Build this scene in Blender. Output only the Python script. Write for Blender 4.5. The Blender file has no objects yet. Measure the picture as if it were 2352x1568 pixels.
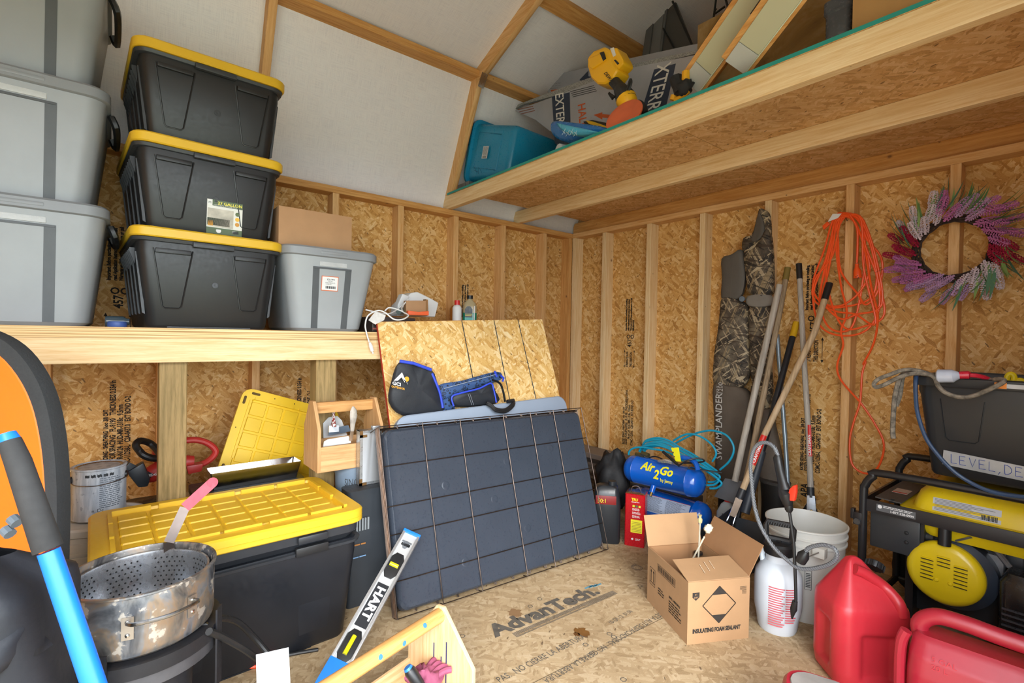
import bpy, bmesh, math, random
from mathutils import Vector, Matrix, noise
R = math.radians
PI = math.pi
rnd = random.Random(7)
S = bpy.context.scene
COL = S.collection

# ------------------------------------------------------------------ camera
CAM = Vector((2.9735, -3.0075, 1.12)); FPX = 1145.58
_ya, _pi, _ro = R(51.354), R(-0.6765), R(1.0563)
_w = Vector((-math.sin(_ya)*math.cos(_pi), math.cos(_ya)*math.cos(_pi), math.sin(_pi)))
_r0 = Vector((math.cos(_ya), math.sin(_ya), 0)); _u0 = _r0.cross(_w)
_r = _r0*math.cos(_ro) + _u0*math.sin(_ro); _u = -_r0*math.sin(_ro) + _u0*math.cos(_ro)
cd = bpy.data.cameras.new('camera'); cam = bpy.data.objects.new('camera', cd); COL.objects.link(cam)
cd.sensor_width = 36; cd.lens = FPX/2352*36; cd.clip_start = 0.02
cam.matrix_world = Matrix(((_r.x, _u.x, -_w.x, CAM.x), (_r.y, _u.y, -_w.y, CAM.y), (_r.z, _u.z, -_w.z, CAM.z), (0, 0, 0, 1)))
S.camera = cam

# ------------------------------------------------------------------ daylight
wd = bpy.data.worlds.new('daylight'); S.world = wd; wd.use_nodes = True
bg = wd.node_tree.nodes['Background']; bg.inputs[0].default_value = (0.86, 0.93, 1.0, 1); bg.inputs[1].default_value = 7.5
def portal(name, loc, rot, sx, sy):
    l = bpy.data.lights.new(name, 'AREA'); l.shape = 'RECTANGLE'; l.size = sx; l.size_y = sy
    o = bpy.data.objects.new(name, l); COL.objects.link(o); o.location = loc; o.rotation_euler = rot
    l.cycles.is_portal = True
portal('door_daylight', (3.07, -3.35, 1.02), (0, R(90), 0), 2.04, 3.3)
sunl = bpy.data.lights.new('sun', 'SUN'); sunl.energy = 3.0; sunl.angle = R(30); sunl.color = (1.0, 0.95, 0.88)
sun = bpy.data.objects.new('sun', sunl); COL.objects.link(sun)
sun.rotation_euler = Vector((-0.72, 0.42, -0.42)).to_track_quat('-Z', 'Y').to_euler(); sun.location = (6, -6, 4)
S.view_settings.view_transform = 'Standard'; S.view_settings.look = 'None'
S.view_settings.gamma = 1.0; S.view_settings.use_curve_mapping = False
S.view_settings.exposure = 0.25

# ------------------------------------------------------------------ measuring helper: photo pixel + a known plane -> world point
def at(px, py, x=None, y=None, z=None, d=None):
    D = _w + _r*((px-1176)/FPX) - _u*((py-784)/FPX)
    if x is not None: t = (x-CAM.x)/D.x
    elif y is not None: t = (y-CAM.y)/D.y
    elif z is not None: t = (z-CAM.z)/D.z
    else: t = d
    return CAM + D*t

# ------------------------------------------------------------------ materials
def mat(name):
    m = bpy.data.materials.new(name); m.use_nodes = True
    nt = m.node_tree; return m, nt, nt.nodes['Principled BSDF']
class N:
    """tiny node helper"""
    def __init__(s, nt): s.nt = nt
    def n(s, t, **k):
        o = s.nt.nodes.new(t)
        for a, b in k.items(): setattr(o, a, b)
        return o
    def l(s, a, b): s.nt.links.new(a, b)
    def uv(s): return s.n('ShaderNodeTexCoord').outputs['UV']
    def map(s, v, sc=(1, 1, 1), rot=(0, 0, 0), loc=(0, 0, 0)):
        o = s.n('ShaderNodeMapping'); s.l(v, o.inputs[0])
        o.inputs['Scale'].default_value = sc; o.inputs['Rotation'].default_value = rot; o.inputs['Location'].default_value = loc
        return o.outputs[0]
    def noise(s, v, sc, det=4, ro=.55, dist=0):
        o = s.n('ShaderNodeTexNoise'); s.l(v, o.inputs['Vector']); o.inputs['Scale'].default_value = sc
        o.inputs['Detail'].default_value = det; o.inputs['Roughness'].default_value = ro; o.inputs['Distortion'].default_value = dist
        return o.outputs[0]
    def vor(s, v, sc, feat='F1'):
        o = s.n('ShaderNodeTexVoronoi', feature=feat); s.l(v, o.inputs['Vector']); o.inputs['Scale'].default_value = sc
        return o
    def ramp(s, v, st):
        o = s.n('ShaderNodeValToRGB'); s.l(v, o.inputs[0]); cr = o.color_ramp
        while len(cr.elements) > 1: cr.elements.remove(cr.elements[-1])
        for i, (p, c) in enumerate(st):
            e = cr.elements[0] if i == 0 else cr.elements.new(p)
            e.position = p; e.color = tuple(c)[:3] + (1,) if not isinstance(c, (int, float)) else (c, c, c, 1)
        return o.outputs[0]
    def mix(s, f, a, b, mode='MIX'):
        o = s.n('ShaderNodeMix', data_type='RGBA', blend_type=mode)
        for i, v in ((0, f), (6, a), (7, b)):
            if hasattr(v, 'links'): s.l(v, o.inputs[i])
            elif isinstance(v, (int, float)): o.inputs[i].default_value = v
            else: o.inputs[i].default_value = tuple(v)[:3] + (1,)
        return o.outputs[2]
    def math(s, op, a, b=0, c=0):
        o = s.n('ShaderNodeMath', operation=op)
        for i, v in enumerate((a, b, c)):
            if hasattr(v, 'links'): s.l(v, o.inputs[i])
            else: o.inputs[i].default_value = v
        return o.outputs[0]
    def sep(s, v):
        o = s.n('ShaderNodeSeparateColor'); s.l(v, o.inputs[0]); return o.outputs
    def bump(s, h, st, dist=.002):
        o = s.n('ShaderNodeBump'); s.l(h, o.inputs['Height']); o.inputs['Strength'].default_value = st; o.inputs['Distance'].default_value = dist
        return o.outputs[0]
def hexc(h):
    h = h.lstrip('#'); v = [int(h[i:i+2], 16)/255 for i in (0, 2, 4)]
    return tuple((c/12.92 if c <= .04045 else ((c+.055)/1.055)**2.4) for c in v)
_pc = {}
def pl(col, rough=.45, metal=0.0, var=.10, bump=.0, nsc=30, spec=.5, alpha=1, coat=0, key=''):
    """generic procedural surface: colour with slight mottling and roughness wear"""
    k = (col, rough, metal, var, bump, nsc, spec, alpha, coat, key)
    if k in _pc: return _pc[k]
    m, nt, b = mat('surface_%d' % len(_pc)); g = N(nt)
    c = hexc(col) if isinstance(col, str) else col
    co = g.n('ShaderNodeTexCoord').outputs['Object']
    n1 = g.noise(co, nsc*.25, 4); n2 = g.noise(co, nsc*3, 3)
    lo = tuple(x*(1-var) for x in c); hi = tuple(min(1, x*(1+var)+.004*var) for x in c)
    g.l(g.mix(g.ramp(n1, ((.3, 0), (.7, 1))), lo, hi), b.inputs['Base Color'])
    g.l(g.ramp(n2, ((.25, max(0, rough-.06)), (.8, min(1, rough+.08)))), b.inputs['Roughness'])
    b.inputs['Metallic'].default_value = metal; b.inputs['Specular IOR Level'].default_value = spec
    if coat: b.inputs['Coat Weight'].default_value = coat
    if alpha < 1:
        b.inputs['Alpha'].default_value = alpha
    if bump: g.l(g.bump(n2, bump), b.inputs['Normal'])
    _pc[k] = m; return m
def osb(name, stops, sp=.55, along='v', tint=(1, 1, 1), spd=None):
    m, nt, b = mat(name); g = N(nt); uv = g.uv()
    wob = g.n('ShaderNodeVectorMath', operation='MULTIPLY_ADD')
    nz = g.n('ShaderNodeTexNoise'); g.l(uv, nz.inputs['Vector']); nz.inputs['Scale'].default_value = 24; nz.inputs['Detail'].default_value = 3
    g.l(nz.outputs[1], wob.inputs[0]); wob.inputs[1].default_value = (.016, .016, .016); g.l(uv, wob.inputs[2]); q = wob.outputs[0]
    base_r = 0 if along == 'v' else PI/2
    lay = []
    for i, (ang, asp, sc) in enumerate(((.15, .26, 84), (-.55, .3, 66), (1.0, .34, 92), (2.3, .3, 58))):
        v = g.map(g.map(q, rot=(0, 0, ang+base_r), loc=(i*3.1, i*1.7, 0)), sc=(1, asp, 1))
        vo = g.vor(v, sc); c = g.sep(vo.outputs['Color'])
        st = g.noise(g.map(v, sc=(9, 1.2, 1)), 30, 3)
        lay.append((c[0], c[1], st))
    def col(i):
        a = g.math('ADD', g.math('MULTIPLY', lay[i][0], .52), g.math('MULTIPLY', lay[i][2], .48))
        return a
    val = col(0)
    for i in (1, 2, 3):
        o = g.n('ShaderNodeMix', data_type='FLOAT'); g.l(g.math('GREATER_THAN', lay[i][1], (.0, .55, .62, .72)[i]), o.inputs[0])
        g.l(val, o.inputs[2]); g.l(col(i), o.inputs[3]); val = o.outputs[0]
    fine = g.noise(uv, 260, 2); big = g.noise(uv, 2.2, 3)
    val = g.math('ADD', val, g.math('MULTIPLY', g.math('SUBTRACT', fine, .5), .30))
    c = g.ramp(val, stops)
    # dark slivers
    v = g.map(g.map(q, rot=(0, 0, .6)), sc=(1, .25, 1)); vo = g.vor(v, 62); cc = g.sep(vo.outputs['Color'])
    sl = g.math('MULTIPLY', g.math('GREATER_THAN', cc[2], 1-.045*sp*2), g.math('LESS_THAN', vo.outputs['Distance'], .32))
    v2 = g.map(g.map(q, rot=(0, 0, -.9)), sc=(1, .3, 1)); vo2 = g.vor(v2, 85); c2 = g.sep(vo2.outputs['Color'])
    sl2 = g.math('MULTIPLY', g.math('GREATER_THAN', c2[1], 1-.05*sp*2), g.math('LESS_THAN', vo2.outputs['Distance'], .26))
    c = g.mix(g.math('MULTIPLY', g.math('MAXIMUM', sl, sl2), .75), c, spd or (.13, .07, .03))
    c = g.mix(1.0, c, g.ramp(big, ((.3, (.88, .86, .84)), (.7, (1.06, 1.05, 1.04)))), 'MULTIPLY')
    c = g.mix(1.0, c, tint, 'MULTIPLY')
    g.l(c, b.inputs['Base Color']); b.inputs['Roughness'].default_value = .68; b.inputs['Specular IOR Level'].default_value = .3
    g.l(g.bump(val, .5, .0015), b.inputs['Normal'])
    return m
def wood(name, light, dark, knots=.5, grain=1.0, rough=.62, knotc=(.20, .09, .04)):
    m, nt, b = mat(name); g = N(nt); uv = g.uv()
    d = g.noise(g.map(uv, sc=(1.1, 3, 1)), 3, 2)
    a = g.noise(g.map(uv, sc=(1.3, 26, 1)), 3.2, 5, .6, .6)
    f = g.noise(g.map(uv, sc=(8, 220, 1)), 4, 2)
    v = g.math('ADD', g.math('MULTIPLY', a, .75), g.math('MULTIPLY', f, .25))
    c = g.mix(g.ramp(v, ((.36, 0), (.60, 1))), tuple(dark[i]*grain+light[i]*(1-grain) for i in range(3)), light)
    c = g.mix(g.ramp(d, ((.35, .22), (.65, 0))), c, dark)
    if knots:
        vo = g.vor(g.map(uv, sc=(1, 1.25, 1)), 9.5); cc = g.sep(vo.outputs['Color'])
        on = g.math('GREATER_THAN', cc[0], 1-.30*knots)
        nd = g.math('ADD', vo.outputs['Distance'], g.math('MULTIPLY', g.math('SUBTRACT', g.noise(uv, 90, 2), .5), .05))
        c = g.mix(g.math('MULTIPLY', on, g.ramp(nd, ((.05, .9), (.085, .35), (.16, 0)))), c, knotc)
        vo = g.vor(g.map(uv, sc=(1, 1, 1), loc=(3, 5, 0)), 26); cc = g.sep(vo.outputs['Color'])
        c = g.mix(g.math('MULTIPLY', g.math('GREATER_THAN', cc[1], 1-.10*knots), g.ramp(vo.outputs['Distance'], ((.08, .8), (.13, 0)))), c, knotc)
    g.l(c, b.inputs['Base Color']); b.inputs['Roughness'].default_value = rough; b.inputs['Specular IOR Level'].default_value = .3
    g.l(g.bump(v, .25, .001), b.inputs['Normal'])
    return m

OSBW = osb('osb_wall', ((.14, hexc('#a0703a')), (.34, hexc('#c9954f')), (.5, hexc('#d6a561')), (.66, hexc('#e2b878')), (.88, hexc('#f0d5a4'))), .8)
OSBB = osb('osb_board', ((.14, hexc('#b48446')), (.34, hexc('#d6aa62')), (.5, hexc('#e0ba76')), (.66, hexc('#ebcc90')), (.88, hexc('#f6e4ba'))), .6)
OSBD = osb('osb_deck', ((.14, hexc('#ab8250')), (.36, hexc('#d3a46c')), (.55, hexc('#dcb17c')), (.88, hexc('#edcb9e'))), .5, along='u')
FLR = osb('floor_panel', ((.14, hexc('#97805f')), (.36, hexc('#ae9674')), (.55, hexc('#b9a27f')), (.88, hexc('#cbb798'))), .25, along='u', spd=(.10, .06, .035))
PINE = wood('pine', hexc('#e6bd88'), hexc('#cc9656'), .55)
PINEL = wood('pine_pale', hexc('#ecd3a8'), hexc('#d9b27c'), .45)
PINEO = wood('pine_warm', hexc('#dba868'), hexc('#bd8344'), .6)
TREAT = wood('treated_pine', hexc('#a58a5c'), hexc('#77643c'), .15, 1.0)
PLYW = wood('plywood', hexc('#d2a878'), hexc('#a87c4e'), .1, .8)
PLYL = wood('plywood_pale', hexc('#e2c49a'), hexc('#c29a66'), .1, .8)
def ply_edge():
    m, nt, b = mat('plywood_edge'); g = N(nt); co = g.n('ShaderNodeTexCoord').outputs['Object']
    w = g.noise(g.map(co, sc=(2, 2, 260)), 1, 2)
    g.l(g.ramp(w, ((.38, hexc('#9a7444')), (.5, hexc('#d8b47c')), (.65, hexc('#ecd0a0')))), b.inputs['Base Color']); b.inputs['Roughness'].default_value = .7
    return m
PLYE = ply_edge()
def sheath():
    m, nt, b = mat('white_foil_sheathing'); g = N(nt); uv = g.uv()
    a = g.noise(g.map(uv, sc=(3, 140, 1)), 4, 2); c = g.noise(g.map(uv, sc=(140, 3, 1)), 4, 2); big = g.noise(uv, 1.1, 2)
    h = g.math('ADD', a, c)
    col = g.mix(g.ramp(h, ((.85, 0), (1.15, 1))), (.78, .765, .825), (.88, .862, .905))
    col = g.mix(1, col, g.ramp(big, ((.3, (.93, .93, .95)), (.7, (1, 1, 1)))), 'MULTIPLY')
    g.l(col, b.inputs['Base Color']); b.inputs['Roughness'].default_value = .42; g.l(g.bump(h, .25, .001), b.inputs['Normal'])
    return m
FOIL = sheath()
INK = pl('#231a12', .8, var=.3, nsc=300); INKB = pl('#33383c', .8, var=.4, nsc=260); 
BLK = pl('#1c1d1f', .42); BLKM = pl('#18191b', .7); DGREY = pl('#33363a', .45)
YEL = pl('#dbb028', .42, var=.05); WHT = pl('#dfe0e0', .5, var=.03); RED = pl('#c01c26', .35)
STEEL = pl('#9a9c9e', .3, 1.0); CHROME = pl('#d5d7da', .14, 1.0); CARD = pl('#ac8560', .82, var=.05, nsc=60); CARDD = pl('#8f6840', .82, var=.06)
BLUE = pl('#1f6fd6', .4)

# ------------------------------------------------------------------ mesh builder
def cat(pts, k=6, closed=False):
    P = [Vector(p) for p in pts]; n = len(P); out = []
    if n < 3: return P
    rng = range(n) if closed else range(n-1)
    for i in rng:
        if closed: a, b, c, d = P[(i-1) % n], P[i], P[(i+1) % n], P[(i+2) % n]
        else: a, b, c, d = P[max(i-1, 0)], P[i], P[i+1], P[min(i+2, n-1)]
        for j in range(k):
            t = j/k
            out.append(.5*((2*b) + (-a+c)*t + (2*a-5*b+4*c-d)*t*t + (-a+3*b-3*c+d)*t**3))
    if not closed: out.append(P[-1])
    return out
class MB:
    def __init__(s, M=None): s.v = []; s.f = []; s.M = M or Matrix()
    def add(s, vs, fs):
        o = len(s.v); s.v += [s.M @ Vector(p) for p in vs]; s.f += [[o+i for i in f] for f in fs]; return s
    def box(s, x0, x1, y0, y1, z0, z1):
        return s.add([(x, y, z) for x in (x0, x1) for y in (y0, y1) for z in (z0, z1)],
                     [(0, 1, 3, 2), (4, 6, 7, 5), (0, 4, 5, 1), (2, 3, 7, 6), (0, 2, 6, 4), (1, 5, 7, 3)])
    def bar(s, p, q, w, h, up=(0, 0, 1)):
        p, q = Vector(p), Vector(q); d = (q-p).normalized(); u = Vector(up); a = d.cross(u).normalized(); u = a.cross(d)
        vs = [b + a*i*w/2 + u*j*h/2 for b in (p, q) for i in (-1, 1) for j in (-1, 1)]
        return s.add(vs, [(0, 1, 3, 2), (4, 6, 7, 5), (0, 4, 5, 1), (2, 3, 7, 6), (0, 2, 6, 4), (1, 5, 7, 3)])
    def slab(s, a, b, c, d, th):
        a, b, c, d = map(Vector, (a, b, c, d)); n = (b-a).cross(d-a).normalized()*th
        return s.add([a, b, c, d, a-n, b-n, c-n, d-n], [(0, 1, 2, 3), (7, 6, 5, 4), (0, 4, 5, 1), (1, 5, 6, 2), (2, 6, 7, 3), (3, 7, 4, 0)])
    def prism(s, pts, vec):
        n = len(pts); P = [Vector(p) for p in pts]; vec = Vector(vec)
        return s.add(P + [p+vec for p in P], [list(range(n))[::-1], list(range(n, 2*n))] + [(i, (i+1) % n, n+(i+1) % n, n+i) for i in range(n)])
    def loft(s, rings, c0=True, c1=True, closed=False):
        n = len(rings[0]); vs = [p for r in rings for p in r]; fs = []
        m = len(rings)
        for i in range(m if closed else m-1):
            for j in range(n):
                a, b = i*n+j, i*n+(j+1) % n; k = ((i+1) % m)*n
                fs.append((a, b, k+(j+1) % n, k+j))
        if c0 and not closed: fs.append(list(range(n))[::-1])
        if c1 and not closed: fs.append(list(range((m-1)*n, m*n)))
        return s.add(vs, fs)
    def tube(s, pts, r, n=8, closed=False, sq=(1, 1), up=None):
        P = [Vector(p) for p in pts]; m = len(P); rings = []; prev = None
        for i, p in enumerate(P):
            if closed: t = (P[(i+1) % m]-P[(i-1) % m])
            else: t = P[min(i+1, m-1)]-P[max(i-1, 0)]
            if t.length < 1e-9: t = Vector((0, 0, 1))
            t.normalize()
            if prev is None:
                a = Vector(up) if up else (Vector((0, 0, 1)) if abs(t.z) < .9 else Vector((1, 0, 0)))
            else: a = prev
            a = (a - t*a.dot(t)); a = a.normalized() if a.length > 1e-6 else t.orthogonal().normalized(); prev = a; b = t.cross(a)
            rr_ = r[i] if isinstance(r, (list, tuple)) else r
            rings.append([p + (a*math.cos(2*PI*k/n)*sq[0] + b*math.sin(2*PI*k/n)*sq[1])*rr_ for k in range(n)])
        return s.loft(rings, closed=closed)
    def cyl(s, p, q, r, n=16, r2=None):
        return s.tube([p, q], [r, r if r2 is None else r2], n)
    def lathe(s, prof, n=28, c=(0, 0, 0), axis=(0, 0, 1), x=None):
        ax = Vector(axis).normalized(); a = Vector(x) if x else ax.orthogonal().normalized(); b = ax.cross(a); c = Vector(c)
        rings = [[c + ax*z + (a*math.cos(2*PI*k/n) + b*math.sin(2*PI*k/n))*max(r, 1e-5) for k in range(n)] for r, z in prof]
        return s.loft(rings)
    def grid(s, f, nu, nv, cu=False):
        vs = [f(i/(nu), j/(nv)) for i in range(nu + (0 if cu else 1)) for j in range(nv+1)]
        fs = []; U = nu
        for i in range(U):
            for j in range(nv):
                a = i*(nv+1)+j; b = ((i+1) % nu if cu else i+1)*(nv+1)+j
                fs.append((a, b, b+1, a+1))
        return s.add(vs, fs)
    def done(s, name, material, parent=None, smooth=True, bev=0, seg=2, ang=35, kind=None, label=None, solid=0, sub=0, grain=None):
        me = bpy.data.meshes.new(name); me.from_pydata([tuple(p) for p in s.v], [], s.f)
        bm = bmesh.new(); bm.from_mesh(me)
        bmesh.ops.recalc_face_normals(bm, faces=bm.faces)
        if bev:
            ed = [e for e in bm.edges if len(e.link_faces) == 2 and e.calc_face_angle(0) > R(30)]
            if ed: bmesh.ops.bevel(bm, geom=ed, offset=bev, segments=seg, affect='EDGES', profile=.6, clamp_overlap=True)
        lay = bm.loops.layers.uv.new('UVMap')
        if bm.verts:
            mn = [min(v.co[i] for v in bm.verts) for i in range(3)]; mx = [max(v.co[i] for v in bm.verts) for i in range(3)]
            g = grain if grain is not None else max(range(3), key=lambda i: mx[i]-mn[i]); ofx, ofy = rnd.random()*7, rnd.random()*7
            for f in bm.faces:
                nn = [abs(c) for c in f.normal]; k = nn.index(max(nn))
                ax = [i for i in range(3) if i != k]
                if g in ax: ax = [g, [i for i in ax if i != g][0]]
                for lp in f.loops: lp[lay].uv = (lp.vert.co[ax[0]]+ofx, lp.vert.co[ax[1]]+ofy)
        bm.to_mesh(me); bm.free()
        if smooth:
            me.shade_smooth(); me.set_sharp_from_angle(angle=R(ang))
        o = bpy.data.objects.new(name, me); COL.objects.link(o); me.materials.append(material)
        if parent is not None: o.parent = parent
        if kind: o['kind'] = kind
        if label: o['label'] = label
        if solid:
            md = o.modifiers.new('solid', 'SOLIDIFY'); md.thickness = solid; md.offset = 0
        if sub:
            md = o.modifiers.new('sub', 'SUBSURF'); md.levels = sub; md.render_levels = sub
        return o
def rr(hx, hy, r, z, cx=0, cy=0, n=4):
    r = min(r, hx*.999, hy*.999); out = []
    for k, (sx, sy) in enumerate(((1, 1), (-1, 1), (-1, -1), (1, -1))):
        for i in range(n+1):
            a = PI/2*(k + i/n)
            out.append(Vector((cx + sx*(hx-r) + r*math.cos(a), cy + sy*(hy-r) + r*math.sin(a), z)))
    return out
def thing(name, label, cat_, loc=(0, 0, 0), rz=0, group=None, rot=None):
    o = bpy.data.objects.new(name, None); COL.objects.link(o); o.location = loc
    o.rotation_euler = rot if rot else (0, 0, R(rz)); o['label'] = label; o['category'] = cat_
    o.empty_display_size = .05
    if group: o['group'] = group
    return o
def tag(o, label, cat_, group=None):
    o['label'] = label; o['category'] = cat_
    if group: o['group'] = group
    return o
def copytree(o, parent=None, label=None, loc=None, rot=None):
    c = o.copy(); COL.objects.link(c)
    if parent is not None: c.parent = parent
    if label: c['label'] = label
    if loc is not None: c.location = loc
    if rot is not None: c.rotation_euler = rot
    for ch in list(o.children): copytree(ch, c)
    return c
def txt(s_, size, o, xd, yd, material, parent=None, name='lettering', sx=1.0, al='LEFT', ext=.0004, fn=None, sp=1.0, shear=0, ls=1.0, off=0):
    cu = bpy.data.curves.new('t', 'FONT'); cu.body = s_; cu.size = size; cu.align_x = al; cu.resolution_u = 2
    cu.space_character = sp; cu.shear = shear; cu.space_line = ls; cu.offset = off
    ob = bpy.data.objects.new('t', cu); me = bpy.data.meshes.new_from_object(ob); bpy.data.objects.remove(ob); bpy.data.curves.remove(cu)
    if fn and size > .012:   # cut the glyph faces so that they can follow a curved surface
        bm = bmesh.new(); bm.from_mesh(me); st_ = max(.006, size/7)
        xs_ = [v.co.x for v in bm.verts]; ys_ = [v.co.y for v in bm.verts]
        for ax_, lo_, hi_ in ((0, min(xs_), max(xs_)), (1, min(ys_), max(ys_))):
            k_ = lo_+st_
            while k_ < hi_:
                bmesh.ops.bisect_plane(bm, geom=bm.verts[:]+bm.edges[:]+bm.faces[:], plane_co=(k_ if ax_ == 0 else 0, k_ if ax_ else 0, 0), plane_no=(1-ax_, ax_, 0)); k_ += st_
        bm.to_mesh(me); bm.free()
    o = Vector(o) if o is not None else None
    if fn is None:
        xd, yd = Vector(xd).normalized(), Vector(yd).normalized(); nn = xd.cross(yd)
    vs = []
    for v in me.vertices:
        vs.append(tuple(fn(v.co.x*sx, v.co.y)) if fn else tuple(o + xd*v.co.x*sx + yd*v.co.y + nn*ext))
    fs = [tuple(p.vertices) for p in me.polygons]; bpy.data.meshes.remove(me)
    m2 = bpy.data.meshes.new(name); m2.from_pydata(vs, [], fs); m2.materials.append(material)
    ob = bpy.data.objects.new(name, m2); COL.objects.link(ob)
    if parent is not None: ob.parent = parent
    return ob

def ill(wd, hg, o, xd, yd, material, parent, rows=1, fn=None, name='print_line', seed=0, ext=.0005):
    """print too small to read: rows of short dashes, no words"""
    r_ = random.Random(seed*13+rows); vs = []; fs = []; rh = hg/rows
    if fn is None: o = Vector(o); xd, yd = Vector(xd).normalized(), Vector(yd).normalized(); nn = xd.cross(yd)
    for k in range(rows):
        x = 0; end = wd*(.72+.28*r_.random())
        while x < end:
            w_ = min(rh*(.8+2.2*r_.random()), end-x); y0, y1 = hg-rh*(k+.75), hg-rh*(k+.28)
            q = [(x, y0), (x+w_, y0), (x+w_, y1), (x, y1)]; i = len(vs)
            vs += [tuple(fn(*p)) if fn else tuple(o+xd*p[0]+yd*p[1]+nn*ext) for p in q]; fs.append((i, i+1, i+2, i+3)); x += w_+rh*.35
    me = bpy.data.meshes.new(name); me.from_pydata(vs, [], fs); me.materials.append(material)
    ob = bpy.data.objects.new(name, me); COL.objects.link(ob); ob['kind'] = 'stuff'
    if parent is not None: ob.parent = parent
    return ob

# ================================================================== SETTING
W = 3.08; YF = -5.4; ZT = 1.92; SP = .4064
fl = MB().box(-.012, W, YF, .012, -.02, 0).done('floor', FLR, kind='structure', smooth=False, grain=1)
MB().box(W+.02, 30, -25, 18, -.4, -.3).done('ground', pl('#8a8f7c', .9, var=.2, nsc=8), kind='structure', smooth=False)
# back wall (gable end) in plane y=0
wb = MB().box(-.012, W, 0, .012, 0, ZT+.0005).done('wall_back', OSBW, kind='structure', smooth=False, grain=2)
MB().prism([(-.012, .012, ZT+.001), (.36, .012, 2.75), (W/2, .012, 3.23), (W-.36, .012, 2.75), (W, .012, ZT+.001)], (0, -.012, 0)).done('gable_sheathing', OSBD, wb, smooth=False)
wl = MB().box(-.012, 0, YF, 0, 0, ZT+.045).done('wall_left', OSBW, kind='structure', smooth=False, grain=2)
def stud(x0, x1, y0, y1, z0, z1, par, m=PINE, nm='stud'):
    return MB().box(x0, x1, y0, y1, z0, z1).done(nm, m, par, bev=.002, seg=1)
SB0 = .407
for i in range(-0, 7):
    x = SB0 + SP*i
    stud(x, x+.038, -.089, -.0005, .038, ZT-.0005, wb, PINEL if i < 4 else PINE)
stud(.0895, .1275, -.089, -.0005, .038, ZT-.0005, wb, PINEL)
stud(.128, W-.09, -.089, -.0005, 0, .0375, wb, PINE, 'bottom_plate')
stud(.0895, W-.09, -.089, -.0005, ZT, ZT+.038, wb, PINE, 'top_plate')
SA0 = -1.626
for i in range(-6, 4):
    y = SA0 + SP*i
    stud(.0005, .089, y, y+.038, .038, ZT-.0005, wl, PINE if i != 2 else PINE)
stud(.0005, .089, -.126, -.0895, .038, ZT-.0005, wl, PINEO)
stud(.0005, .089, YF, -.0005, 0, .0375, wl, PINE, 'bottom_plate')
stud(.0005, .089, YF, -.0005, ZT, ZT+.038, wl, PINEO, 'top_plate')
# right wall with the open double doorway the picture is taken from, and front gable wall
wr = MB().box(W, W+.012, YF, -5.0, 0, ZT+.04).box(W, W+.012, -1.7, .012, 0, ZT+.04).box(W, W+.012, -5.0, -1.7, 2.04, 2.06).done('wall_right', OSBW, kind='structure', smooth=False, grain=2)
MB().prism([(-.012, YF, 0), (-.012, YF, ZT), (.36, YF, 2.75), (W/2, YF, 3.23), (W-.36, YF, 2.75), (W, YF, ZT), (W, YF, 0)], (0, -.012, 0)).done('wall_front', OSBW, kind='structure', smooth=False, grain=2)
# gambrel roof: steep part, break, shallow part
BX, BZ = .357, 2.755; RX, RZ = W/2, 3.232; EZ = 1.962
ce = MB().slab((.0, YF, EZ), (.0, 0, EZ), (BX, 0, BZ), (BX, YF, BZ), -.012).done('ceiling', FOIL, kind='structure', smooth=False, grain=1)
def roofp(a, b, nm='roof_panel'):
    MB().slab((a[0], YF, a[1]), (a[0], 0, a[1]), (b[0], 0, b[1]), (b[0], YF, b[1]), -.012).done(nm, FOIL, ce, smooth=False, grain=1)
roofp((BX, BZ), (RX, RZ)); roofp((RX, RZ), (W-BX, BZ)); roofp((W-BX, BZ), (W, EZ))
def rafter(y):
    # near face at y, 38 thick towards +y; steep and shallow members, mirrored on the far side
    for sgn in (0, 1):
        def X(x): return x if not sgn else W-x
        n1 = Vector((BZ-EZ, 0, -(BX))).normalized(); n2 = Vector((RZ-BZ, 0, -(RX-BX))).normalized()
        a = Vector((.004, 0, EZ+.005)); b = Vector((BX, 0, BZ)); c = Vector((RX, 0, RZ)); dp = .089
        # inner offset corner
        k = ((n1+n2).normalized()); k = k*(dp/k.dot(n1))
        lo = [a, b-Vector((0, 0, .002)), b+k, a+n1*dp*1.0]
        lo[3].z = EZ+.005
        if abs(y+1.27) < .01:   # this truss starts on top of the loft joist
            zb = ZT+.0385+.0895; k0 = (zb-a.z)/(b.z-a.z); k3 = (zb-lo[3].z)/(lo[2].z-lo[3].z)
            lo = [a.lerp(b, k0), lo[1], lo[2], lo[3].lerp(lo[2], k3)]
        t = (c-b).normalized()
        up = [b-Vector((0, 0, .002)), c-Vector((0, 0, .003)), c+Vector((0, 0, -.096)), b+k]
        for q, m_ in ((lo, PINE), (up, PINE)):
            MB().prism([(X(p.x), y, p.z) for p in q], (0, .038, 0)).done('rafter', m_, ce, bev=.0015, seg=1, grain=2 if q is lo else 0)
    g = at(1103, 178, y=y) if abs(y+1.27) < .01 else None
    if g: MB().slab(at(1108, 165, y=y-.002), at(1121, 172, y=y-.002), at(1110, 204, y=y-.002), at(1098, 198, y=y-.002), .0015).done('truss_plate', STEEL, ce)
    
for y in (-3.71, -2.45, -1.27): rafter(y)
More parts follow.
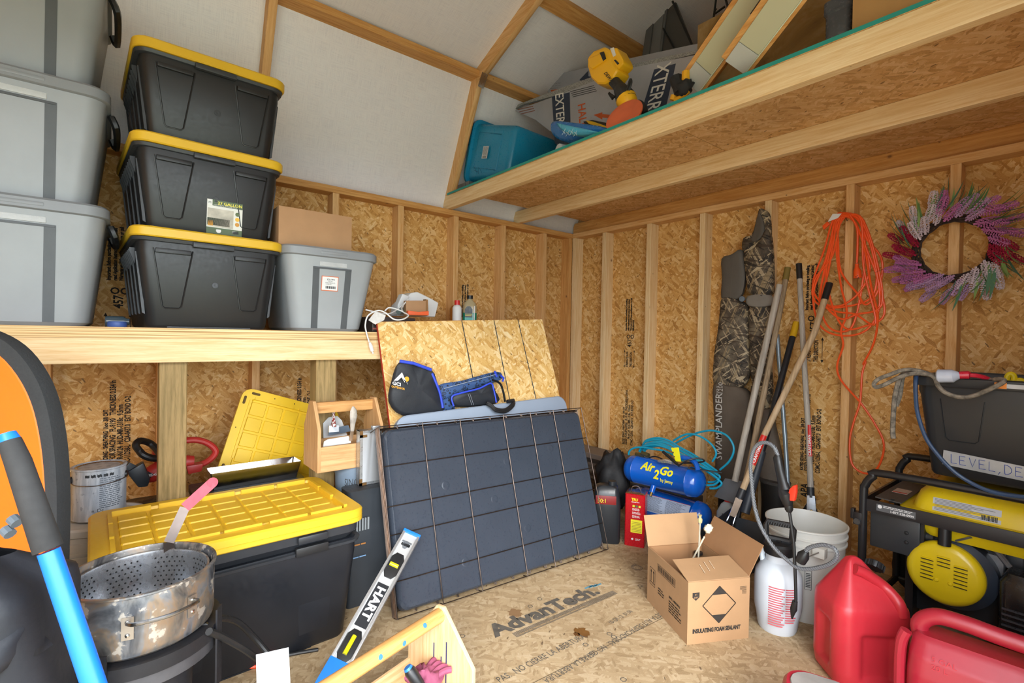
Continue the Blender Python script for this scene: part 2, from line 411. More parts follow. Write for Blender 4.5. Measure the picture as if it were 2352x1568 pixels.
# purlins along the break and half way up the shallow slope, one length between each pair of trusses
def sz(x): return BZ + (x-BX)*(RZ-BZ)/(RX-BX)
for y0, y1 in ((-3.67, -2.4505), (-2.4115, -1.2705), (-1.2315, -.0005), (YF, -3.7105)):
    x0 = BX+.006; MB().box(x0-.022, x0+.072, y0, y1, sz(x0)-.056, sz(x0)-.018).done('purlin', PINEO, ce, bev=.0015, seg=1)
    x1 = .93; M = Matrix.Translation((x1, 0, sz(x1)-.024)) @ Matrix.Rotation(-math.atan2(RZ-BZ, RX-BX), 4, 'Y')
    MB(M).box(-.045, .045, y0, y1, -.022, .018).done('purlin', PINEO, ce, bev=.0015, seg=1)
# storage loft: three joists and a deck
lf = thing('storage_loft', 'overhead loft of pine joists with strand board deck and teal painted edge', 'loft')
JZ = ZT+.0385
for y, m_ in ((-1.27, PINEL), (-.66, PINEL), (-.052, PINEO)):
    xl = .03 if y < -.1 else .06
    prof = [(xl, JZ), (xl, JZ+.062), (xl+.014, JZ+.089), (W-xl-.045, JZ+.089), (W-xl-.03, JZ)]
    MB().prism([(x, y, z) for x, z in prof], (0, .038, 0)).done('joist', m_, lf, bev=.0015, seg=1, grain=0)
for x0, x1 in ((.19, .47), (.473, 1.69), (1.693, 2.93)):
    MB().box(x0, x1, -1.274, -.001, JZ+.0895, JZ+.101).done('deck_board', OSBD, lf, smooth=False, grain=0)
MB().box(.088, 2.93, -1.2775, -1.2745, JZ+.089, JZ+.1015).done('deck_edge', pl('#1f8f86', .6), lf, smooth=False)
DK = JZ+.1015

# ================================================================== LEFT: shelf
SH = 1.125
sh = thing('wall_shelf', 'long plywood shelf on a pine beam and square posts along the left wall', 'shelf')
MB().box(.0895, .728, -3.75, -1.3, SH-.0195, SH-.0005).done('shelf_board', PLYL, sh, bev=.001, seg=1, grain=1)
MB().box(.7285, .7295, -3.75, -1.3, SH-.0385, SH-.0005).done('shelf_edge', PLYE, sh, smooth=False)
MB().box(.0895, .728, -3.75, -1.3, SH-.0385, SH-.02).done('shelf_board', PLYW, sh, bev=.001, seg=1, grain=1)
MB().box(.69, .727, -3.75, -1.31, SH-.1285, SH-.0388).done('beam', PINEL, sh, bev=.002, seg=1)
MB().box(.0895, .127, -3.75, -1.31, SH-.1285, SH-.0388).done('beam', PINEO, sh, bev=.002, seg=1)
for y in (-2.872, -2.298, -1.72):
    MB().box(.6, .6895, y, y+.089, 0, SH-.039).done('post', TREAT, sh, bev=.003, seg=1)

def latch_lid(Lx, Dy, H, par, name='lid', tiles=(5, 7), deep=.037, cut=True):
    """H = top height; lid with crenellated inner wall and raised tiles"""
    b = MB()
    hx, hy = Lx/2, Dy/2
    prof = [rr(hx-.004, hy-.004, .05, H-deep), rr(hx, hy, .052, H-deep+.004), rr(hx, hy, .052, H-.006), rr(hx-.006, hy-.006, .048, H), rr(hx-.05, hy-.05, .02, H), rr(hx-.054, hy-.054, .018, H-.010)]
    b.loft(prof)
    wx, wy = hx-.056, hy-.056
    def cren(n, L, horiz):
        for i in range(n):
            a0 = -L + 2*L*i/n + .006; a1 = -L + 2*L*(i+1)/n - (.006 if i % 2 else .018)
            for s_ in (-1, 1):
                o, w_ = (wy, wx)[0 if horiz else 1], .012
                if horiz: b.box(a0, a1, s_*o-w_/2, s_*o+w_/2, H-.012, H+.008)
                else: b.box(s_*o-w_/2, s_*o+w_/2, a0, a1, H-.012, H+.008)
    cren(5 if Lx > Dy else 3, wx, True); cren(3 if Lx > Dy else 5, wy, False)
    nx, ny = tiles
    tx, ty = (2*wx-.03)/nx, (2*wy-.03)/ny
    for i in range(nx):
        for j in range(ny):
            x0 = -wx+.015+tx*i; y0 = -wy+.015+ty*j
            b.loft([rr(tx/2-.004, ty/2-.004, .004, H-.011, x0+tx/2, y0+ty/2, 1), rr(tx/2-.007, ty/2-.007, .004, H-.005, x0+tx/2, y0+ty/2, 1)], c0=False)
    return b.done(name, YEL, par, ang=30)
def latch_tote(t, Lx, Dy, H, front_panels=True, lid=True, body=BLK, band=DGREY, z0=0, ribs=True):
    hx, hy = Lx/2, Dy/2; ft = H-.085
    def face(z): return hy-.052+.030*(z-z0)/(ft-z0)
    def facex(z): return hx-.052+.030*(z-z0)/(ft-z0)
    b = MB(); b.loft([rr(hx-.06, hy-.06, .03, z0), rr(hx-.052, hy-.052, .035, z0+.012), rr(hx-.022, hy-.022, .042, ft), rr(hx-.022, hy-.022, .042, H-.034)])
    b.box(-hx*.55, hx*.55, -hy+.055, -hy+.062, z0+.001, z0+.006)
    bo = b.done('body', body, t)
    # flange band: ledge, skirt and notch for the latch
    f = MB(); f.loft([rr(hx-.014, hy-.018, .045, H-.052), rr(hx-.009, hy-.014, .046, H-.050), rr(hx-.006, hy-.010, .047, H-.039), rr(hx-.03, hy-.03, .04, H-.038)])
    # gusset fins under the flange, at the short ends
    if ribs:
        for s_ in (-1, 1):
            for i in range(9):
                y = -hy*.62 + i*hy*1.24/8
                f.prism([(s_*(hx-.024), y, H-.13), (s_*(hx-.007), y, H-.083), (s_*(hx-.007), y, H-.07), (s_*(hx-.024), y, H-.07)], (0, .004, 0))
            for i in range(5):
                y = -hy*.8 + i*hy*1.6/4
                f.prism([(s_*(facex(z0+.05)-.004), y, z0+.05), (s_*(facex(z0+.05)+.005), y, z0+.055), (s_*(hx-.019), y, H-.09), (s_*(hx-.03), y, H-.09)], (0, .006, 0))
    f.done('rim', band, t, ang=30)
    if front_panels:
        for c in (-.50, .50):
            cx = hx*c; zt_, zb = H-.075, z0+(H-z0)*.20
            w0, w1 = .062, .030
            pts = [(cx-w0, zt_), (cx-w1, zb+.008), (cx-w1+.008, zb), (cx+w1-.008, zb), (cx+w1, zb+.008), (cx+w0, zt_)]
            P = [Vector((x, -face(z)-.0006, z)) for x, z in pts]
            q = MB(); q.tube(P, .0030, 5)
            q.done('molded_panel', body, t)
            MB().box(cx-w0*.9, cx+w0*.9, -hy+.010, -hy+.022, H-.092, H-.075).done('latch_block', body, t, bev=.003)
        MB().box(-.07, .07, -hy+.0, -hy+.02, H-.060, H-.040).done('latch', DGREY, t, bev=.004)
        # bottle-neck injection mark
        q = MB(); q.lathe([(.001, 0), (.010, .0006), (.011, .0018), (.004, .0024), (.001, .0016)], 14, (0.01, -face(z0+.17), z0+.17), (0, -1, 0)); q.done('mold_mark', DGREY, t)
    if lid: latch_lid(Lx, Dy, H, t, tiles=(5, 7) if Dy > Lx else (7, 5))
    return face
GR = 'yellow lidded totes stacked on the shelf'
zs = SH
for i, lb in enumerate(('black storage tote with yellow lid, bottom of the three stacked on the shelf',
                        'black storage tote with yellow lid and a green sticker, middle of the shelf stack',
                        'black storage tote with yellow lid, topmost of the stack on the shelf')):
    t = thing('storage_tote', lb, 'storage tote', (.425+.0, -2.722+[0, -.003, .004][i], zs), 93.2+[0, .5, -.6][i], GR)
    fc = latch_tote(t, .52, .64, .367)
    if i == 1:
        zc = .095
        def st(x, z, dz=0): return Vector((x, -fc(z)-.0016-dz, z))
        x0, x1, z0_, z1_ = -.02, .105, .038, .168
        LG = pl('#d8d9d2', .4, var=.02)
        MB().prism([st(x0, z0_), st(x1, z0_), st(x1, z1_), st(x0, z1_)], (0, -.0006, 0)).done('sticker', LG, t)
        GRN = pl('#4f6145', .5)
        def rc(a, b_, c, d, m, nm='sticker_print'): MB().prism([st(a, c, .0008), st(b_, c, .0008), st(b_, d, .0008), st(a, d, .0008)], (0, -.0003, 0)).done(nm, m, t)
        rc(x0+.018, x1, .145, z1_, GRN); rc(x0, x1, z0_, .062, GRN); rc(x0+.002, x1-.032, .064, .135, pl('#b7b3a6', .5, var=.3, nsc=90)); rc(x0+.002, x1-.045, .070, .098, pl('#3c4a38', .5))
        rc(x0+.004, x0+.022, .068, .088, pl('#e3a43a', .5)); rc(x1-.034, x1-.012, .045, .057, WHT)
        for k in range(9): MB().prism([st(x1-.033+k*.0024, .046, .0014), st(x1-.0318+k*.0024, .046, .0014), st(x1-.0318+k*.0024, .056, .0014), st(x1-.033+k*.0024, .056, .0014)], (0, -.0002, 0)).done('barcode_line', INKB, t)
        for k, cc_ in enumerate(('#5a6a46', '#e3b23a', '#c9903a')):
            MB().lathe([(.0001, 0), (.008, 0), (.008, .0006), (.0001, .0006)], 14, st(x1-.018, .124-.02*k, .001), (0, -1, 0)).done('sticker_icon', pl(cc_, .5), t)
        MB().lathe([(.0001, 0), (.009, 0), (.009, .0006), (.0001, .0006)], 14, st(x0+.042, .051, .001), (0, -1, 0)).done('sticker_icon', WHT, t)
        rt_ = Matrix.Rotation(0, 3, 'X')
        txt('27 GALLON', .0165, st(x0+.036, .152, .0018), (1, 0, 0), (0, 0, 1), pl('#e7df5a', .5), t, off=.0004)
        txt('HEAVY DUTY STORAGE TOTE', .006, st(x0+.022, .1465, .0018), (1, 0, 0), (0, 0, 1), WHT, t)
        rc(x0+.002, x0+.016, .148, .166, WHT); txt('M', .013, st(x0+.004, .1505, .0018), (1, 0, 0), (0, 0, 1), GRN, t)
    zs += .337

def gray_tote(t, Lx, Dy, H, col='#8e9295', lidc='#7f8387', stripes=(-.16, .16), sw=.034, taper=.045):
    hx, hy = Lx/2, Dy/2; m = pl(col, .38, var=.04); ml = pl(lidc, .42, var=.04)
    def hxz(z): return hx-.012-taper*(1-z/(H-.04))
    def hyz(z): return hy-.012-taper*(1-z/(H-.04))
    rings = [rr(hxz(0)-.012, hyz(0)-.012, .05, 0), rr(hxz(.01), hyz(.01), .055, .012)] + [rr(hxz(z), hyz(z), .055, z) for z in (H*.3, H*.6, H-.04)]
    MB().loft(rings).done('body', m, t)
    MB().loft([rr(hx-.006, hy-.006, .06, H-.042), rr(hx, hy, .065, H-.038), rr(hx, hy, .065, H-.008), rr(hx-.008, hy-.008, .06, H), rr(hx-.035, hy-.035, .05, H), rr(hx-.04, hy-.04, .05, H-.006)]).done('lid', ml, t)
    for sx in stripes:
        P = []
        for s2 in (-1, 1): P.append([Vector((sx*(.9+.1*z/H) + s2*sw/2, -hyz(z)-.0012, z)) for z in (.012, H-.085)])
        MB().prism([P[0][0], P[1][0], P[1][1], P[0][1]], (0, .004, 0)).done('groove_shade', pl('#4c5054', .5), t)  # flat dark strip: shade of a recessed groove put into the colour
    if len(stripes) == 2:
        zt_ = H-.085; a = -hyz(zt_)
        MB().box(stripes[0]-.01, stripes[1]+.01, a-.003, a+.004, zt_-.008, zt_).done('groove_shade', pl('#4c5054', .5), t)  # cross strip, recess shade again painted as dark colour
        MB().box(stripes[0]*.8, stripes[1]*.85, a-.004, a+.004, zt_+.004, zt_+.024).done('handle_grip', pl('#b3b6b8', .5, bump=.6, nsc=60), t, bev=.002)
    MB().box(-.06, .06, -hy-.002, -hy+.01, H-.03, H-.016).done('lid_tab', ml, t, bev=.004)
    return hyz
z0 = SH
for i, lb in enumerate(('grey plastic tote, bottom of the stack at the left end of the shelf', 'grey plastic tote, middle of the stack at the left end of the shelf', 'grey plastic tote cut by the top of the picture, topmost of the left stack')):
    t = thing('grey_tote', lb, 'storage tote', (.43 if i < 2 else .475, -3.247, z0), 90, 'grey totes stacked at the left end of the shelf')
    gray_tote(t, .455, .62 if i < 2 else .53, .418, stripes=(-.155, .075), sw=.03)
    MB().tube(cat([(.228, -.16, .37), (.244, -.14, .33), (.244, .1, .33), (.228, .12, .37)], 4), .012, 6).done('handle', BLK, t)
    z0 += .405
t = thing('grey_tote', 'grey tote with an orange bordered label, standing right of the yellow lidded stack', 'storage tote', (.44, -2.240, SH), 90)
hyz = gray_tote(t, .435, .6, .368, '#9ba0a4', '#868a8e', stripes=(-.075, .072), sw=.028, taper=.05)
def st(x, z, dz=0): return Vector((x, -hyz(z)-.002-dz, z))
MB().prism([st(-.048, .18), st(.026, .18), st(.026, .245), st(-.048, .245)], (0, -.0005, 0)).done('label', pl('#d8692e', .5), t)
MB().prism([st(-.0455, .183, .0008), st(.0235, .183, .0008), st(.0235, .242, .0008), st(-.0455, .242, .0008)], (0, -.0005, 0)).done('label', WHT, t)
txt('E1790', .0135, st(-.024, .2275, .0018), (1, 0, 0), (0, 0, 1), INKB, t, off=.0003); txt('4:45 PM', .006, st(-.02, .221, .0018), (1, 0, 0), (0, 0, 1), INKB, t)
txt('UNSCHEDULED\n A RED-03', .0062, st(-.032, .2135, .0018), (1, 0, 0), (0, 0, 1), INKB, t)
for k in range(14): 
    x = -.03 + k*.0033; MB().prism([st(x, .190, .0016), st(x+.0014+.0008*(k % 3), .190, .0016), st(x+.0014+.0008*(k % 3), .201, .0016), st(x, .201, .0016)], (0, -.0002, 0)).done('barcode_line', INKB, t)
t = thing('cardboard_box', 'plain brown cardboard carton on top of the labelled grey tote', 'box', (.49, -2.30, SH+.3685), 90)
MB().box(-.16, .158, -.19, .19, 0, .164).done('carton', CARD, t, bev=.002, smooth=True)
MB().box(-.1606, -.1585, -.03, .03, -.0, .1645).done('tape', pl('#a9977c', .2), t); MB().box(-.159, .158, -.03, .03, .1642, .1648).done('tape', pl('#a9977c', .2), t)
# things between and beside the totes
tag(MB().lathe([(.0001, 0), (.027, 0), (.029, .004), (.028, .016), (.024, .02), (.0001, .02)], 24, (.70, -2.997, SH), (0, 0, 1)).done('jar_lid', pl('#2f4a86', .5)), 'blue plastic jar lid on the shelf between the two tall stacks', 'lid')
bt = MB(); bt.lathe([(.0001, 0), (.018, 0), (.02, .006), (.02, .05), (.012, .062), (.012, .07), (.0001, .07)], 14, (.62, -3.03, SH+.02), (.1, 1, 0)); tag(bt.done('glass_jar', pl('#34424a', .15)), 'dark glass jar lying on the shelf behind the blue lid', 'jar')
t = thing('black_case', 'dark brown case lying on the shelf just right of the labelled grey tote', 'case', (.5, -1.98, SH), 90)
MB().box(-.06, .17, -.19, .16, 0, .075).done('case_body', pl('#3a302e', .35), t, bev=.008); MB().box(-.058, .16, -.194, -.19, .012, .02).done('trim', pl('#9a5a52', .4), t)
# white clip lamp / plastic hood with cord
t = thing('white_lamp', 'white plastic hooded lamp with a white cord lying on the shelf behind the leaning board', 'lamp', (.50, -1.84, SH))
hd = MB(); P = [at(970-2*i, 672+i*10, x=.5) - Vector((.50, -1.84, SH)) for i in range(1)]
def loc(px, py, x, o=(.50, -1.84, SH)): return at(px, py, x=x) - Vector(o)
outl = [loc(912, 725, .5), loc(915, 700, .5), loc(945, 672, .5), loc(960, 670, .5), loc(990, 685, .5), loc(1008, 695, .5), loc(1000, 728, .5)]
hd.prism(outl, (-.09, .0, 0)); hd.done('hood', WHT, t, bev=.008, seg=3)
hd = MB(); hd.prism([loc(913, 722, .52), loc(914, 700, .52), loc(925, 674, .52), loc(940, 680, .52), loc(928, 722, .52)], (-.05, 0, 0)).done('hood', WHT, t, bev=.006, seg=3)
MB().cyl(loc(915, 715, .53), loc(932, 712, .51), .018, 14).done('bulb', pl('#7d8a86', .1), t)
O = Vector((.50, -1.84, SH))
def wire(pts, r, nm, m, par, o, k=7): return MB().tube([p-Vector(o) for p in cat(pts, k)], r, 7).done(nm, m, par)
wire([at(940, 685, x=.56), at(925, 700, x=.6), at(895, 720, x=.66), at(862, 716, x=.7), at(840, 711, x=.68)], .0035, 'cord', WHT, t, O)
wire([at(940, 685, x=.58), at(924, 704, x=.62), at(926, 716, x=.7), at(938, 724, x=.75), at(925, 733, x=.78), at(905, 733, x=.78), at(885, 718, x=.76), at(868, 713, x=.745), at(846, 724, x=.745), at(839, 745, x=.745), at(842, 765, x=.745), at(848, 785, x=.745)], .0035, 'cord', WHT, t, O)
wire([at(884, 714, x=.7), at(892, 707, x=.7), at(905, 708, x=.7), at(925, 715, x=.7)], .0035, 'cord', WHT, t, O)
MB().prism([p-O for p in (at(846, 735, x=.748), at(862, 715, x=.748), at(886, 724, x=.748), at(882, 735, x=.748), at(862, 745, x=.748))], (.001, 0, 0)).done('care_tag', pl('#cfcdca', .6, var=.12, nsc=200), t)
pg = MB(); a, b_ = at(849, 786, x=.747)-O, at(855, 806, x=.747)-O; pg.tube([a, a.lerp(b_, .4), b_], [.005, .009, .008], 8)
pg.cyl(b_, b_+(b_-a)*.3+Vector((0, .004, 0)), .0018, 6); pg.cyl(b_, b_+(b_-a)*.3-Vector((0, .003, 0)), .0018, 6); pg.done('plug', WHT, t)
t = thing('small_carton', 'small open brown cardboard carton standing in front of the white lamp', 'box', at(958, 728, x=.60))
o_ = Vector(t.location)
MB().prism([at(933, 726, x=.6)-o_, at(978, 726, x=.6)-o_, at(978, 690, x=.6)-o_, at(933, 690, x=.6)-o_], (-.03, 0, 0)).done('carton', CARD, t, bev=.001)
MB().prism([at(978, 726, x=.6)-o_, at(984, 724, x=.6)-o_, at(983, 688, x=.6)-o_, at(978, 687, x=.6)-o_], (-.03, 0, 0)).done('flap', CARDD, t)
tag(MB().prism([at(937, 723, x=.64), at(985, 724, x=.64), at(985, 714, x=.64), at(962, 716, x=.64), at(938, 713, x=.64)], (-.02, 0, 0)).done('orange_packet', pl('#e8663a', .45), bev=.002), 'small orange packet on the shelf in front of the little carton', 'packet')
# bottles: white with red cap, amber, green antifreeze
def bottle(name, label, px, x, prof, parts, cat_='bottle'):
    p = at(px, 760, x=x); t = thing(name, label, cat_, (p.x, p.y, SH+.0006))
    for nm, pr_, m_ in parts:
        MB().lathe(pr_, 22, (0, 0, 0)).done(nm, m_, t)
    return t
t = bottle('white_bottle', 'white plastic bottle with a red cap on the shelf behind the leaning board', 1049, .42, None,
       [('bottle_body', [(.0001, 0), (.026, 0), (.028, .006), (.028, .155), (.020, .168), (.012, .172), (.012, .178), (.0001, .178)], WHT), ('cap', [(.0001, .173), (.0165, .173), (.0165, .2), (.0001, .2)], pl('#d02a2a', .4))])
t = bottle('amber_bottle', 'amber bottle standing half hidden behind the white bottle with red cap', 1041, .31, None,
       [('bottle_body', [(.0001, 0), (.024, 0), (.025, .006), (.025, .155), (.015, .17), (.01, .175), (.0001, .175)], pl('#a8662a', .3))])
def ring_rr(z, hx, hy, r=.02): return rr(hx, hy, r, z)
p = at(1078, 760, x=.42); t = thing('antifreeze_bottle', 'clear bottle half full of green liquid with a black cap and dark label', 'bottle', (p.x, p.y, SH+.0006), 62)
MB().loft([rr(.040, .024, .02, 0), rr(.043, .026, .022, .008), rr(.043, .026, .022, .165), rr(.036, .022, .02, .188), rr(.02, .016, .015, .204), rr(.015, .015, .0149, .212), rr(.015, .015, .0149, .222)]).done('bottle_body', pl('#a99a78', .2), t)
MB().loft([rr(.0415, .0265, .02, .004), rr(.0435, .0268, .022, .010), rr(.0435, .0268, .022, .128)]).done('green_liquid', pl('#1f7f63', .15), t)
MB().lathe([(.0001, .214), (.019, .214), (.019, .235), (.0001, .235)], 18).done('cap', BLK, t)
MB().prism([(-.032, -.0275, .10), (.014, -.0275, .10), (.014, -.0275, .15), (0, -.0275, .168), (-.018, -.0275, .168), (-.032, -.0275, .15)], (0, -.001, 0)).done('label', pl('#202422', .4), t)
MB().box(-.032, .014, -.0285, -.0275, .012, .10).done('label', pl('#2fa098', .4), t)
MB().box(-.030, .012, -.0292, -.0285, .118, .121).done('label_print', pl('#e0d84a', .5), t); MB().box(-.030, .008, -.0292, -.0285, .11, .113).done('label_print', pl('#e0d84a', .5), t)
MB().box(.024, .028, -.0285, -.0275, .012, .17).done('level_strip', WHT, t)

# ------------------------------------------------------------------ under the shelf
t = thing('pail', 'white lidded plastic pail with the paint can standing on it', 'bucket', (.515, -3.045, 0))
MB().lathe([(.0001, 0), (.13, 0), (.133, .01), (.147, .33), (.15, .34), (.15, .352), (.147, .354), (.148, .372)], 40).done('bucket_body', pl('#c9cdce', .45), t)
MB().lathe([(.0001, .374), (.148, .374), (.155, .376), (.157, .398), (.150, .405), (.142, .405), (.138, .398), (.0001, .398)], 40).done('lid', pl('#cfd2d2', .45), t)
for z in (.30, .315): MB().lathe([(.140, z), (.1505, z), (.1505, z+.005), (.140, z+.005)], 40).done('bucket_ring', pl('#c9cdce', .45), t)
t = thing('paint_can', 'white one gallon paint can smeared with paint, standing on the white pail', 'paint can', (.51, -3.045, .4055))
def paintm():
    m, nt, b = mat('painted_can'); g = N(nt); co = g.n('ShaderNodeTexCoord').outputs['Object']
    a = g.noise(g.map(co, sc=(8, 8, 1.4)), 5, 5); c = g.noise(g.map(co, sc=(1, 1, 1)), 55, 5)
    col = g.mix(g.ramp(a, ((.42, 0), (.62, 1))), hexc('#c3cad2'), hexc('#9aa3af')); col = g.mix(g.ramp(c, ((.62, 0), (.70, .5))), col, hexc('#5c6570'))
    g.l(col, b.inputs['Base Color']); b.inputs['Roughness'].default_value = .45; return m
PM = paintm()
MB().lathe([(.0001, 0), (.082, 0), (.084, .003), (.082, .006), (.082, .184), (.085, .187), (.085, .192), (.078, .193), (.074, .188)], 40).done('can_body', PM, t)
MB().lathe([(.0001, .186), (.060, .186), (.064, .189), (.072, .190), (.0755, .186), (.0755, .180), (.0001, .180)], 40).done('lid', pl('#a89a86', .25, .9), t)
for s_ in (-1, 1): MB().lathe([(.0001, 0), (.014, 0), (.012, .005), (.0001, .005)], 16, (.02, s_*.0795, .15), (.24, s_, 0)).done('handle_ear', BLK, t)
MB().tube(cat([(.02, .088, .15), (.055, .07, .142), (.084, .02, .135), (.086, -.02, .134), (.06, -.068, .138), (.02, -.088, .15)], 6), .0018, 6).done('bail_handle', STEEL, t)
def canfn(R_, a0, z0):
    def f(u, v):
        a = a0 + u/R_
        return (R_*math.cos(a), R_*math.sin(a), z0+v)
    return f
ill(.080, .115, None, None, None, pl('#69727d', .6), t, 16, fn=canfn(.0826, .02, .045), seed=3)
txt('n. Dc', .016, None, None, None, INKB, t, fn=canfn(.0826, -.25, .035)); 
for k in range(5):
    a0 = -.5+k*.22; MB().grid(lambda u, v: canfn(.0828, a0, .163)(u*.014, v*.010+.002*math.sin(9*u+k)), 3, 2).done('label_print', INKB, t, smooth=False)

# hedge trimmer behind the post
HR = pl('#b8302a', .4); o_ = Vector((.30, -2.75, .45))
t = thing('hedge_trimmer', 'red and black electric hedge trimmer lying behind the square shelf post', 'hedge trimmer', o_)
def hp(px, py, x=.34): return at(px, py, x=x)-o_
MB().tube([hp(318, 1100), hp(345, 1090), hp(375, 1075), hp(415, 1062), hp(445, 1060)], [.022, .036, .042, .036, .026], 12, sq=(1, .8)).done('motor_body', HR, t)
MB().tube([hp(358, 1060), hp(370, 1035), hp(385, 1020), hp(400, 1030)], [.02, .034, .036, .02], 12).done('motor_body', HR, t)
MB().tube(cat([hp(320, 1035, .40), hp(312, 1022, .40), hp(322, 1012, .38), hp(345, 1018, .36), hp(362, 1035, .38), hp(368, 1050, .40), hp(350, 1052, .41), hp(330, 1045, .41)], 6, True), .014, 10, True).done('front_handle', BLK, t)
MB().tube(cat([hp(418, 1012), hp(450, 1010), hp(478, 1018), hp(495, 1035), hp(486, 1052), hp(462, 1066), hp(430, 1070), hp(405, 1066)], 6), .014, 10).done('rear_handle', HR, t)
MB().prism([hp(425, 1066), hp(465, 1060), hp(461, 1078), hp(430, 1085)], (.04, 0, 0)).done('trigger_block', HR, t, bev=.006)
MB().prism([hp(290, 1085, .42), hp(330, 1062, .42), hp(345, 1100, .42), hp(340, 1118, .42), hp(318, 1120, .42)], (-.05, 0, 0)).done('guard', pl('#2a3036', .4), t, bev=.008)
MB().bar(hp(290, 1068, .40), hp(345, 1095, .38), .02, .03).done('blade_sleeve', pl('#2e353c', .4), t, bev=.003)
txt('HEDGE', .014, hp(333, 1096, .392), (0, 1, .08), (0, 0, 1), WHT, t, sx=1.1, off=.0004)
t = thing('battery_box', 'black plastic battery box with a red latch on the floor under the hedge trimmer', 'case', at(335, 1140, x=.28)-Vector((0, 0, at(335, 1140, x=.28).z)))
MB().loft([rr(.07, .09, .02, 0), rr(.08, .10, .02, .02), rr(.08, .10, .02, .33)]).done('case_body', BLK, t)
MB().loft([rr(.083, .103, .02, .331), rr(.083, .103, .02, .345), rr(.05, .07, .02, .372)]).done('case_lid', pl('#23262b', .3), t)
MB().box(.08, .092, -.09, -.05, .325, .345).done('latch', RED, t, bev=.003)
tag(MB().tube([at(100, 1158, x=.25), at(160, 1142, x=.25)], .008, 6).done('red_rod', pl('#a8281f', .4)), 'thin red rod lying low along the wall behind the paint can', 'rod')
tag(MB().tube([at(95, 1185, x=.3), at(150, 1170, x=.3), at(200, 1172, x=.3)], .014, 8).done('black_hose', BLK), 'black pipe lying along the wall under the red rod', 'pipe')

# yellow lid leaning on the wall
c0, c1, c2 = at(562, 888, x=.27), at(722, 930, x=.27), at(498, 1108, x=.37)
ex = (c1-c0).normalized(); ey = (c0-c2).normalized(); ey = (ey-ex*ey.dot(ex)).normalized(); ez = ex.cross(ey)
ctr = c0 + ex*.25 - ey*.355
Mx = Matrix((ex, ey, ez)).transposed().to_4x4()
t = thing('tote_lid', 'spare yellow tote lid propped upright against the wall under the shelf', 'lid', ctr, rot=Mx.to_euler())
b = MB(); H = 0
b.loft([rr(.25, .355, .045, -.014), rr(.25, .355, .045, .0), rr(.205, .31, .02, .0), rr(.20, .305, .02, -.006)])
for i in range(5):
    for j in range(8):
        b.loft([rr(.036, .033, .003, -.0065, -.16+.08*i, -.263+.0752*j, 1), rr(.033, .03, .003, -.002, -.16+.08*i, -.263+.0752*j, 1)], c0=False)
b.box(-.21, -.2, -.30, -.05, 0, .008); b.box(-.21, -.2, .02, .30, 0, .008); b.box(-.19, .0, .307, .317, 0, .008); b.box(.03, .19, .307, .317, 0, .008); b.box(.2, .21, -.3, .3, 0, .008)
b.done('lid_panel', pl('#e6bd24', .42, var=.06), t, ang=30)
HOLE = pl('#5a4416', .8)
for (x, y, w_, h_) in ((-.19, .335, .02, .006), (-.232, .295, .006, .02), (-.232, -.03, .006, .02), (-.232, -.10, .006, .02), (.0, .335, .003, .003), (-.10, .335, .003, .003), (-.232, .16, .003, .003), (-.232, -.28, .003, .003)):
    MB().loft([rr(w_, h_, min(w_, h_)*.9, .0002, x, y), rr(w_, h_, min(w_, h_)*.9, .0008, x, y)]).done('slot', HOLE, t)

# stainless mud pan on a black bin behind the big tote
t = thing('black_bin', 'black bin standing against the posts behind the big yellow lidded tote', 'bin', (.555, -2.54, 0), 90)
MB().loft([rr(.20, .08, .02, 0), rr(.21, .085, .02, .43), rr(.215, .088, .02, .435), rr(.215, .088, .02, .461)]).done('bin_body', BLK, t)
t = thing('mud_pan', 'shiny steel drywall mud pan lying on the black bin behind the big tote', 'pan', (.585, -2.52, .462), 92)
b = MB(); b.loft([rr(.165, .035, .004, 0, n=1), rr(.178, .055, .004, .075, n=1), rr(.176, .053, .004, .075, n=1), rr(.163, .033, .004, .003, n=1)]); b.done('pan_body', pl('#c3c8cc', .16, 1.0, bump=.3, nsc=6), t, smooth=False)

# big yellow lidded tote on the floor: two nested totes
t = thing('large_floor_tote', 'large pair of nested black totes with a wide yellow lid standing on the floor', 'storage tote', (.962, -2.672, 0), 91.5)
latch_tote(t, .785, .53, .405, False, False, pl('#1b1e24', .38), pl('#33363b', .4), 0, False)
f = MB(); f.loft([rr(.355, .23, .04, .372), rr(.376, .249, .046, .395), rr(.378, .251, .047, .432), rr(.35, .22, .04, .434)]); f.done('rim', pl('#2b2e33', .4), t)
b = MB(); b.loft([rr(.388, .261, .05, .428), rr(.3925, .265, .052, .432), rr(.3925, .265, .052, .444), rr(.389, .262, .05, .447)]); b.done('lid', YEL, t)
latch_lid(.785, .53, .476, t, tiles=(7, 5), deep=.032)
fy = -.265+.052
for cx in (-.17, .22):
    MB().prism([(cx-.05, fy+.0, .06), (cx+.05, fy+.0, .06), (cx+.065, fy-.018, .27), (cx-.065, fy-.018, .27)], (0, -.006, 0)).done('molded_panel', pl('#1b1e24', .38), t, bev=.004)
for cx in (-.20, .20):
    MB().box(cx-.055, cx+.055, -.262, -.245, .355, .385).done('handle', BLK, t, bev=.004)
    MB().box(cx-.05, cx+.05, -.268, -.252, .398, .424).done('handle', pl('#26292e', .35), t, bev=.005)

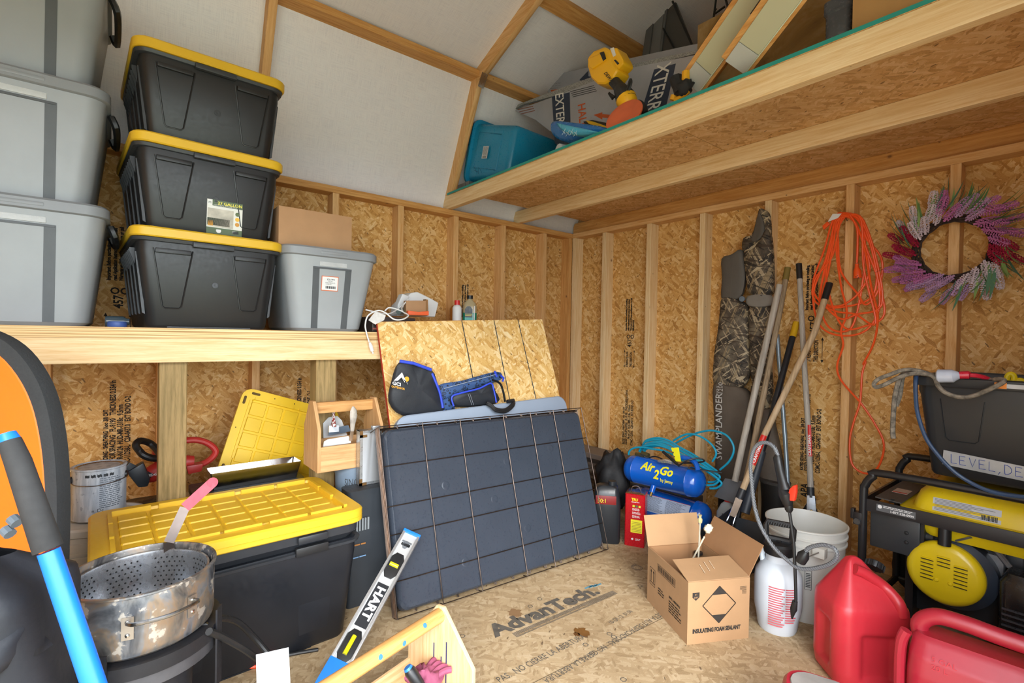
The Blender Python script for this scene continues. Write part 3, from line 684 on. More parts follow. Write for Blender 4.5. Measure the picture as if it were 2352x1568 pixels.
# ================================================================== MIDDLE
# leaning strand board with three saw-guide lines
TL, TR = at(866, 739, x=.7335), at(1245, 733, x=.7335)
BLp = Vector((1.06, TL.y+.03, .004)); BRp = BLp + (TR-TL)*1.06
t = thing('strand_board', 'loose sheet of strand board with red edge leaning on the end of the shelf', 'board', (BLp+BRp)/2)
o_ = Vector(t.location); th = .011
MB().slab(BLp-o_, BRp-o_, TR-o_, TL-o_, th).done('sheet', OSBB, t, smooth=False, grain=1)
nrm = (BRp-BLp).cross(TL-BLp).normalized()
MB().slab(BLp-o_+Vector((0, -.0012, 0))+nrm*.0006, BLp-o_+nrm*.0006+Vector((0, .0012, 0)), TL-o_+nrm*.0006+Vector((0, .0012, 0)), TL-o_+nrm*.0006-Vector((0, .0012, 0)), th+.001).done('painted_edge', pl('#a5301c', .7), t, smooth=False)
MB().slab(TL-o_+nrm*.0005, TR-o_+nrm*.0005, TR-o_+Vector((0, 0, .001)), TL-o_+Vector((0, 0, .001)), th).done('painted_edge', pl('#b06a34', .7), t, smooth=False)
for f0, f1 in ((.452, .47), (.655, .655), (.82, .84)):
    a = TL.lerp(TR, f0); b_ = BLp.lerp(BRp, f1); s_ = (BRp-BLp).normalized()*.0028; n_ = nrm*.0009
    pts = []; K = 60
    m = MB(); 
    for k in range(K):
        p0 = a.lerp(b_, k/K); p1 = a.lerp(b_, (k+1)/K); j0 = s_*(.75+.5*rnd.random()); j1 = s_*(.75+.5*rnd.random())
        m.add([p0-o_-j0+n_, p0-o_+j0+n_, p1-o_+j1+n_, p1-o_-j1+n_], [(0, 1, 2, 3)])
    m.done('marked_line', INKB, t, smooth=False)

# folded camp chair
CH = pl('#20242b', .62, var=.2, bump=.25, nsc=50); CB = pl('#2f49c8', .55, var=.12)
def camo():
    m, nt, b = mat('blue_camo_fabric'); g = N(nt); co = g.n('ShaderNodeTexCoord').outputs['Object']
    vo = g.vor(g.map(co, sc=(1, 1, 1.3)), 55); n1 = g.noise(co, 60, 3)
    r_ = g.math('ABSOLUTE', g.math('SUBTRACT', g.math('ADD', vo.outputs['Distance'], g.math('MULTIPLY', n1, .35)), .48))
    g.l(g.ramp(r_, ((.06, hexc('#14181f')), (.13, hexc('#33507f')))), b.inputs['Base Color']); b.inputs['Roughness'].default_value = .7; return m
CAMO = camo()
o_ = at(1020, 930, x=.97); t = thing('camp_chair', 'folded black camp chair with blue piping and a mountain logo against the board', 'chair', o_)
def cp(px, py, x=.94): return at(px, py, x=x-.035)-o_
def puff(nm, pts, depth, m, seg=2, bulge=.012, x=.94, sc=1.0):
    """soft cloth panel: outline in the leaning plane, pillowed towards the viewer"""
    P = [cp(a, b_, x) for a, b_ in pts]; c = sum(P, Vector())/len(P); n = Vector((1, 0, .35)).normalized()
    r1 = [p.copy() for p in cat(P, 3, True)]; r0 = [p-n*depth for p in r1]
    r2 = [c+(p-c)*.93+n*bulge + n*noise.noise(p*17)*.010 for p in r1]; r3 = [c+(p-c)*.5+n*(bulge*1.5) + n*noise.noise(p*23)*.012 for p in r1]; r4 = [c+(p-c)*.15+n*(bulge*1.6) for p in r1]
    return MB().loft([r0, r1, r2, r3, r4]).done(nm, m, t, ang=60)
puff('back_pouch', [(920, 830), (955, 836), (992, 850), (1005, 880), (1020, 935), (1000, 948), (930, 952), (897, 920), (904, 870)], .022, CH, x=.945, bulge=.009)
MB().tube([cp(918, 829, .965), cp(950, 834, .97), cp(991, 849, .97)], .007, 6, sq=(1, .6)).done('piping', CB, t)
MB().tube(cat([cp(992, 857, .955), cp(1002, 880, .96), (cp(1011, 905, .96)), cp(1017, 936, .96)], 4), .006, 6).done('piping', CB, t)
puff('seat_fabric', [(1006, 885), (1060, 874), (1140, 853), (1154, 866), (1140, 876), (1078, 895), (1040, 908), (1010, 920)], .018, CAMO, x=.93, bulge=.008)
puff('side_pocket', [(1040, 908), (1090, 896), (1128, 880), (1138, 900), (1142, 925), (1050, 932)], .02, CH, x=.95, bulge=.012)
puff('lower_fabric', [(1000, 900), (1030, 905), (1045, 940), (1005, 945)], .015, CAMO, x=.93, bulge=.004)
MB().tube(cat([cp(1042, 932, .965), cp(1038, 911, .965), cp(1060, 902, .965), cp(1100, 892, .965), cp(1127, 880, .965), cp(1134, 895, .965), cp(1140, 924, .965)], 5), .0045, 6).done('piping', CB, t)
MB().tube([cp(1136, 852, .95), cp(1141, 865, .95)], .006, 6).tube([cp(1150, 862, .95), cp(1157, 868, .95), cp(1154, 876, .95)], .006, 6).done('piping', CB, t)
MB().tube(cat([cp(1130, 872), cp(1148, 880), cp(1156, 900), cp(1160, 922)], 5), .006, 8).done('frame_tube', pl('#2a2d30', .3, .6), t)
MB().tube([cp(1020, 892, .955), cp(1138, 860, .96)], .0014, 5).done('stitching', pl('#9aa3b0', .6), t)
for q in ((1075, 904, 1084, 930), (1079, 903, 1088, 930)): MB().tube([cp(q[0], q[1], .975), cp(q[2], q[3], .975)], .0008, 4).done('stitching', pl('#9aa3b0', .6), t)
def lp(px, py): return cp(px, py, .985)
n_ = Vector((.002, 0, 0)); 
MB().prism([lp(904, 874), lp(923, 855), lp(936, 884), lp(934, 877), lp(929, 878), lp(922, 866), lp(913, 874)], n_).done('logo_mountain', WHT, t, smooth=False)
MB().lathe([(.0001, 0), (.0115, 0), (.0115, .0015), (.0001, .0015)], 20, lp(934.5, 870.5)-n_*1.2, (1, 0, 0)).done('logo_sun', pl('#e0a32c', .5), t)
yd = (lp(905, 870)-lp(905, 890)).normalized(); xd = (lp(935, 886)-lp(902, 879)).normalized()
txt('GCI', .020, lp(901, 882.5), xd, yd, WHT, t, sx=1.25, off=.0006); txt('OUTDOOR', .0125, lp(899, 889), xd, yd, pl('#e0a32c', .5), t, sx=1.02, off=.0004)

# folding table
t = thing('folding_table', 'folded grey plastic table with a black handle standing behind the wire crate', 'table', (1.18, -1.52, .0))
o_ = Vector(t.location); GT = pl('#8b98aa', .5, var=.03)
b0, b1 = Vector((1.115, -2.03, .01))-o_, Vector((1.115, -1.0, .01))-o_
t0, t1 = at(903, 958, x=.918)-o_, at(1296, 906, x=.923)-o_
up = (t0-b0).normalized(); ax = (b1-b0).normalized(); nn = ax.cross(up).normalized(); Hh = (t0-b0).length; LL = (t1-t0).length
def tabletop(dn, thk, m, inset=0, rad=.06):
    M = Matrix((ax, up, nn)).transposed().to_4x4(); M.translation = b0 + nn*dn + Vector((0, 0, 0))
    dz = (t1-b0).dot(up)-Hh
    ring = lambda i, z: [Vector((p.x, p.y + dz*(p.x/LL), z)) for p in rr(LL/2-i, Hh/2-i, rad, z, LL/2, Hh/2, 6)]
    return MB(M).loft([ring(inset+.004, 0), ring(inset, .004), ring(inset, thk-.005), ring(inset+.005, thk)])
tabletop(.0, .022, GT).done('tabletop', GT, t); tabletop(-.028, .022, GT, .004).done('tabletop_half', GT, t); tabletop(-.006, .006, GT, .008).done('seam', pl('#4a443e', .6), t)
h = [at(1118, 924, x=.955), at(1128, 930, x=.965), at(1138, 939, x=.975), at(1160, 941, x=.975), at(1176, 930, x=.97), at(1180, 922, x=.955)]
MB().tube([p-o_ for p in cat(h, 4)], .009, 8).done('carry_handle', BLK, t); MB().tube([p-o_+Vector((.004, .0, -.009)) for p in cat(h, 4)], .007, 8).done('carry_handle', BLK, t); MB().tube([at(1165, 922, x=.955)-o_, at(1180, 919, x=.955)-o_], .010, 8).done('carry_handle', BLK, t)

# wire crate, folded flat, with a black plastic tray
ang = R(86.9); til = R(17.5); o_ = Vector((1.219, -2.146, .019))
ax = Vector((math.cos(ang), math.sin(ang), 0)); bk = Vector((-ax.y, ax.x, 0)); up = Vector((0, 0, math.cos(til))) + bk*math.sin(til); nn = ax.cross(up)
t = thing('wire_crate', 'large folded black wire dog crate with its black tray leaning on the table', 'crate', o_)
WR = pl('#4a403a', .35, .85, var=.35, nsc=40); TRY = pl('#343b46', .30, var=.05)
def onp(px, py, off=0):
    D = (at(px, py, d=1)-CAM); q = o_+nn*off; tt = (q-CAM).dot(nn)/D.dot(nn); p = CAM+D*tt-o_; return p.dot(ax), p.dot(up)
LX, LZ = 1.155, .742
def P_(x, z, n=0): return ax*x + up*z + nn*n
xs = [0] + [onp(px, 975)[0] for px in (970, 1057, 1158, 1221, 1275)] + [LX]
zs_ = [0] + sorted(onp(px, py)[1] for px, py in ((885, 1071), (893, 1164), (905, 1228), (918, 1334))) + [LZ]
def wgrid(off, xs, zs_, r=.0022, hook=True, nm='wire_panel'):
    m = MB()
    for x in xs: m.tube([P_(x, -.0, off+.004)] + [P_(x, LZ, off+.004)] + ([P_(x-.018, LZ-.014, off-.045)] if hook else []), r, 5)
    for z in zs_: m.tube([P_(0, z, off), P_(LX, z, off)], r, 5)
    return m.done(nm, WR, t)
for i, x in enumerate(xs):
    MB().tube([P_(x, 0, -.03), P_(x, -.0, .004), P_(x, LZ, .004), P_(x-.02, LZ-.016, -.052)], .0024, 6).done('vertical_wire', WR, t)
for z in zs_: MB().tube([P_(0, z, -.0005), P_(LX, z, -.0005)], .0022, 6).done('horizontal_wire', WR, t)
for k, off in enumerate((-.036, -.043, -.050)):
    wgrid(off, [0, .012] + [LX*i/12 for i in range(1, 13)], [.02+.005*k, .18, .35, .52, LZ-.012+.004*k], .0020, False)
M = Matrix((ax, up, nn)).transposed().to_4x4()
def trr(i, z, r=.035): return rr(LX/2-.012-i, LZ/2-.012-i, r, z, LX/2+.004, LZ/2, 5)
MB(M).loft([trr(.0, -.034), trr(.0, -.030), trr(.006, -.012), trr(.014, -.006), trr(.022, -.008)]).done('tray', TRY, t)
for (x, z) in ((.28, .46), (.62, .52), (.9, .55), (.33, .13), (1.0, .6), (.68, .2), (.52, .36)):
    MB(M).lathe([(.0001, 0), (.010, .0006), (.018, .0003), (.022, -.0012)], 18, (x, z, -.0078)).done('mold_mark', TRY, t)
MB(M).box(.53, .555, LZ-.022, LZ-.014, -.03, -.0285).done('label', WHT, t)
# brighter rust on hooks
for x in (0.004,): 
    for k in range(4): MB().tube([P_(x-.004, 0, -.012*k), P_(x-.004, LZ, -.012*k)], .0021, 5).done('side_wire', pl('#6b5444', .4, .7, var=.4, nsc=60), t)
MB().tube(cat([P_(LX-.002, LZ-.13, -.05), P_(LX+.04, LZ-.10, -.10), P_(LX+.07, LZ-.14, -.12), P_(LX+.03, LZ-.2, -.08), P_(LX, LZ-.19, -.05)], 6), .0016, 5).done('loose_wire', BLK, t)

# wooden tool caddy on a grey pail, aluminium case beside it
def caddy(t, L, D, Hp, Hs, Hf, m, me, rod=False, th=.014, slant=.25):
    for x in (0, L-th):
        MB().prism([(x, 0, 0), (x, D, 0), (x, D, Hs), (x, D*(.5+slant/2), Hp), (x, D*(.5-slant/2), Hp), (x, 0, Hs)], (th, 0, 0)).done('end_board', m, t, bev=.001, seg=1, grain=2)
    MB().box(th, L-th, .001, .011, 0, Hf).done('side_board', m, t, bev=.001, seg=1); MB().box(th, L-th, D-.011, D-.001, 0, Hf).done('side_board', m, t, bev=.001, seg=1)
    MB().box(th, L-th, .011, D-.011, 0, .01).done('bottom_board', m, t)
    if rod: MB().cyl((th*.2, D/2, Hp-.026), (L-th*.2, D/2, Hp-.026), .0205, 20).done('handle_rod', me, t)
    else: MB().box(th, L-th, D/2-.011, D/2+.009, Hp-.055, Hp-.008).done('handle_board', me, t, bev=.003)
t = thing('tool_caddy', 'worn wooden tool caddy holding paint brushes and scrapers, resting behind the yellow lid', 'tool box', (.885, -2.349, .5385), 90)
caddy(t, .285, .19, .288, .175, .105, PLYW, wood('caddy_handle', hexc('#cf9f66'), hexc('#a8763f'), .2))
c1_ = t
pail = thing('grey_pail', 'blue grey plastic pail with faded lettering under the wooden tool caddy', 'bucket', (.785, -2.142, 0))
MB().lathe([(.0001, 0), (.078, 0), (.08, .01), (.094, .49), (.099, .51), (.099, .537), (.0001, .537)], 32).done('bucket_body', pl('#6f7f90', .45), pail)
txt('SING.', .045, None, None, None, INKB, pail, fn=lambda u, v: (.0945*math.cos(-.95+u/.094), .0945*math.sin(-.95+u/.094), .455+v), sx=.6)
def ct(name, label, cat_, px, py, x): 
    return thing(name, label, cat_, at(px, py, x=x))
t = ct('paint_brush', 'paint brush with a red and white flecked handle standing in the caddy', 'brush', 765, 985, .76); o_ = Vector(t.location)
def fleck():
    m, nt, b = mat('flecked_handle'); g = N(nt); co = g.n('ShaderNodeTexCoord').outputs['Object']
    g.l(g.ramp(g.noise(co, 110, 4), ((.47, hexc('#7e221e')), (.53, hexc('#d9d6d2')))), b.inputs['Base Color']); b.inputs['Roughness'].default_value = .5; return m
FK = fleck()
MB().tube([at(765, 922, x=.74)-o_, at(766, 935, x=.745)-o_, at(766, 955, x=.75)-o_, at(766, 970, x=.76)-o_, at(766, 978, x=.76)-o_], [.012, .013, .010, .016, .022], 12, sq=(1, .5)).done('brush_handle', FK, t)
MB().bar(at(766, 977, x=.76)-o_, at(766, 992, x=.765)-o_, .012, .044, up=(0, 1, 0)).done('ferrule', pl('#b9bcc0', .4, .6, var=.4, nsc=60), t)
MB().tube([at(765, 921, x=.74)-o_, at(765, 927, x=.742)-o_], .0135, 12).done('handle_tip', pl('#3d5a85', .5, var=.5, nsc=80), t)
t = ct('putty_knife', 'putty knife with a plaster smeared pointed handle standing in the caddy', 'knife', 812, 1010, .86); o_ = Vector(t.location)
MB().tube([at(811, 933, x=.85)-o_, at(812, 943, x=.85)-o_, at(812, 955, x=.855)-o_, at(810, 975, x=.86)-o_, at(809, 990, x=.86)-o_], [.004, .015, .0165, .011, .008], 12, sq=(.5, 1)).done('knife_handle', pl('#a8a096', .6, var=.45, nsc=70), t)
MB().bar(at(809, 988, x=.86)-o_, at(805, 1012, x=.865)-o_, .004, .014, up=(0, 1, 0)).done('tang', pl('#7d6650', .5, .5, var=.4), t)
MB().prism([at(742, 1026, x=.858)-o_, at(744, 1014, x=.858)-o_, at(752, 1009, x=.858)-o_, at(800, 1001, x=.858)-o_, at(806, 1012, x=.858)-o_, at(806, 1017, x=.858)-o_], (-.002, 0, 0)).done('blade', pl('#c9ccca', .45, .2, var=.15, nsc=50), t)
t = ct('plastic_scoop', 'white plastic joint compound scoop behind the brush in the caddy', 'scoop', 775, 1000, .70); o_ = Vector(t.location)
MB().prism([at(743, 1008, x=.70)-o_, at(742, 972, x=.70)-o_, at(755, 958, x=.70)-o_, at(775, 955, x=.70)-o_, at(785, 965, x=.70)-o_, at(798, 1000, x=.70)-o_], (-.004, 0, 0)).done('scoop_plate', pl('#c5c9cb', .45, var=.1), t)
MB().prism([at(755, 1000, x=.73)-o_, at(756, 985, x=.73)-o_, at(800, 976, x=.73)-o_, at(806, 990, x=.73)-o_], (-.003, 0, 0)).done('taping_blade', pl('#7f93a8', .35, .6, var=.2), t)

# aluminium case
def ribs_mat():
    m, nt, b = mat('ribbed_aluminium'); g = N(nt); b.inputs['Metallic'].default_value = .85; b.inputs['Roughness'].default_value = .35
    b.inputs['Base Color'].default_value = (.62, .63, .64, 1); return m
AL = pl('#c6c9cc', .3, .85); RB = ribs_mat()
t = thing('aluminium_case', 'small ribbed aluminium case with corner caps standing left of the wire crate', 'case', (.930, -2.188, .4715), 90)
CW, CHt, CD = .128, .232, .038
b = MB(); b.box(.004, CW-.004, 0, CD, .004, CHt-.004)
n_r = 46
for i in range(n_r):
    z = .012 + i*(CHt-.024)/n_r; b.prism([(.012, -.0016, z), (.012, .0, z), (.012, 0, z+.0042), ], (CW-.024, 0, 0))
b.done('ribbed_panel', RB, t, smooth=False)
for y in (-.0025, CD-.004):
    MB().box(0, .012, y, y+.006, 0, CHt).box(CW-.012, CW, y, y+.006, 0, CHt).box(.012, CW-.012, y, y+.006, 0, .011).box(.012, CW-.012, y, y+.006, CHt-.011, CHt).done('edge_frame', AL, t)
MB().box(.0, CW, .002, CD-.002, CHt-.003, CHt).box(0, .003, .002, CD-.002, 0, CHt).done('edge_frame', AL, t)
for x in (0, CW-.03):
    for z in (0, CHt-.028): MB().box(x-.002, x+.03, -.005, -.0028, z, z+.011).box(x-.002 if x < .1 else x+.018, x+.011 if x < .1 else x+.031, -.005, -.0028, z, z+.028).done('corner_cap', pl('#8d6a42', .35, .7, var=.3), t)
MB().box(.06, .095, .008, .03, CHt, CHt+.014).done('latch', AL, t, bev=.002)
# dark power tool case
t = thing('power_unit', 'charcoal plastic power unit on the floor between the big tote and the wire crate', 'power unit', (.888, -2.262, 0))
b = MB(); b.loft([rr(.058, .10, .015, 0, .06, .10), rr(.06, .10, .02, .05, .06, .10), rr(.055, .095, .02, .30, .058, .10), rr(.045, .09, .02, .42, .05, .10), rr(.05, .095, .02, .47, .055, .10)])
b.done('case_body', pl('#2b3036', .5), t)
for k in range(6): MB().box(.115, .121, .02+.012*k, .027+.012*k, .31, .36).done('vent_slot', pl('#8a8f92', .5), t)
ill(.07, .012, (.1215, .02, .25), (0, 1, 0), (0, 0, 1), pl('#a9713a', .5), t, 1, seed=1); ill(.06, .010, (.1215, .02, .20), (0, 1, 0), (0, 0, 1), pl('#7aa0c8', .5), t, 1, seed=2)

# spirit level leaning on the crate
B0, T0 = Vector((1.462, -2.508, .024)), Vector((1.172, -2.062, .318))
dz = (T0-B0).normalized(); a_l = at(925, 1220, x=T0.x); rt = (at(965, 1233, d=2)-at(925, 1220, d=2)).normalized(); rt = (rt-dz*rt.dot(dz)).normalized(); nf = dz.cross(rt); nf = nf if nf.dot(CAM-T0) > 0 else -nf
t = thing('spirit_level', 'aluminium spirit level with blue end caps leaning against the wire crate', 'level', B0)
def LV(a, b_, c): return rt*a + dz*c + nf*b_
def lvb(x0, x1, y0, y1, z0, z1, nm, m, bev=0):
    return MB().add([LV(x, y, z) for x in (x0, x1) for y in (y0, y1) for z in (z0, z1)], [(0, 1, 3, 2), (4, 6, 7, 5), (0, 4, 5, 1), (2, 3, 7, 6), (0, 2, 6, 4), (1, 5, 7, 3)]).done(nm, m, t, bev=bev)
LLn = (T0-B0).length; LA = pl('#c9ccd0', .32, .75, var=.04)
lvb(-.027, .027, -.004, .004, .01, LLn-.01, 'web', pl('#d3d6d8', .35, .5, var=.03)); 
for s_ in (-1, 1): lvb(s_*.031-.0045, s_*.031+.0045, -.0125, .0125, .01, LLn-.01, 'flange', LA, .001)
lvb(-.0365, .0365, -.0135, .0135, LLn-.012, LLn, 'end_cap', pl('#1f78d8', .4), .002); lvb(-.0365, .0365, -.0135, .0135, 0, .10, 'end_cap', pl('#1f78d8', .4), .002)
def octo(zc, hl, hw, m, y, nm): 
    pts = [(-hw, zc-hl+.02), (-hw+.012, zc-hl), (hw-.012, zc-hl), (hw, zc-hl+.02), (hw, zc+hl-.02), (hw-.012, zc+hl), (-hw+.012, zc+hl), (-hw, zc+hl-.02)]
    MB().prism([LV(a, y, c) for a, c in pts], nf*.004).done(nm, m, t, bev=.001)
for zc, hz in ((LLn-.155, True), (.150, False)):
    octo(zc, .052, .0255, BLK, .003, 'vial_housing')
    if hz: MB().cyl(LV(-.017, .010, zc), LV(.017, .010, zc), .0075, 14).done('vial', pl('#d9cf1e', .12), t)
    else: MB().cyl(LV(0, .010, zc-.03), LV(0, .010, zc+.03), .0075, 14).done('vial', pl('#d9cf1e', .12), t)
lvb(-.02, .02, .0042, .0058, LLn-.052, LLn-.045, 'hang_hole', pl('#5d6166', .5)); octo(LLn-.06, .017, .017, pl('#5d6166', .5), .001, 'hang_hole')
pts = [LV(a, .0045, c) for a, c in ((-.022, .213), (.022, .213), (.022, .375), (-.022, .375))]; MB().prism(pts, nf*.0006).done('name_plate', pl('#23262b', .4), t, smooth=False)
# lettering reads down along the level, top of the letters to the right
txt('HART', .043, LV(-.013, .0054, .362), -dz, rt, WHT, t, sx=1.06, off=.0016, sp=1.05)

# foreground caddy with rod handle, screwdriver and pink glove
rz = math.degrees(math.atan2(.96, -.28)); L2, D2 = .55, .26
pk = Vector((1.70, -2.235, 0)); xd = Vector((math.cos(R(rz)), math.sin(R(rz)), 0)); yd = Vector((-xd.y, xd.x, 0))
t = thing('tool_caddy', 'pale plywood tool caddy with a round rod handle at the front of the picture', 'tool box', pk - xd*L2 - yd*D2/2, rz)
caddy(t, L2, D2, .315, .175, .115, PLYL, wood('rod', hexc('#d8a86a'), hexc('#b98345'), .15), True, .013, .10)
for x, z0_, z1_ in ((.03, .08, .22), (.01, .07, .17), (-.02, .12, .2), (-.015, .05, .11)):
    MB().box(L2-.0145, L2-.0132, D2/2-x-.0015, D2/2-x+.0015, z0_, z1_).done('ink_drip', pl('#1c2a5e', .5), t)
for k, (x, a) in enumerate(((.30, .3), (.36, .1), (.24, .6))): MB().lathe([(.0001, 0), (.007, 0), (.0001, .0006)], 8, (L2-.25+.08*k, D2/2-.0205*math.cos(a), .289+.0205*math.sin(a)), (0, -math.cos(a), math.sin(a))).done('paint_spot', pl('#3a78a0', .5), t)
p = at(955, 1560, z=.16); t = thing('screwdriver', 'black and yellow screwdriver handle lying in the front tool caddy', 'screwdriver', p)
q = (at(938, 1535, z=.19)-p).normalized(); t2 = t
MB().tube([-q*.05, -q*.02, q*.0, q*.030, q*.036], [.008, .015, .016, .016, .013], 12).done('handle', BLK, t); MB().tube([q*.036, q*.042], [.0135, .011], 12).done('handle_cap', pl('#2a78c8', .4), t)
sd = q; ud = Vector((-.6, -.5, .55)); ud = (ud-sd*ud.dot(sd)).normalized(); s3 = ud.cross(sd)
txt('DEWALT', .011, ud*.0166 - sd*.018 + s3*.004, sd, -s3, pl('#e8c51c', .4), t, off=.0003)
p = at(972, 1562, z=.13); t = thing('pink_glove', 'crumpled dusty pink glove lying beside the screwdriver in the caddy', 'glove', p)
def blob(nm, c, rx, ry, rz_, amp, fr, m, par, nu=24, nv=16, seed=0):
    def f(u, v):
        a = 2*PI*u; b_ = PI*v-PI/2; d = Vector((math.cos(b_)*math.cos(a), math.cos(b_)*math.sin(a), math.sin(b_)))
        k = 1+amp*noise.noise(d*fr+Vector((seed, 0, 0))) + amp*.5*noise.noise(d*fr*2.3+Vector((0, seed, 0)))
        return Vector(c)+Vector((d.x*rx*k, d.y*ry*k, d.z*rz_*k))
    return MB().grid(f, nu, nv, True).done(nm, m, par, ang=80)
PK = pl('#8e4560', .8, var=.2, bump=.3, nsc=40)
blob('glove_body', (0, 0, 0), .045, .05, .03, .7, 2.2, PK, t, seed=3)
for k in range(4): MB().tube(cat([Vector((-.02+.014*k, .02, .01)), Vector((-.03+.02*k, .05, .022)), Vector((-.035+.024*k, .07, .005+.006*k))], 4), [.009]*9, 8).done('glove_finger', PK, t)

# ------------------------------------------------------------------ fryer pot on a burner stand
def potm():
    m, nt, b = mat('burnt_pot_metal'); g = N(nt); co = g.n('ShaderNodeTexCoord').outputs['Object']
    a = g.noise(g.map(co, sc=(1, 1, .6)), 9, 5, .6, .8); c = g.noise(co, 34, 4)
    col = g.ramp(a, ((.34, hexc('#48474a')), (.44, hexc('#85827e')), (.50, hexc('#a08e7c')), (.55, hexc('#8d9096')), (.66, hexc('#585c64'))))
    col = g.mix(g.ramp(c, ((.58, 0), (.62, .8))), col, hexc('#c9c2b8'))
    g.l(col, b.inputs['Base Color']); b.inputs['Metallic'].default_value = .75; g.l(g.ramp(c, ((.4, .3), (.65, .6))), b.inputs['Roughness']); return m
PT = potm(); o_ = Vector((1.5, -2.948, 0)); tilt = (R(0), R(4), R(0))
t = thing('burner_stand', 'black steel propane burner stand with a black gas hose under the fryer pot', 'burner', (1.5, -2.948, 0))
BS = pl('#26262a', .5, .4, var=.3, nsc=40)
b = MB(); b.lathe([(.160, .375), (.164, .375), (.164, .405), (.160, .405)], 48); b.done('pot_ring', BS, t)
MB().lathe([(.150, .345), (.158, .345), (.158, .372), (.150, .372)], 48).done('wind_guard', pl('#4a4a4e', .5, .5, var=.4, nsc=30), t)
MB().lathe([(.085, .16), (.10, .16), (.105, .345), (.09, .345)], 36).done('burner_shroud', pl('#303034', .55, .4, var=.4, nsc=20), t)
MB().lathe([(.0001, .19), (.04, .19), (.05, .22), (.05, .24), (.0001, .25)], 24).done('burner_head', BS, t)
for k in range(4):
    a = R(62+90*k); c_, s_ = math.cos(a), math.sin(a)
    MB().bar((c_*.168, s_*.168, .44), (c_*.168, s_*.168, .25), .03, .004, up=(c_, s_, 0)).bar((c_*.168, s_*.168, .26), (c_*.13, s_*.13, .2), .03, .004, up=(c_, s_, 0)).done('bracket', BS, t)
    MB().bar((c_*.1, s_*.1, .2), (c_*.195, s_*.195, .009), .028, .006, up=(-s_, c_, 0)).done('leg', BS, t)
    for z in (.2, .23): MB().lathe([(.0001, 0), (.007, 0), (.007, .006), (.0001, .008)], 8, (c_*.104, s_*.104, z), (c_, s_, 0)).done('bolt', CHROME, t)
hs = [at(470, 1440, x=1.58), at(505, 1420, x=1.5), at(545, 1428, x=1.42), at(585, 1465, x=1.40), at(615, 1500, x=1.42), at(637, 1525, x=1.46), at(605, 1520, x=1.50), at(560, 1490, x=1.54), at(510, 1462, x=1.58), at(480, 1450, x=1.62)]
MB().tube([p-o_ for p in cat(hs, 6)], .0085, 10).done('gas_hose', BLK, t)
t = thing('fryer_pot', 'scorched metal fryer pot with wire handles standing on the burner stand', 'pot', (1.5, -2.948, .4065))
b = MB(); b.lathe([(.0001, 0), (.135, 0), (.145, .008), (.1475, .02), (.1475, .135), (.152, .138), (.152, .142), (.146, .143), (.1445, .138), (.1445, .022), (.132, .010), (.0001, .010)], 56); b.done('pot_body', PT, t)
for a in (R(12), R(192)):
    def hp(da, z, r=.149): return Vector((r*math.cos(a+da), r*math.sin(a+da), z))
    MB().tube(cat([hp(-.42, .085), hp(-.40, .092, .165), hp(-.3, .098, .186), hp(0, .10, .195), hp(.3, .098, .186), hp(.40, .092, .165), hp(.42, .085)], 5), .0042, 8).done('wire_handle', STEEL, t)
    for da in (-.42, .42):
        c_ = hp(da, .075, .150); MB().bar(c_-Vector((0, 0, .024)), c_+Vector((0, 0, .024)), .022, .003, up=(math.cos(a+da), math.sin(a+da), 0)).done('handle_bracket', pl('#a39a90', .4, .8, var=.3), t)
        for dz_ in (-.014, .014): MB().lathe([(.0001, 0), (.006, 0), (.004, .004), (.0001, .005)], 10, c_+Vector((0, 0, dz_)), (math.cos(a+da), math.sin(a+da), 0)).done('rivet', CHROME, t)
t = thing('fryer_basket', 'perforated metal fryer basket with a red dipped handle sitting in the pot', 'basket', (1.5, -2.948, .4185))
def perf():
    m, nt, b = mat('perforated_metal'); g = N(nt); co = g.n('ShaderNodeTexCoord').outputs['UV']
    b.inputs['Metallic'].default_value = .85; b.inputs['Roughness'].default_value = .28; b.inputs['Base Color'].default_value = (.62, .63, .66, 1); return m
PF = perf(); HD = pl('#0f0f10', .8)
b = MB(); b.lathe([(.0001, 0), (.125, 0), (.130, .006), (.134, .112), (.1365, .114), (.1365, .117), (.132, .117), (.131, .112), (.127, .008), (.0001, .004)], 56); b.done('basket_wall', pl('#b4b7bc', .28, .9, var=.1), t)
hm = MB()
for r_ in range(8):
    z = .016+r_*.0118
    for k in range(64):
        if (k//2) % 4 == 3: continue
        a = 2*PI*(k+.5*(r_ % 2))/64; rr_ = .1272+.0038*(z/.112)
        hm.lathe([(.0001, 0), (.0024, 0), (.0024, .0006), (.0001, .0006)], 6, (rr_*math.cos(a)-.0004*math.cos(a), rr_*math.sin(a)-.0004*math.sin(a), z), (-math.cos(a), -math.sin(a), 0))
hm.done('punched_holes', HD, t, kind='stuff', smooth=False)
hb = Vector((1.5, -2.948, .4185)); A_ = at(388, 1245, x=1.385)-hb; B_ = at(425, 1165, x=1.375)-hb; C_ = at(488, 1108, x=1.37)-hb
A0 = at(390, 1248, x=1.37)-hb-Vector((-.004, 0, .05))
MB().bar(A0, A_, .024, .003, up=(1, -.2, 0)).bar(A_, B_, .024, .003, up=(1, -.2, .2)).done('handle_strap', pl('#6a5f5a', .35, .8, var=.3), t)
MB().bar(B_, C_, .027, .006, up=(1, -.2, .2)).lathe([(.0001, 0), (.0135, 0), (.0135, .006), (.0001, .006)], 16, C_+Vector((-.003, 0, 0)), (1, 0, .2)).done('handle_grip', pl('#b0283e', .45, var=.12), t)

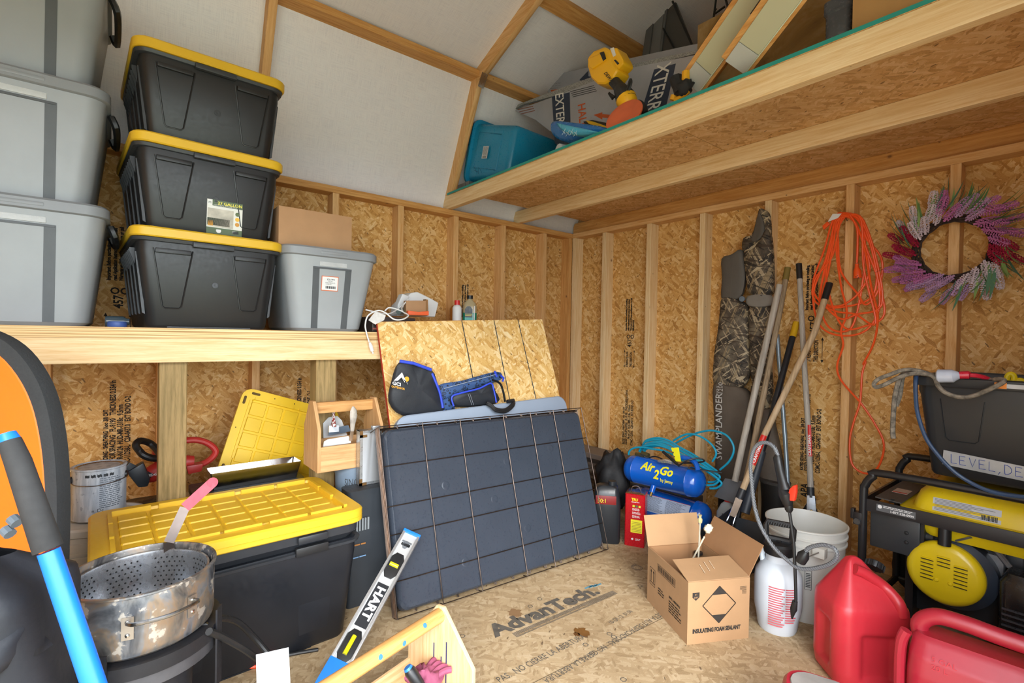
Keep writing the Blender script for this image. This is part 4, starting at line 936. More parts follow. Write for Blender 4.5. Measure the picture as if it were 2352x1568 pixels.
# floor bits near the burner
tag(MB().slab(at(588, 1503, x=1.56), at(590, 1590, x=1.60), at(668, 1590, x=1.60), at(663, 1486, x=1.56), .001).done('paper_tag', pl('#c9cbd0', .7, var=.06, nsc=30)), 'white paper tag hanging on the gas hose', 'tag')
tag(MB().tube([at(430, 1558, z=.008), at(500, 1541, z=.008), at(590, 1529, z=.008), at(640, 1516, z=.008)], .007, 8).done('extension_lead', pl('#e0481c', .4)), 'orange lead lying on the floor in front of the big tote', 'cord')
tag(MB().tube([at(645, 1507, z=.008), at(690, 1498, z=.008), at(731, 1491, z=.008)], .006, 8).done('black_rod', BLK), 'short black rod lying on the floor right of the big tote', 'rod')

# bodyboard, leaning gear at the left edge
a = R(-38); nx = Vector((math.cos(a), math.sin(a), 0)); uu = Vector((-nx.y, nx.x, 0)); 
edge = Vector((1.30, -3.119, 0)); hw = .26
t = thing('bodyboard', 'orange bodyboard with a black foam rim standing upright at the left edge', 'bodyboard', edge-uu*hw)
def outl(k, ins):
    pts = []
    for v, w_ in ((.03, .20), (.2, .235), (.4, .255), (.6, .262), (.75, .260), (.88, .245), (.98, .215), (1.06, .16), (1.105, .09), (1.125, 0)): pts.append((max(0, w_-ins) if v < 1.12 else 0, v-(ins if v > .5 else -ins)))
    R1 = [(w_, v) for w_, v in pts]; L1 = [(-w_, v) for w_, v in reversed(pts[:-1])]
    return [uu*p.x + Vector((0, 0, max(p.y, .01))) + nx*k for p in cat([(x, z, 0) for x, z in R1+L1], 4, True)]
MB().loft([outl(-.052, .012), outl(-.046, .002), outl(-.02, 0), outl(-.006, .002), outl(0, .022)]).done('foam_rail', pl('#2a2c2e', .85, bump=.5, nsc=60), t)
MB().loft([outl(-.0005, .024), outl(.0025, .026)]).done('deck', pl('#ff6a12', .55, var=.05), t)
BLU = pl('#1b74e6', .35, var=.04)
t = thing('blue_handle_tube', 'bright blue tube with a worn black foam grip leaning at the left front', 'handle', at(215, 1568, x=1.95))
o_ = Vector(t.location); p1, p2, p3 = at(22, 1012, x=1.86), at(42, 1060, x=1.87), at(112, 1265, x=1.905); p4 = at(215, 1568, x=1.95); dd = (p4-p3).normalized(); p5 = p4+dd*((p4.z-.01)/-dd.z)
MB().tube([p1-o_, p2-o_, p3-o_-(p3-p2)*.02], [.0145, .0165, .019], 18).done('foam_grip', pl('#2c2c2d', .85, var=.3, bump=.3, nsc=25), t)
MB().tube([p3-o_, p3.lerp(p4, .3)-o_, p4-o_, p5-o_], [.0145, .015, .0155, .0155], 18).done('blue_tube', BLU, t)
MB().tube([p1-o_+(p1-p2)*.35, p1-o_], [.0115, .014], 14).done('end_cap', BLU, t)
t = thing('black_gear_bag', 'slumped black nylon gear bag with buckles standing behind the blue tube', 'bag', (1.71, -3.195, 0))
def bagf(u, v):
    a = 2*PI*u; z = v*.72; prof = .165*(1-.25*v)*(1 if v < .93 else (1-v)/.07*.6+.4)
    f = 1+.10*noise.noise(Vector((math.cos(a)*1.6, math.sin(a)*1.6, z*3)))+.09*math.sin(5*a+9*z)*v
    return Vector((math.cos(a)*prof*.85*f + .02*v, math.sin(a)*prof*f - .0*v, z))
MB().grid(bagf, 40, 30, True).done('bag_body', pl('#171a22', .6, var=.25, bump=.3, nsc=20), t, ang=80)
blob('bag_flap', (.05, .0, .60), .08, .12, .08, .5, 1.8, pl('#171a22', .6, var=.25, bump=.3, nsc=20), t, seed=5)
for (px, py) in ((12, 1215), (28, 1190)):
    MB().cyl(at(px, py, x=1.80)-Vector(t.location), at(px+12, py+12, x=1.81)-Vector(t.location), .009, 10).done('buckle', pl('#5b6670', .4), t)

# ================================================================== RIGHT
CBL = pl('#0f57b8', .22, var=.05, coat=.4)
A1, A2 = Vector((1.075, -.590, .345)), Vector((1.555, -.545, .345)); axd = (A2-A1).normalized(); Lt = (A2-A1).length
t = thing('air_compressor', 'small blue twin tank air compressor with yellow lettering on the floor', 'air compressor', (1.3, -.55, 0))
o_ = Vector(t.location); r_ = .079
def tank(a, nm):
    pr = [(.0001, -.0), (.03, .004), (.055, .014), (.072, .032), (r_, .055), (r_, .075), (r_+.0015, .077), (r_, .079), (r_, Lt-.079), (r_+.0015, Lt-.077), (r_, Lt-.075), (r_, Lt-.055), (.072, Lt-.032), (.055, Lt-.014), (.03, Lt-.004), (.0001, Lt)]
    return MB().lathe(pr, 40, a-o_, axd).done(nm, CBL, t, ang=50)
A1b = A1+Vector((-.01, .085, -.205))
tank(A1, 'upper_tank'); tank(A1b, 'lower_tank')
sd = Vector((axd.y, -axd.x, 0))   # towards the viewer
def tf(A, x0, ph0, r2=r_+.0008):
    return lambda u, v: tuple(A-o_ + axd*(x0+u) + (sd*math.cos(R(ph0)+v/r_) + Vector((0, 0, 1))*math.sin(R(ph0)+v/r_))*r2)
TY = pl('#e8de1e', .4)
txt('Air', .070, None, None, None, TY, t, fn=tf(A1, .140, 21), off=.0022, shear=.15, sx=.88); txt('2', .070, None, None, None, TY, t, fn=tf(A1, .225, -4), off=.0022, shear=.15, sx=.9)
txt('Go', .070, None, None, None, TY, t, fn=tf(A1, .256, 18), off=.0022, shear=.15, sx=.88); txt('by Jenny', .026, None, None, None, TY, t, fn=tf(A1, .268, -10), off=.0006, sx=.85)
LBL = pl('#a9b6cc', .35, var=.03)
def patch(A, x0, x1, p0, p1, m, nm, r2=r_+.0006):
    f = tf(A, 0, 0, r2); MB().grid(lambda u, v: f(x0+(x1-x0)*u, R(p0+(p1-p0)*v)*r_), 8, 14).done(nm, m, t)
patch(A1b, .05, .395, -20, 50, LBL, 'warning_label'); patch(A1b, .055, .39, 50, 52, pl('#b03a30', .5), 'label_stripe', r_+.0008)
for x0, w_, p_, n_, sd__ in ((.06, .065, -2, 9, 4), (.14, .10, -14, 15, 5), (.255, .12, -14, 15, 6)):
    ill(w_, R(46-p_)*r_, None, None, None, pl('#5c6474', .6), t, n_, fn=tf(A1b, x0, p_, r_+.0011), name='label_print', seed=sd__)
MB().cyl(A1-o_+axd*.215+sd*.055-Vector((0, 0, .055)), A1-o_+axd*.215+sd*.075-Vector((0, 0, .09)), .016, 12).done('drain_boss', CBL, t)
MB().cyl(A1-o_+axd*.215+sd*.072-Vector((0, 0, .085)), A1-o_+axd*.215+sd*.085-Vector((0, 0, .108)), .007, 8).done('drain_valve', pl('#a88b4a', .3, .9), t)
for x in (.07, Lt-.10): MB().prism([A1b-o_+axd*x+sd*.05-Vector((0, 0, .06)), A1b-o_+axd*x+sd*.10-Vector((0, 0, .138)), A1b-o_+axd*x-sd*.08-Vector((0, 0, .138)), A1b-o_+axd*x-sd*.04-Vector((0, 0, .06))], axd*.028).done('foot', CBL, t, bev=.003)
mo = (A1+A1b)/2-o_+Vector((0, .06, .06))
MB().lathe([(.0001, 0), (.055, .005), (.06, .02), (.06, .16), (.05, .18), (.0001, .185)], 24, mo+axd*.12, axd).done('motor', BLK, t); MB().lathe([(.0001, 0), (.06, 0), (.06, .05), (.0001, .05)], 20, mo+axd*.36+Vector((0, 0, .02)), axd).done('pump_head', pl('#8e9196', .4, .7), t)
def cq(px, py, y=-.52): return at(px, py, y=y)-o_
MB().tube(cat([cq(1565, 1050, -.60), cq(1585, 1054, -.6), cq(1598, 1064, -.61), cq(1603, 1080, -.62)], 5), .013, 10).done('carry_handle', CBL, t)
MB().tube(cat([cq(1487, 1052, -.56), cq(1505, 1048, -.58), cq(1525, 1056, -.6)], 4), .004, 6).tube(cat([cq(1560, 1068, -.64), cq(1580, 1057, -.64), cq(1605, 1052, -.6), cq(1618, 1058, -.58), (cq(1600, 1062, -.58)), cq(1570, 1063, -.58)], 5), .0045, 6).tube(cat([cq(1580, 1075, -.6), cq(1620, 1080, -.56), cq(1658, 1085, -.52)], 4), .004, 6).done('power_cord', BLK, t)
MB().cyl(cq(1523, 1037, -.62), cq(1555, 1065, -.65), .008, 10).cyl(cq(1555, 1065, -.65), cq(1560, 1070, -.655), .006, 8).done('air_nozzle', BLK, t)
MB().tube([cq(1512, 1059, -.63), cq(1530, 1058, -.63), cq(1545, 1062, -.63)], [.006, .012, .010], 10).done('blow_gun', pl('#c9ccd0', .25, .8), t)
MB().cyl(cq(1460, 1042, -.60), cq(1478, 1046, -.60), .010, 8).cyl(cq(1474, 1040, -.6), cq(1490, 1046, -.6), .014, 8).done('coupler', pl('#6e6a48', .4, .8), t)
MB().slab(cq(1552, 1059, -.63), cq(1564, 1060, -.63), cq(1559, 1027, -.62), cq(1541, 1028, -.62), .001).done('hang_tag', pl('#e6df1c', .5), t)
for k, (px, py) in enumerate(((1546, 1039), (1549, 1049))): MB().lathe([(.0001, 0), (.005, 0), (.0001, .0004)], 6, cq(px, py, -.6265), (0, -1, 0)).done('tag_print', INKB, t)
TEAL = pl('#1793b4', .35, var=.08)
t = thing('air_hose', 'teal air hose coiled on top of the blue compressor', 'hose', (1.4, -.45, .42)); o2 = Vector(t.location)
def zz5(X, Y, y): return at(1380+X/5.228, 960+Y/5.228, y=y)-o2
def hose(pts, y, dx=0, dy=0): return MB().tube(cat([zz5(a+dx, b_+dy, y) for a, b_ in pts], 6), .0058, 8).done('hose_loop', TEAL, t)
hose([(870, 270), (1000, 200), (1120, 195), (1250, 250), (1350, 340), (1385, 430), (1340, 520)], -.42)
hose([(900, 300), (1050, 220), (1200, 165), (1350, 150), (1500, 200), (1580, 300), (1595, 400), (1540, 520), (1430, 620)], -.40)
C_ = [(500, 350), (540, 270), (680, 238), (820, 270), (950, 350), (1100, 430), (1250, 530), (1400, 640), (1440, 690), (1380, 740), (1300, 745)]
for k, (dx, dy, yy) in enumerate(((0, 0, -.46), (-12, 22, -.47), (6, 44, -.49), (-25, 60, -.5), (0, 80, -.51), (10, 98, -.50))): hose(C_ if k % 2 else C_[:-3], yy, dx, dy)
hose([(335, 440), (345, 395), (400, 358), (500, 350), (620, 370), (740, 388), (850, 430), (1000, 520)], -.54); hose([(460, 400), (500, 345), (640, 320), (800, 360), (950, 440), (1100, 520), (1250, 600), (1400, 650)], -.52)

t = thing('oil_jug', 'black plastic jug marked 50:1 standing right of the wire crate', 'jug', (1.165, -.872, 0), -48); JB = pl('#23272c', .32)
MB().loft([rr(.05, .07, .02, 0), rr(.055, .075, .025, .01), rr(.055, .075, .025, .20), rr(.055, .073, .025, .215), rr(.05, .066, .025, .27), rr(.04, .06, .02, .30), rr(.03, .04, .02, .31)]).done('jug_body', JB, t)
MB().box(.0545, .0565, -.06, .05, .215, .262).done('label', pl('#7e1c1c', .4), t, bev=.004); txt('50:1', .032, (.0575, -.05, .224), (0, 1, 0), (0, 0, 1), pl('#dcd02a', .4), t, sx=.9)
MB().cyl((0, .03, .30), (0, .03, .33), .022, 16).done('cap', JB, t)
t = thing('fuel_can', 'red metal fuel can with small yellow label beside the black jug', 'can', (1.292, -.775, 0), 28)
RC = pl('#b5121f', .28, var=.04)
MB().loft([rr(.052, .045, .008, 0), rr(.053, .046, .008, .004), rr(.053, .046, .008, .275), rr(.054, .047, .008, .278), rr(.05, .043, .008, .281)]).done('can_body', RC, t)
MB().loft([rr(.0505, .0435, .008, .2812), rr(.045, .038, .008, .285)]).done('can_top', pl('#b09478', .25, .9), t)
MB().tube(cat([(-.03, 0, .283), (-.02, -.005, .31), (.01, 0, .312), (.025, 0, .284)], 4), .008, 8, sq=(.25, 1)).done('can_handle', pl('#c7b8a8', .25, .8), t)
txt('TRU', .022, (-.018, -.0468, .245), (1, 0, 0), (0, 0, 1), TY, t, sx=.8, off=.0006); ill(.05, .006, (-.018, -.0464, .236), (1, 0, 0), (0, 0, 1), WHT, t, 1, seed=7)
MB().box(-.02, .04, -.0468, -.0462, .075, .145).done('label', pl('#e6dc2a', .45), t)
for k in range(7): MB().box(-.015, .035, -.0474, -.0468, .082+.008*k, .084+.008*k).done('label_print', pl('#7d6a2a', .6), t)
for k in range(3): ill(.045, .014, (-.013, -.0464, .193-.019*k), (1, 0, 0), (0, 0, 1), WHT, t, 3, seed=8+k)
for k, c_ in enumerate(('#c9cf3a', '#3c6a3c', '#c9cf3a')): MB().box(-.012+.016*k, -.001+.016*k, -.0472, -.0462, .212, .223).done('label_icon', pl(c_, .5), t)
MB().lathe([(.0001, 0), (.006, 0), (.0001, .0004)], 12, (-.01, -.0466, .04), (0, -1, 0)).done('label_icon', WHT, t); ill(.03, .012, (.005, -.0464, .034), (1, 0, 0), (0, 0, 1), WHT, t, 2, seed=12)
txt('L', .02, (-.054, .0, .012), (0, -1, 0), (0, 0, 1), TY, t)
# flooring cartons along the back wall, black bag
zt0 = 0
for k in range(5):
    t = thing('flooring_carton', ['brown', 'grey brown', 'dark brown', 'grey brown', 'brown grey'][k] + ' long flooring carton by the back wall, ' + ['bottom of', 'second in', 'third in', 'fourth in', 'top of'][k] + ' the pile', 'box', (.72+.012*((k*7) % 3), -.25, zt0), 1.5*((k*5) % 3-1)*.4, 'flooring cartons lying behind the compressor')
    h_ = .052 if k < 4 else .085
    MB().box(-.58, .58, -.095, .095, 0, h_-.0006).done('carton', pl(['#7c5a3c', '#6a6058', '#4d443e', '#6d645c', '#7b7068'][k], .6, var=.08), t, bev=.002, seg=1)
    MB().box(-.578, .578, -.0962, -.095, h_*.25, h_*.6).done('carton_band', pl('#3a3634' if k == 4 else '#8d8880', .5), t)
    if k == 4: txt('of Flooring Industries', .018, (.10, -.0968, h_*.32), (1, 0, 0), (0, 0, 1), WHT, t, sx=.9)
    zt0 += h_
t = thing('black_bag', 'black fabric bag showing behind the right edge of the wire crate', 'bag', (.98, -.60, 0))
blob('bag_body', (0, 0, .235), .10, .11, .18, .30, 1.9, pl('#121316', .7, var=.2), t, seed=8)
t = thing('clear_jug', 'small clear jug with a red cap behind the compressor tanks', 'jug', (1.62, -.42, 0))
MB().loft([rr(.045, .035, .015, 0), rr(.048, .038, .018, .01), rr(.048, .038, .018, .19), rr(.03, .025, .015, .235), rr(.015, .015, .0149, .25)]).done('jug_body', pl('#9aa0a0', .2, var=.1), t)
MB().lathe([(.0001, .25), (.017, .25), (.017, .262), (.024, .265), (.024, .275), (.0001, .275)], 16).done('cap', pl('#c93128', .4), t)

# ------------------------------------------------------------------ waders hanging on the back wall
def camo2():
    m, nt, b = mat('reed_camo'); g = N(nt); co = g.n('ShaderNodeTexCoord').outputs['Object']
    base = g.ramp(g.noise(co, 16, 4), ((.35, hexc('#26221f')), (.5, hexc('#51473b')), (.65, hexc('#6d6353'))))
    for k, (an, sc, th_, c_) in enumerate(((.5, 22, .94, '#a9987c'), (-.4, 26, .955, '#8c7a5c'), (1.1, 20, .94, '#14110f'), (-1.0, 24, .95, '#b9a88a'), (1.5, 18, .93, '#3b2d20'))):
        v = g.map(g.map(co, rot=(0, an, 0)), sc=(3.2, 1, .32)); vo = g.vor(v, sc*1.1); n_ = g.noise(g.map(g.map(co, rot=(0, an, 0)), sc=(9, 3, .8)), 7, 2, .5, .6)
        f = g.math('GREATER_THAN', n_, .585+.01*k); base = g.mix(g.math('MULTIPLY', f, .85), base, hexc(c_))
    g.l(base, b.inputs['Base Color']); b.inputs['Roughness'].default_value = .75; return m
RC2 = camo2(); NEO = pl('#55504a', .7, var=.06, bump=.2, nsc=50)
t = thing('waders', 'reed camouflage chest waders with dark boots hanging on the back wall', 'waders', at(1710, 900, y=-.13)); o3 = Vector(t.location)
def z3(X, Y, y): return at(1300+X/2.8, 440+Y/2.8, y=y)
def cloth(nm, pts, y, dep, m, bul=.014, seed=0, crop3=True):
    P = [(z3(a, b_, y) if crop3 else at(a, b_, y=y))-o3 for a, b_ in pts]; r1 = cat(P, 3, True); n = Vector((.25, -1, 0)).normalized()
    # medial pull: shrink horizontally towards the local mid line so that long strips stay strips
    xs_ = {}
    c = sum(P, Vector())/len(P)
    def shrink(p, k, kz):
        zs2 = p.z; near = sorted(r1, key=lambda q: abs(q.z-zs2))[:6]; mx = (min(q.x for q in near)+max(q.x for q in near))/2
        return Vector((mx+(p.x-mx)*k, p.y, c.z+(p.z-c.z)*kz))
    rings = [[p-n*dep for p in r1], r1]
    for k, kz, bb in ((.82, .995, .7), (.5, .985, 1.0), (.15, .97, 1.08)):
        rings.append([shrink(p, k, kz)+n*(bul*bb + .007*noise.noise(Vector((p.x*20, seed, p.z*9)))) for p in r1])
    return MB().loft(rings).done(nm, m, t, ang=70)
cloth('left_leg_camo', [(1000, 690), (1050, 680), (1120, 700), (1165, 740), (1170, 900), (1175, 1050), (1175, 1180), (1130, 1260), (1050, 1245), (950, 1240), (952, 1050), (975, 900), (990, 760)], -.15, .05, RC2, .02, 1)
cloth('right_leg_camo', [(1180, 720), (1310, 730), (1318, 850), (1310, 1000), (1318, 1150), (1325, 1300), (1300, 1390), (1250, 1420), (1190, 1200), (1178, 1000)], -.145, .05, RC2, .02, 2)
cloth('bib_lining', [(1000, 432), (1060, 405), (1125, 372), (1140, 420), (1150, 560), (1120, 680), (1040, 690), (998, 680), (1003, 550)], -.15, .04, NEO, .010, 3)
cloth('bib_camo', [(1145, 395), (1200, 370), (1240, 320), (1290, 240), (1318, 290), (1330, 420), (1332, 600), (1320, 660), (1240, 675), (1170, 640), (1155, 520)], -.155, .05, RC2, .016, 4)
cloth('collar', [(1135, 380), (1140, 300), (1195, 275), (1225, 180), (1243, 112), (1285, 120), (1308, 150), (1316, 270), (1280, 300), (1250, 350), (1180, 380)], -.14, .04, RC2, .008, 5)
cloth('shoulder_lining', [(1205, 260), (1240, 135), (1275, 200), (1272, 280), (1220, 320), (1190, 310)], -.152, .01, NEO, .006, 6)
cloth('belt', [(1168, 670), (1320, 665), (1320, 730), (1175, 735)], -.165, .02, pl('#7a756e', .7), .006, 7)
cloth('left_lower_leg', [(948, 1240), (1050, 1245), (1130, 1262), (1180, 1330), (1190, 1600), (1200, 1800), (1190, 1950), (980, 1900), (960, 1700), (953, 1450)], -.16, .06, pl('#5b5045', .75, var=.1, bump=.2, nsc=50), .024, 8)
cloth('right_lower_leg', [(1190, 1250), (1260, 1400), (1310, 1400), (1350, 1560), (1390, 1750), (1395, 1860), (1270, 1890), (1210, 1700), (1195, 1450)], -.16, .06, pl('#5b5045', .75, var=.1, bump=.2, nsc=50), .026, 9)
RUB = pl('#1e1b18', .45, var=.1)
for (xc, yc) in ((1672, 1150), (1775, 1150)):
    pts = [at(xc-36, 1115, y=-.2), at(xc+36, 1120, y=-.2), at(xc+34, 1200, y=-.2), at(xc+30, 1290, y=-.2), at(xc-34, 1290, y=-.2), at(xc-38, 1200, y=-.2)]
    a_, b_ = (pts[0]+pts[1])/2-o3, (pts[3]+pts[4])/2-o3; b_.z = .03-o3.z
    MB().tube([a_+Vector((0, .03, .02)), a_.lerp(b_, .3)+Vector((0, .03, 0)), a_.lerp(b_, .7)+Vector((0, .02, 0)), b_], [.075, .068, .066, .075], 20, sq=(1, .8)).done('boot', RUB, t)
    MB().tube([b_+Vector((0, .03, .01)), b_+Vector((.01, -.06, .005)), b_+Vector((.02, -.14, -.0))], [.045, .05, .035], 14, sq=(.62, 1)).done('boot_foot', RUB, t)
    MB().tube([a_+Vector((0, .03, .03)), a_+Vector((0, .03, .015))], [.080, .078], 20, sq=(1, .8)).done('elastic_cuff', pl('#3a3530', .8, var=.3, nsc=200), t)
xd_ = (z3(985, 1300, -.2)-z3(985, 1500, -.2)).normalized(); yd_ = Vector((-1, 0, 0))
txt('SWAMPLANDER', .058, z3(1003, 1725, -.197)-o3, xd_, yd_, pl('#b8b4ae', .6), t, sx=.93, off=.0006); txt('1200', .040, z3(1008, 1305, -.197)-o3, xd_, yd_, pl('#b8b4ae', .6), t, sx=.9); txt('TRKR-X', .018, z3(980, 1310, -.197)-o3, xd_, yd_, pl('#b8b4ae', .6), t, sx=.9)
MB().lathe([(.0001, 0), (.016, 0), (.016, .008), (.0001, .01)], 16, z3(1135, 690, -.18)-o3, (0, -1, 0)).done('buckle', pl('#66727e', .4), t)

# ------------------------------------------------------------------ long handled tools leaning on the back wall
GW = wood('weathered_handle', hexc('#b9b1a6'), hexc('#8f877d'), .1); GWB = wood('brown_handle', hexc('#a99377'), hexc('#7d6a52'), .1); GWL = wood('light_handle', hexc('#c9b090'), hexc('#a58a68'), .1)
def tool(nm, label, pts, r, m, tip=None, cat_='tool', grp=None):
    P = [at(a, b_, y=y) for a, b_, y in pts]; t = thing(nm, label, cat_, P[-1]); o = Vector(t.location)
    MB().tube([p-o for p in P], r, 12).done('handle', m, t)
    if tip:
        a, b_ = P[0]-o, P[1]-o; d_ = (b_-a).normalized(); MB().tube([a-d_*.003, a+d_*tip[1]], r*1.12 if not isinstance(r, list) else r[0]*1.12, 12).done('grip', tip[0], t)
    return t, P, o
TB = pl('#24262a', .5)
def tines(t, o, c, d_, side, n_, spread, L_, w0=.01, down=Vector((0, 0, 0)), nm='tine', r=.0022):
    for i in range(n_):
        f = (i/(n_-1)-.5)*2
        e = c + d_*L_*(1-.12*f*f) + side*spread*f
        m_ = c + d_*L_*.5 + side*spread*f*.42
        MB().tube(cat([c+side*w0*f, m_, e, e+down], 3), r, 5, sq=(1, 2)).done(nm, TB, t)
t, P, o = tool('shovel', 'shovel with a pale grey weathered handle, leftmost of the leaning tools', [(1791, 654, -.215), (1711, 997, -.40), (1688, 1105, -.46)], .0165, GW)
MB().slab(at(1640, 1140, y=-.45)-o, at(1700, 1160, y=-.46)-o, at(1706, 1105, y=-.44)-o, at(1665, 1098, y=-.44)-o, .004).done('blade', pl('#66686b', .5, .3, var=.2), t, bev=.001)
t, P, o = tool('garden_rake', 'garden tool with a brown handle and yellowed tip beside the pale grey handle', [(1809, 616, -.10), (1790, 720, -.18), (1736, 997, -.40), (1712, 1110, -.48)], .0145, GWB, (pl('#7d6a30', .6), .07))
MB().tube([P[-1]-o, P[-1]-o+(P[-1]-P[-2])*.9], .012, 8).done('socket', TB, t)
t, P, o = tool('flat_shovel', 'shovel with a black fibreglass handle and yellow end leaning among the tools', [(1829, 742, -.14), (1761, 997, -.44), (1724, 1130, -.56)], .0155, pl('#1a1e24', .35, var=.2), (pl('#c79a12', .45, var=.15), .085))
MB().tube([P[-2].lerp(P[-1], .3)-o, P[-1]-o+(P[-1]-P[-2])*.35], [.020, .022], 12).done('blade_socket', pl('#2b3038', .5), t)
e = P[-1]-o+(P[-1]-P[-2])*.35; sd_ = Vector((1, .12, 0)).normalized()
MB().slab(e-sd_*.10+Vector((0, -.03, -.265)), e+sd_*.10+Vector((0, -.03, -.265)), e+sd_*.11+Vector((0, 0, -.03)), e-sd_*.11+Vector((0, 0, -.03)), .004).done('blade', pl('#3c3f44', .5, .3, var=.2), t, bev=.001)
# leaf rake in front, with sticker
t, P, o = tool('leaf_rake', 'leaf rake with a light wooden handle, red sticker and black tines by the open box', [(1905, 652, -.17), (1870, 765, -.28), (1755, 1000, -.50), (1703, 1132, -.62)], .0148, GWL, (BLK, .09))
d_ = (P[-1]-P[-2]).normalized(); vw = (CAM-P[2]).normalized(); s_ = d_.cross(vw).normalized(); vw = s_.cross(d_).normalized()
def onh(a, rad): return lambda u, v: tuple(a-o + d_*(-u) + (vw*math.cos(v/rad)+s_*math.sin(v/rad))*(rad+.0006))
sa = at(1741, 1055, y=-.535)
f_ = onh(P[2].lerp(P[3], 0)+(P[3]-P[2])*.48, .0150)
MB().grid(lambda u, v: f_(u*.155-.01, (v-.5)*.030), 4, 8).done('sticker', pl('#c8251c', .4), t)
txt('CRAFTSMAN', .019, None, None, None, WHT, t, fn=lambda u, v: Vector(f_(u, v-.0065))+vw*.0006, off=.0003, sx=.98)
e = P[-1]-o
MB().tube([e-d_*.02, e+d_*.035], .0185, 14).done('collar', TB, t)
MB().slab(e-s_*.016+d_*.03+vw*.018, e+s_*.016+d_*.03+vw*.018, e+s_*.014+d_*.12+vw*.02, e-s_*.014+d_*.12+vw*.02, .003).done('socket_plate', pl('#8d7d6e', .6, .5, var=.25), t)
for k in (-1, 1): MB().tube(cat([e+d_*.06+s_*.012*k, e+d_*.14+s_*.014*k+vw*.02, e+d_*.18+s_*.02*k+vw*.012, e+d_*.165+s_*.026*k], 4), .003, 6).done('spring_wire', CHROME, t)
dn = Vector((d_.x*.5, d_.y*.5, -1)).normalized(); sx_ = Vector((.98, .1, 0)); 
tines(t, o, e+d_*.07, (dn+Vector((-.40, 0, .14))).normalized(), Vector((1, .15, .30)).normalized(), 23, .21, .32, .012, r=.0032)
# second leaf rake
t, P, o = tool('leaf_rake', 'leaf rake with grey handle and black grip leaning on the bare wall', [(1835, 607, -.10), (1845, 800, -.19), (1857, 990, -.27), (1862, 1128, -.33)], .0135, GW, (BLK, .085))
d_ = (P[-1]-P[-2]).normalized(); vw = (CAM-P[2]).normalized(); s_ = d_.cross(vw).normalized(); vw = s_.cross(d_).normalized()
f2 = (lambda A: (lambda u, v: tuple(A-o + d_*(-u) + (vw*math.cos(v/.0138)+s_*math.sin(v/.0138))*.0144)))(at(1862, 1048, y=-.295))
MB().grid(lambda u, v: f2(u*.155, (v-.25)*.026), 4, 8).done('sticker', pl('#c8251c', .4), t)
txt('CRAFTSMAN', .018, None, None, None, WHT, t, fn=lambda u, v: Vector(f2(u+.004, v-.002))+vw*.0006, off=.0003, sx=.98)
e = P[-1]-o
MB().tube([e-d_*.02, e+d_*.03], .0165, 14).done('collar', TB, t); MB().slab(e-s_*.017+d_*.02+vw*.015, e+s_*.017+d_*.02+vw*.015, e+s_*.022+d_*.13+vw*.015, e-s_*.022+d_*.13+vw*.015, .004).done('socket_plate', pl('#8f9296', .45, .8), t, bev=.001)
for z in (.09, .11): MB().lathe([(.0001, 0), (.006, 0), (.004, .003), (.0001, .004)], 10, e+d_*z+vw*.015, vw).done('rivet', pl('#b08a40', .3, .8), t)
tines(t, o, e+d_*.05, Vector((0, -.12, -1)).normalized(), Vector((1, 0, 0)), 15, .20, .28, .012)
t, P, o = tool('metal_pole', 'thin blue grey metal pole leaning behind the sprayer wand', [(1785, 768, -.095), (1803, 1000, -.15), (1818, 1250, -.22)], .0115, pl('#8d9aa2', .35, .5, var=.15))

# ------------------------------------------------------------------ open cardboard box
t = thing('foam_box', 'open brown cardboard box printed with a large black diamond on the floor', 'box', (1.97, -1.359, 0), 62.6)
bx, by, bz, th = .254, .318, .229, .004
CK = pl('#ab8762', .8, var=.04, nsc=60); CI = pl('#9c7450', .85, var=.06)
MB().box(0, bx, 0, th, 0, bz).done('front_panel', CK, t); MB().box(0, th, th, by, 0, bz).done('side_panel', CK, t); MB().box(bx-th, bx, th, by, 0, bz).done('side_panel', CK, t); MB().box(th, bx-th, by-th, by, 0, bz).done('back_panel', CI, t); MB().box(th, bx-th, th, by-th, 0, th).done('bottom_panel', CI, t)
def flap(a, b_, c, d__, m=CK): return MB().slab(a, b_, c, d__, th*.8).done('flap', m, t, bev=.0008, seg=1)
flap((0, 0, bz+.003), (bx, 0, bz+.003), (bx-.004, .125, bz+.030), (.004, .125, bz+.030)); flap((0, by, bz), (bx, by, bz), (bx, by+.045, bz+.118), (0, by+.045, bz+.118))
flap((bx, .004, bz), (bx, by, bz), (bx+.060, by, bz+.115), (bx+.060, .004, bz+.115), CI); flap((th, .05, bz), (th, by, bz), (.03, by, bz-.10), (.03, .05, bz-.10), CI)
f = lambda x, z: Vector((x, -.0006, z))
def lineq(a, b_, w_, nm='print'):
    a, b_ = Vector(a), Vector(b_); d__ = (b_-a).normalized(); n_ = Vector((-d__.z, 0, d__.x))*w_/2
    MB().slab(a-n_, b_-n_, b_+n_, a+n_, .0002).done(nm, INK, t, smooth=False)
cx, cz, h1 = .128, .138, .068
C4 = [f(cx, cz-h1), f(cx+h1, cz), f(cx, cz+h1), f(cx-h1, cz)]
PB = pl('#2f2a26', .75, var=.2)
for i in range(4): lineq(C4[i], C4[(i+1) % 4], .0035, 'diamond_outline')
k = .45
MB().prism([f(cx, cz+h1), f(cx-h1*k, cz+h1*(1-k)), f(cx+h1*k, cz+h1*(1-k))], (0, -.0002, 0)).done('diamond_tip', PB, t, smooth=False); MB().prism([f(cx, cz-h1), f(cx-h1*k, cz-h1*(1-k)), f(cx+h1*k, cz-h1*(1-k))], (0, -.0002, 0)).done('diamond_tip', PB, t, smooth=False)
txt('INSULATING FOAM SEALANT', .021, f(.021, .040), (1, 0, 0), (0, 0, 1), PB, t, sx=.74, off=.0012, sp=.95)
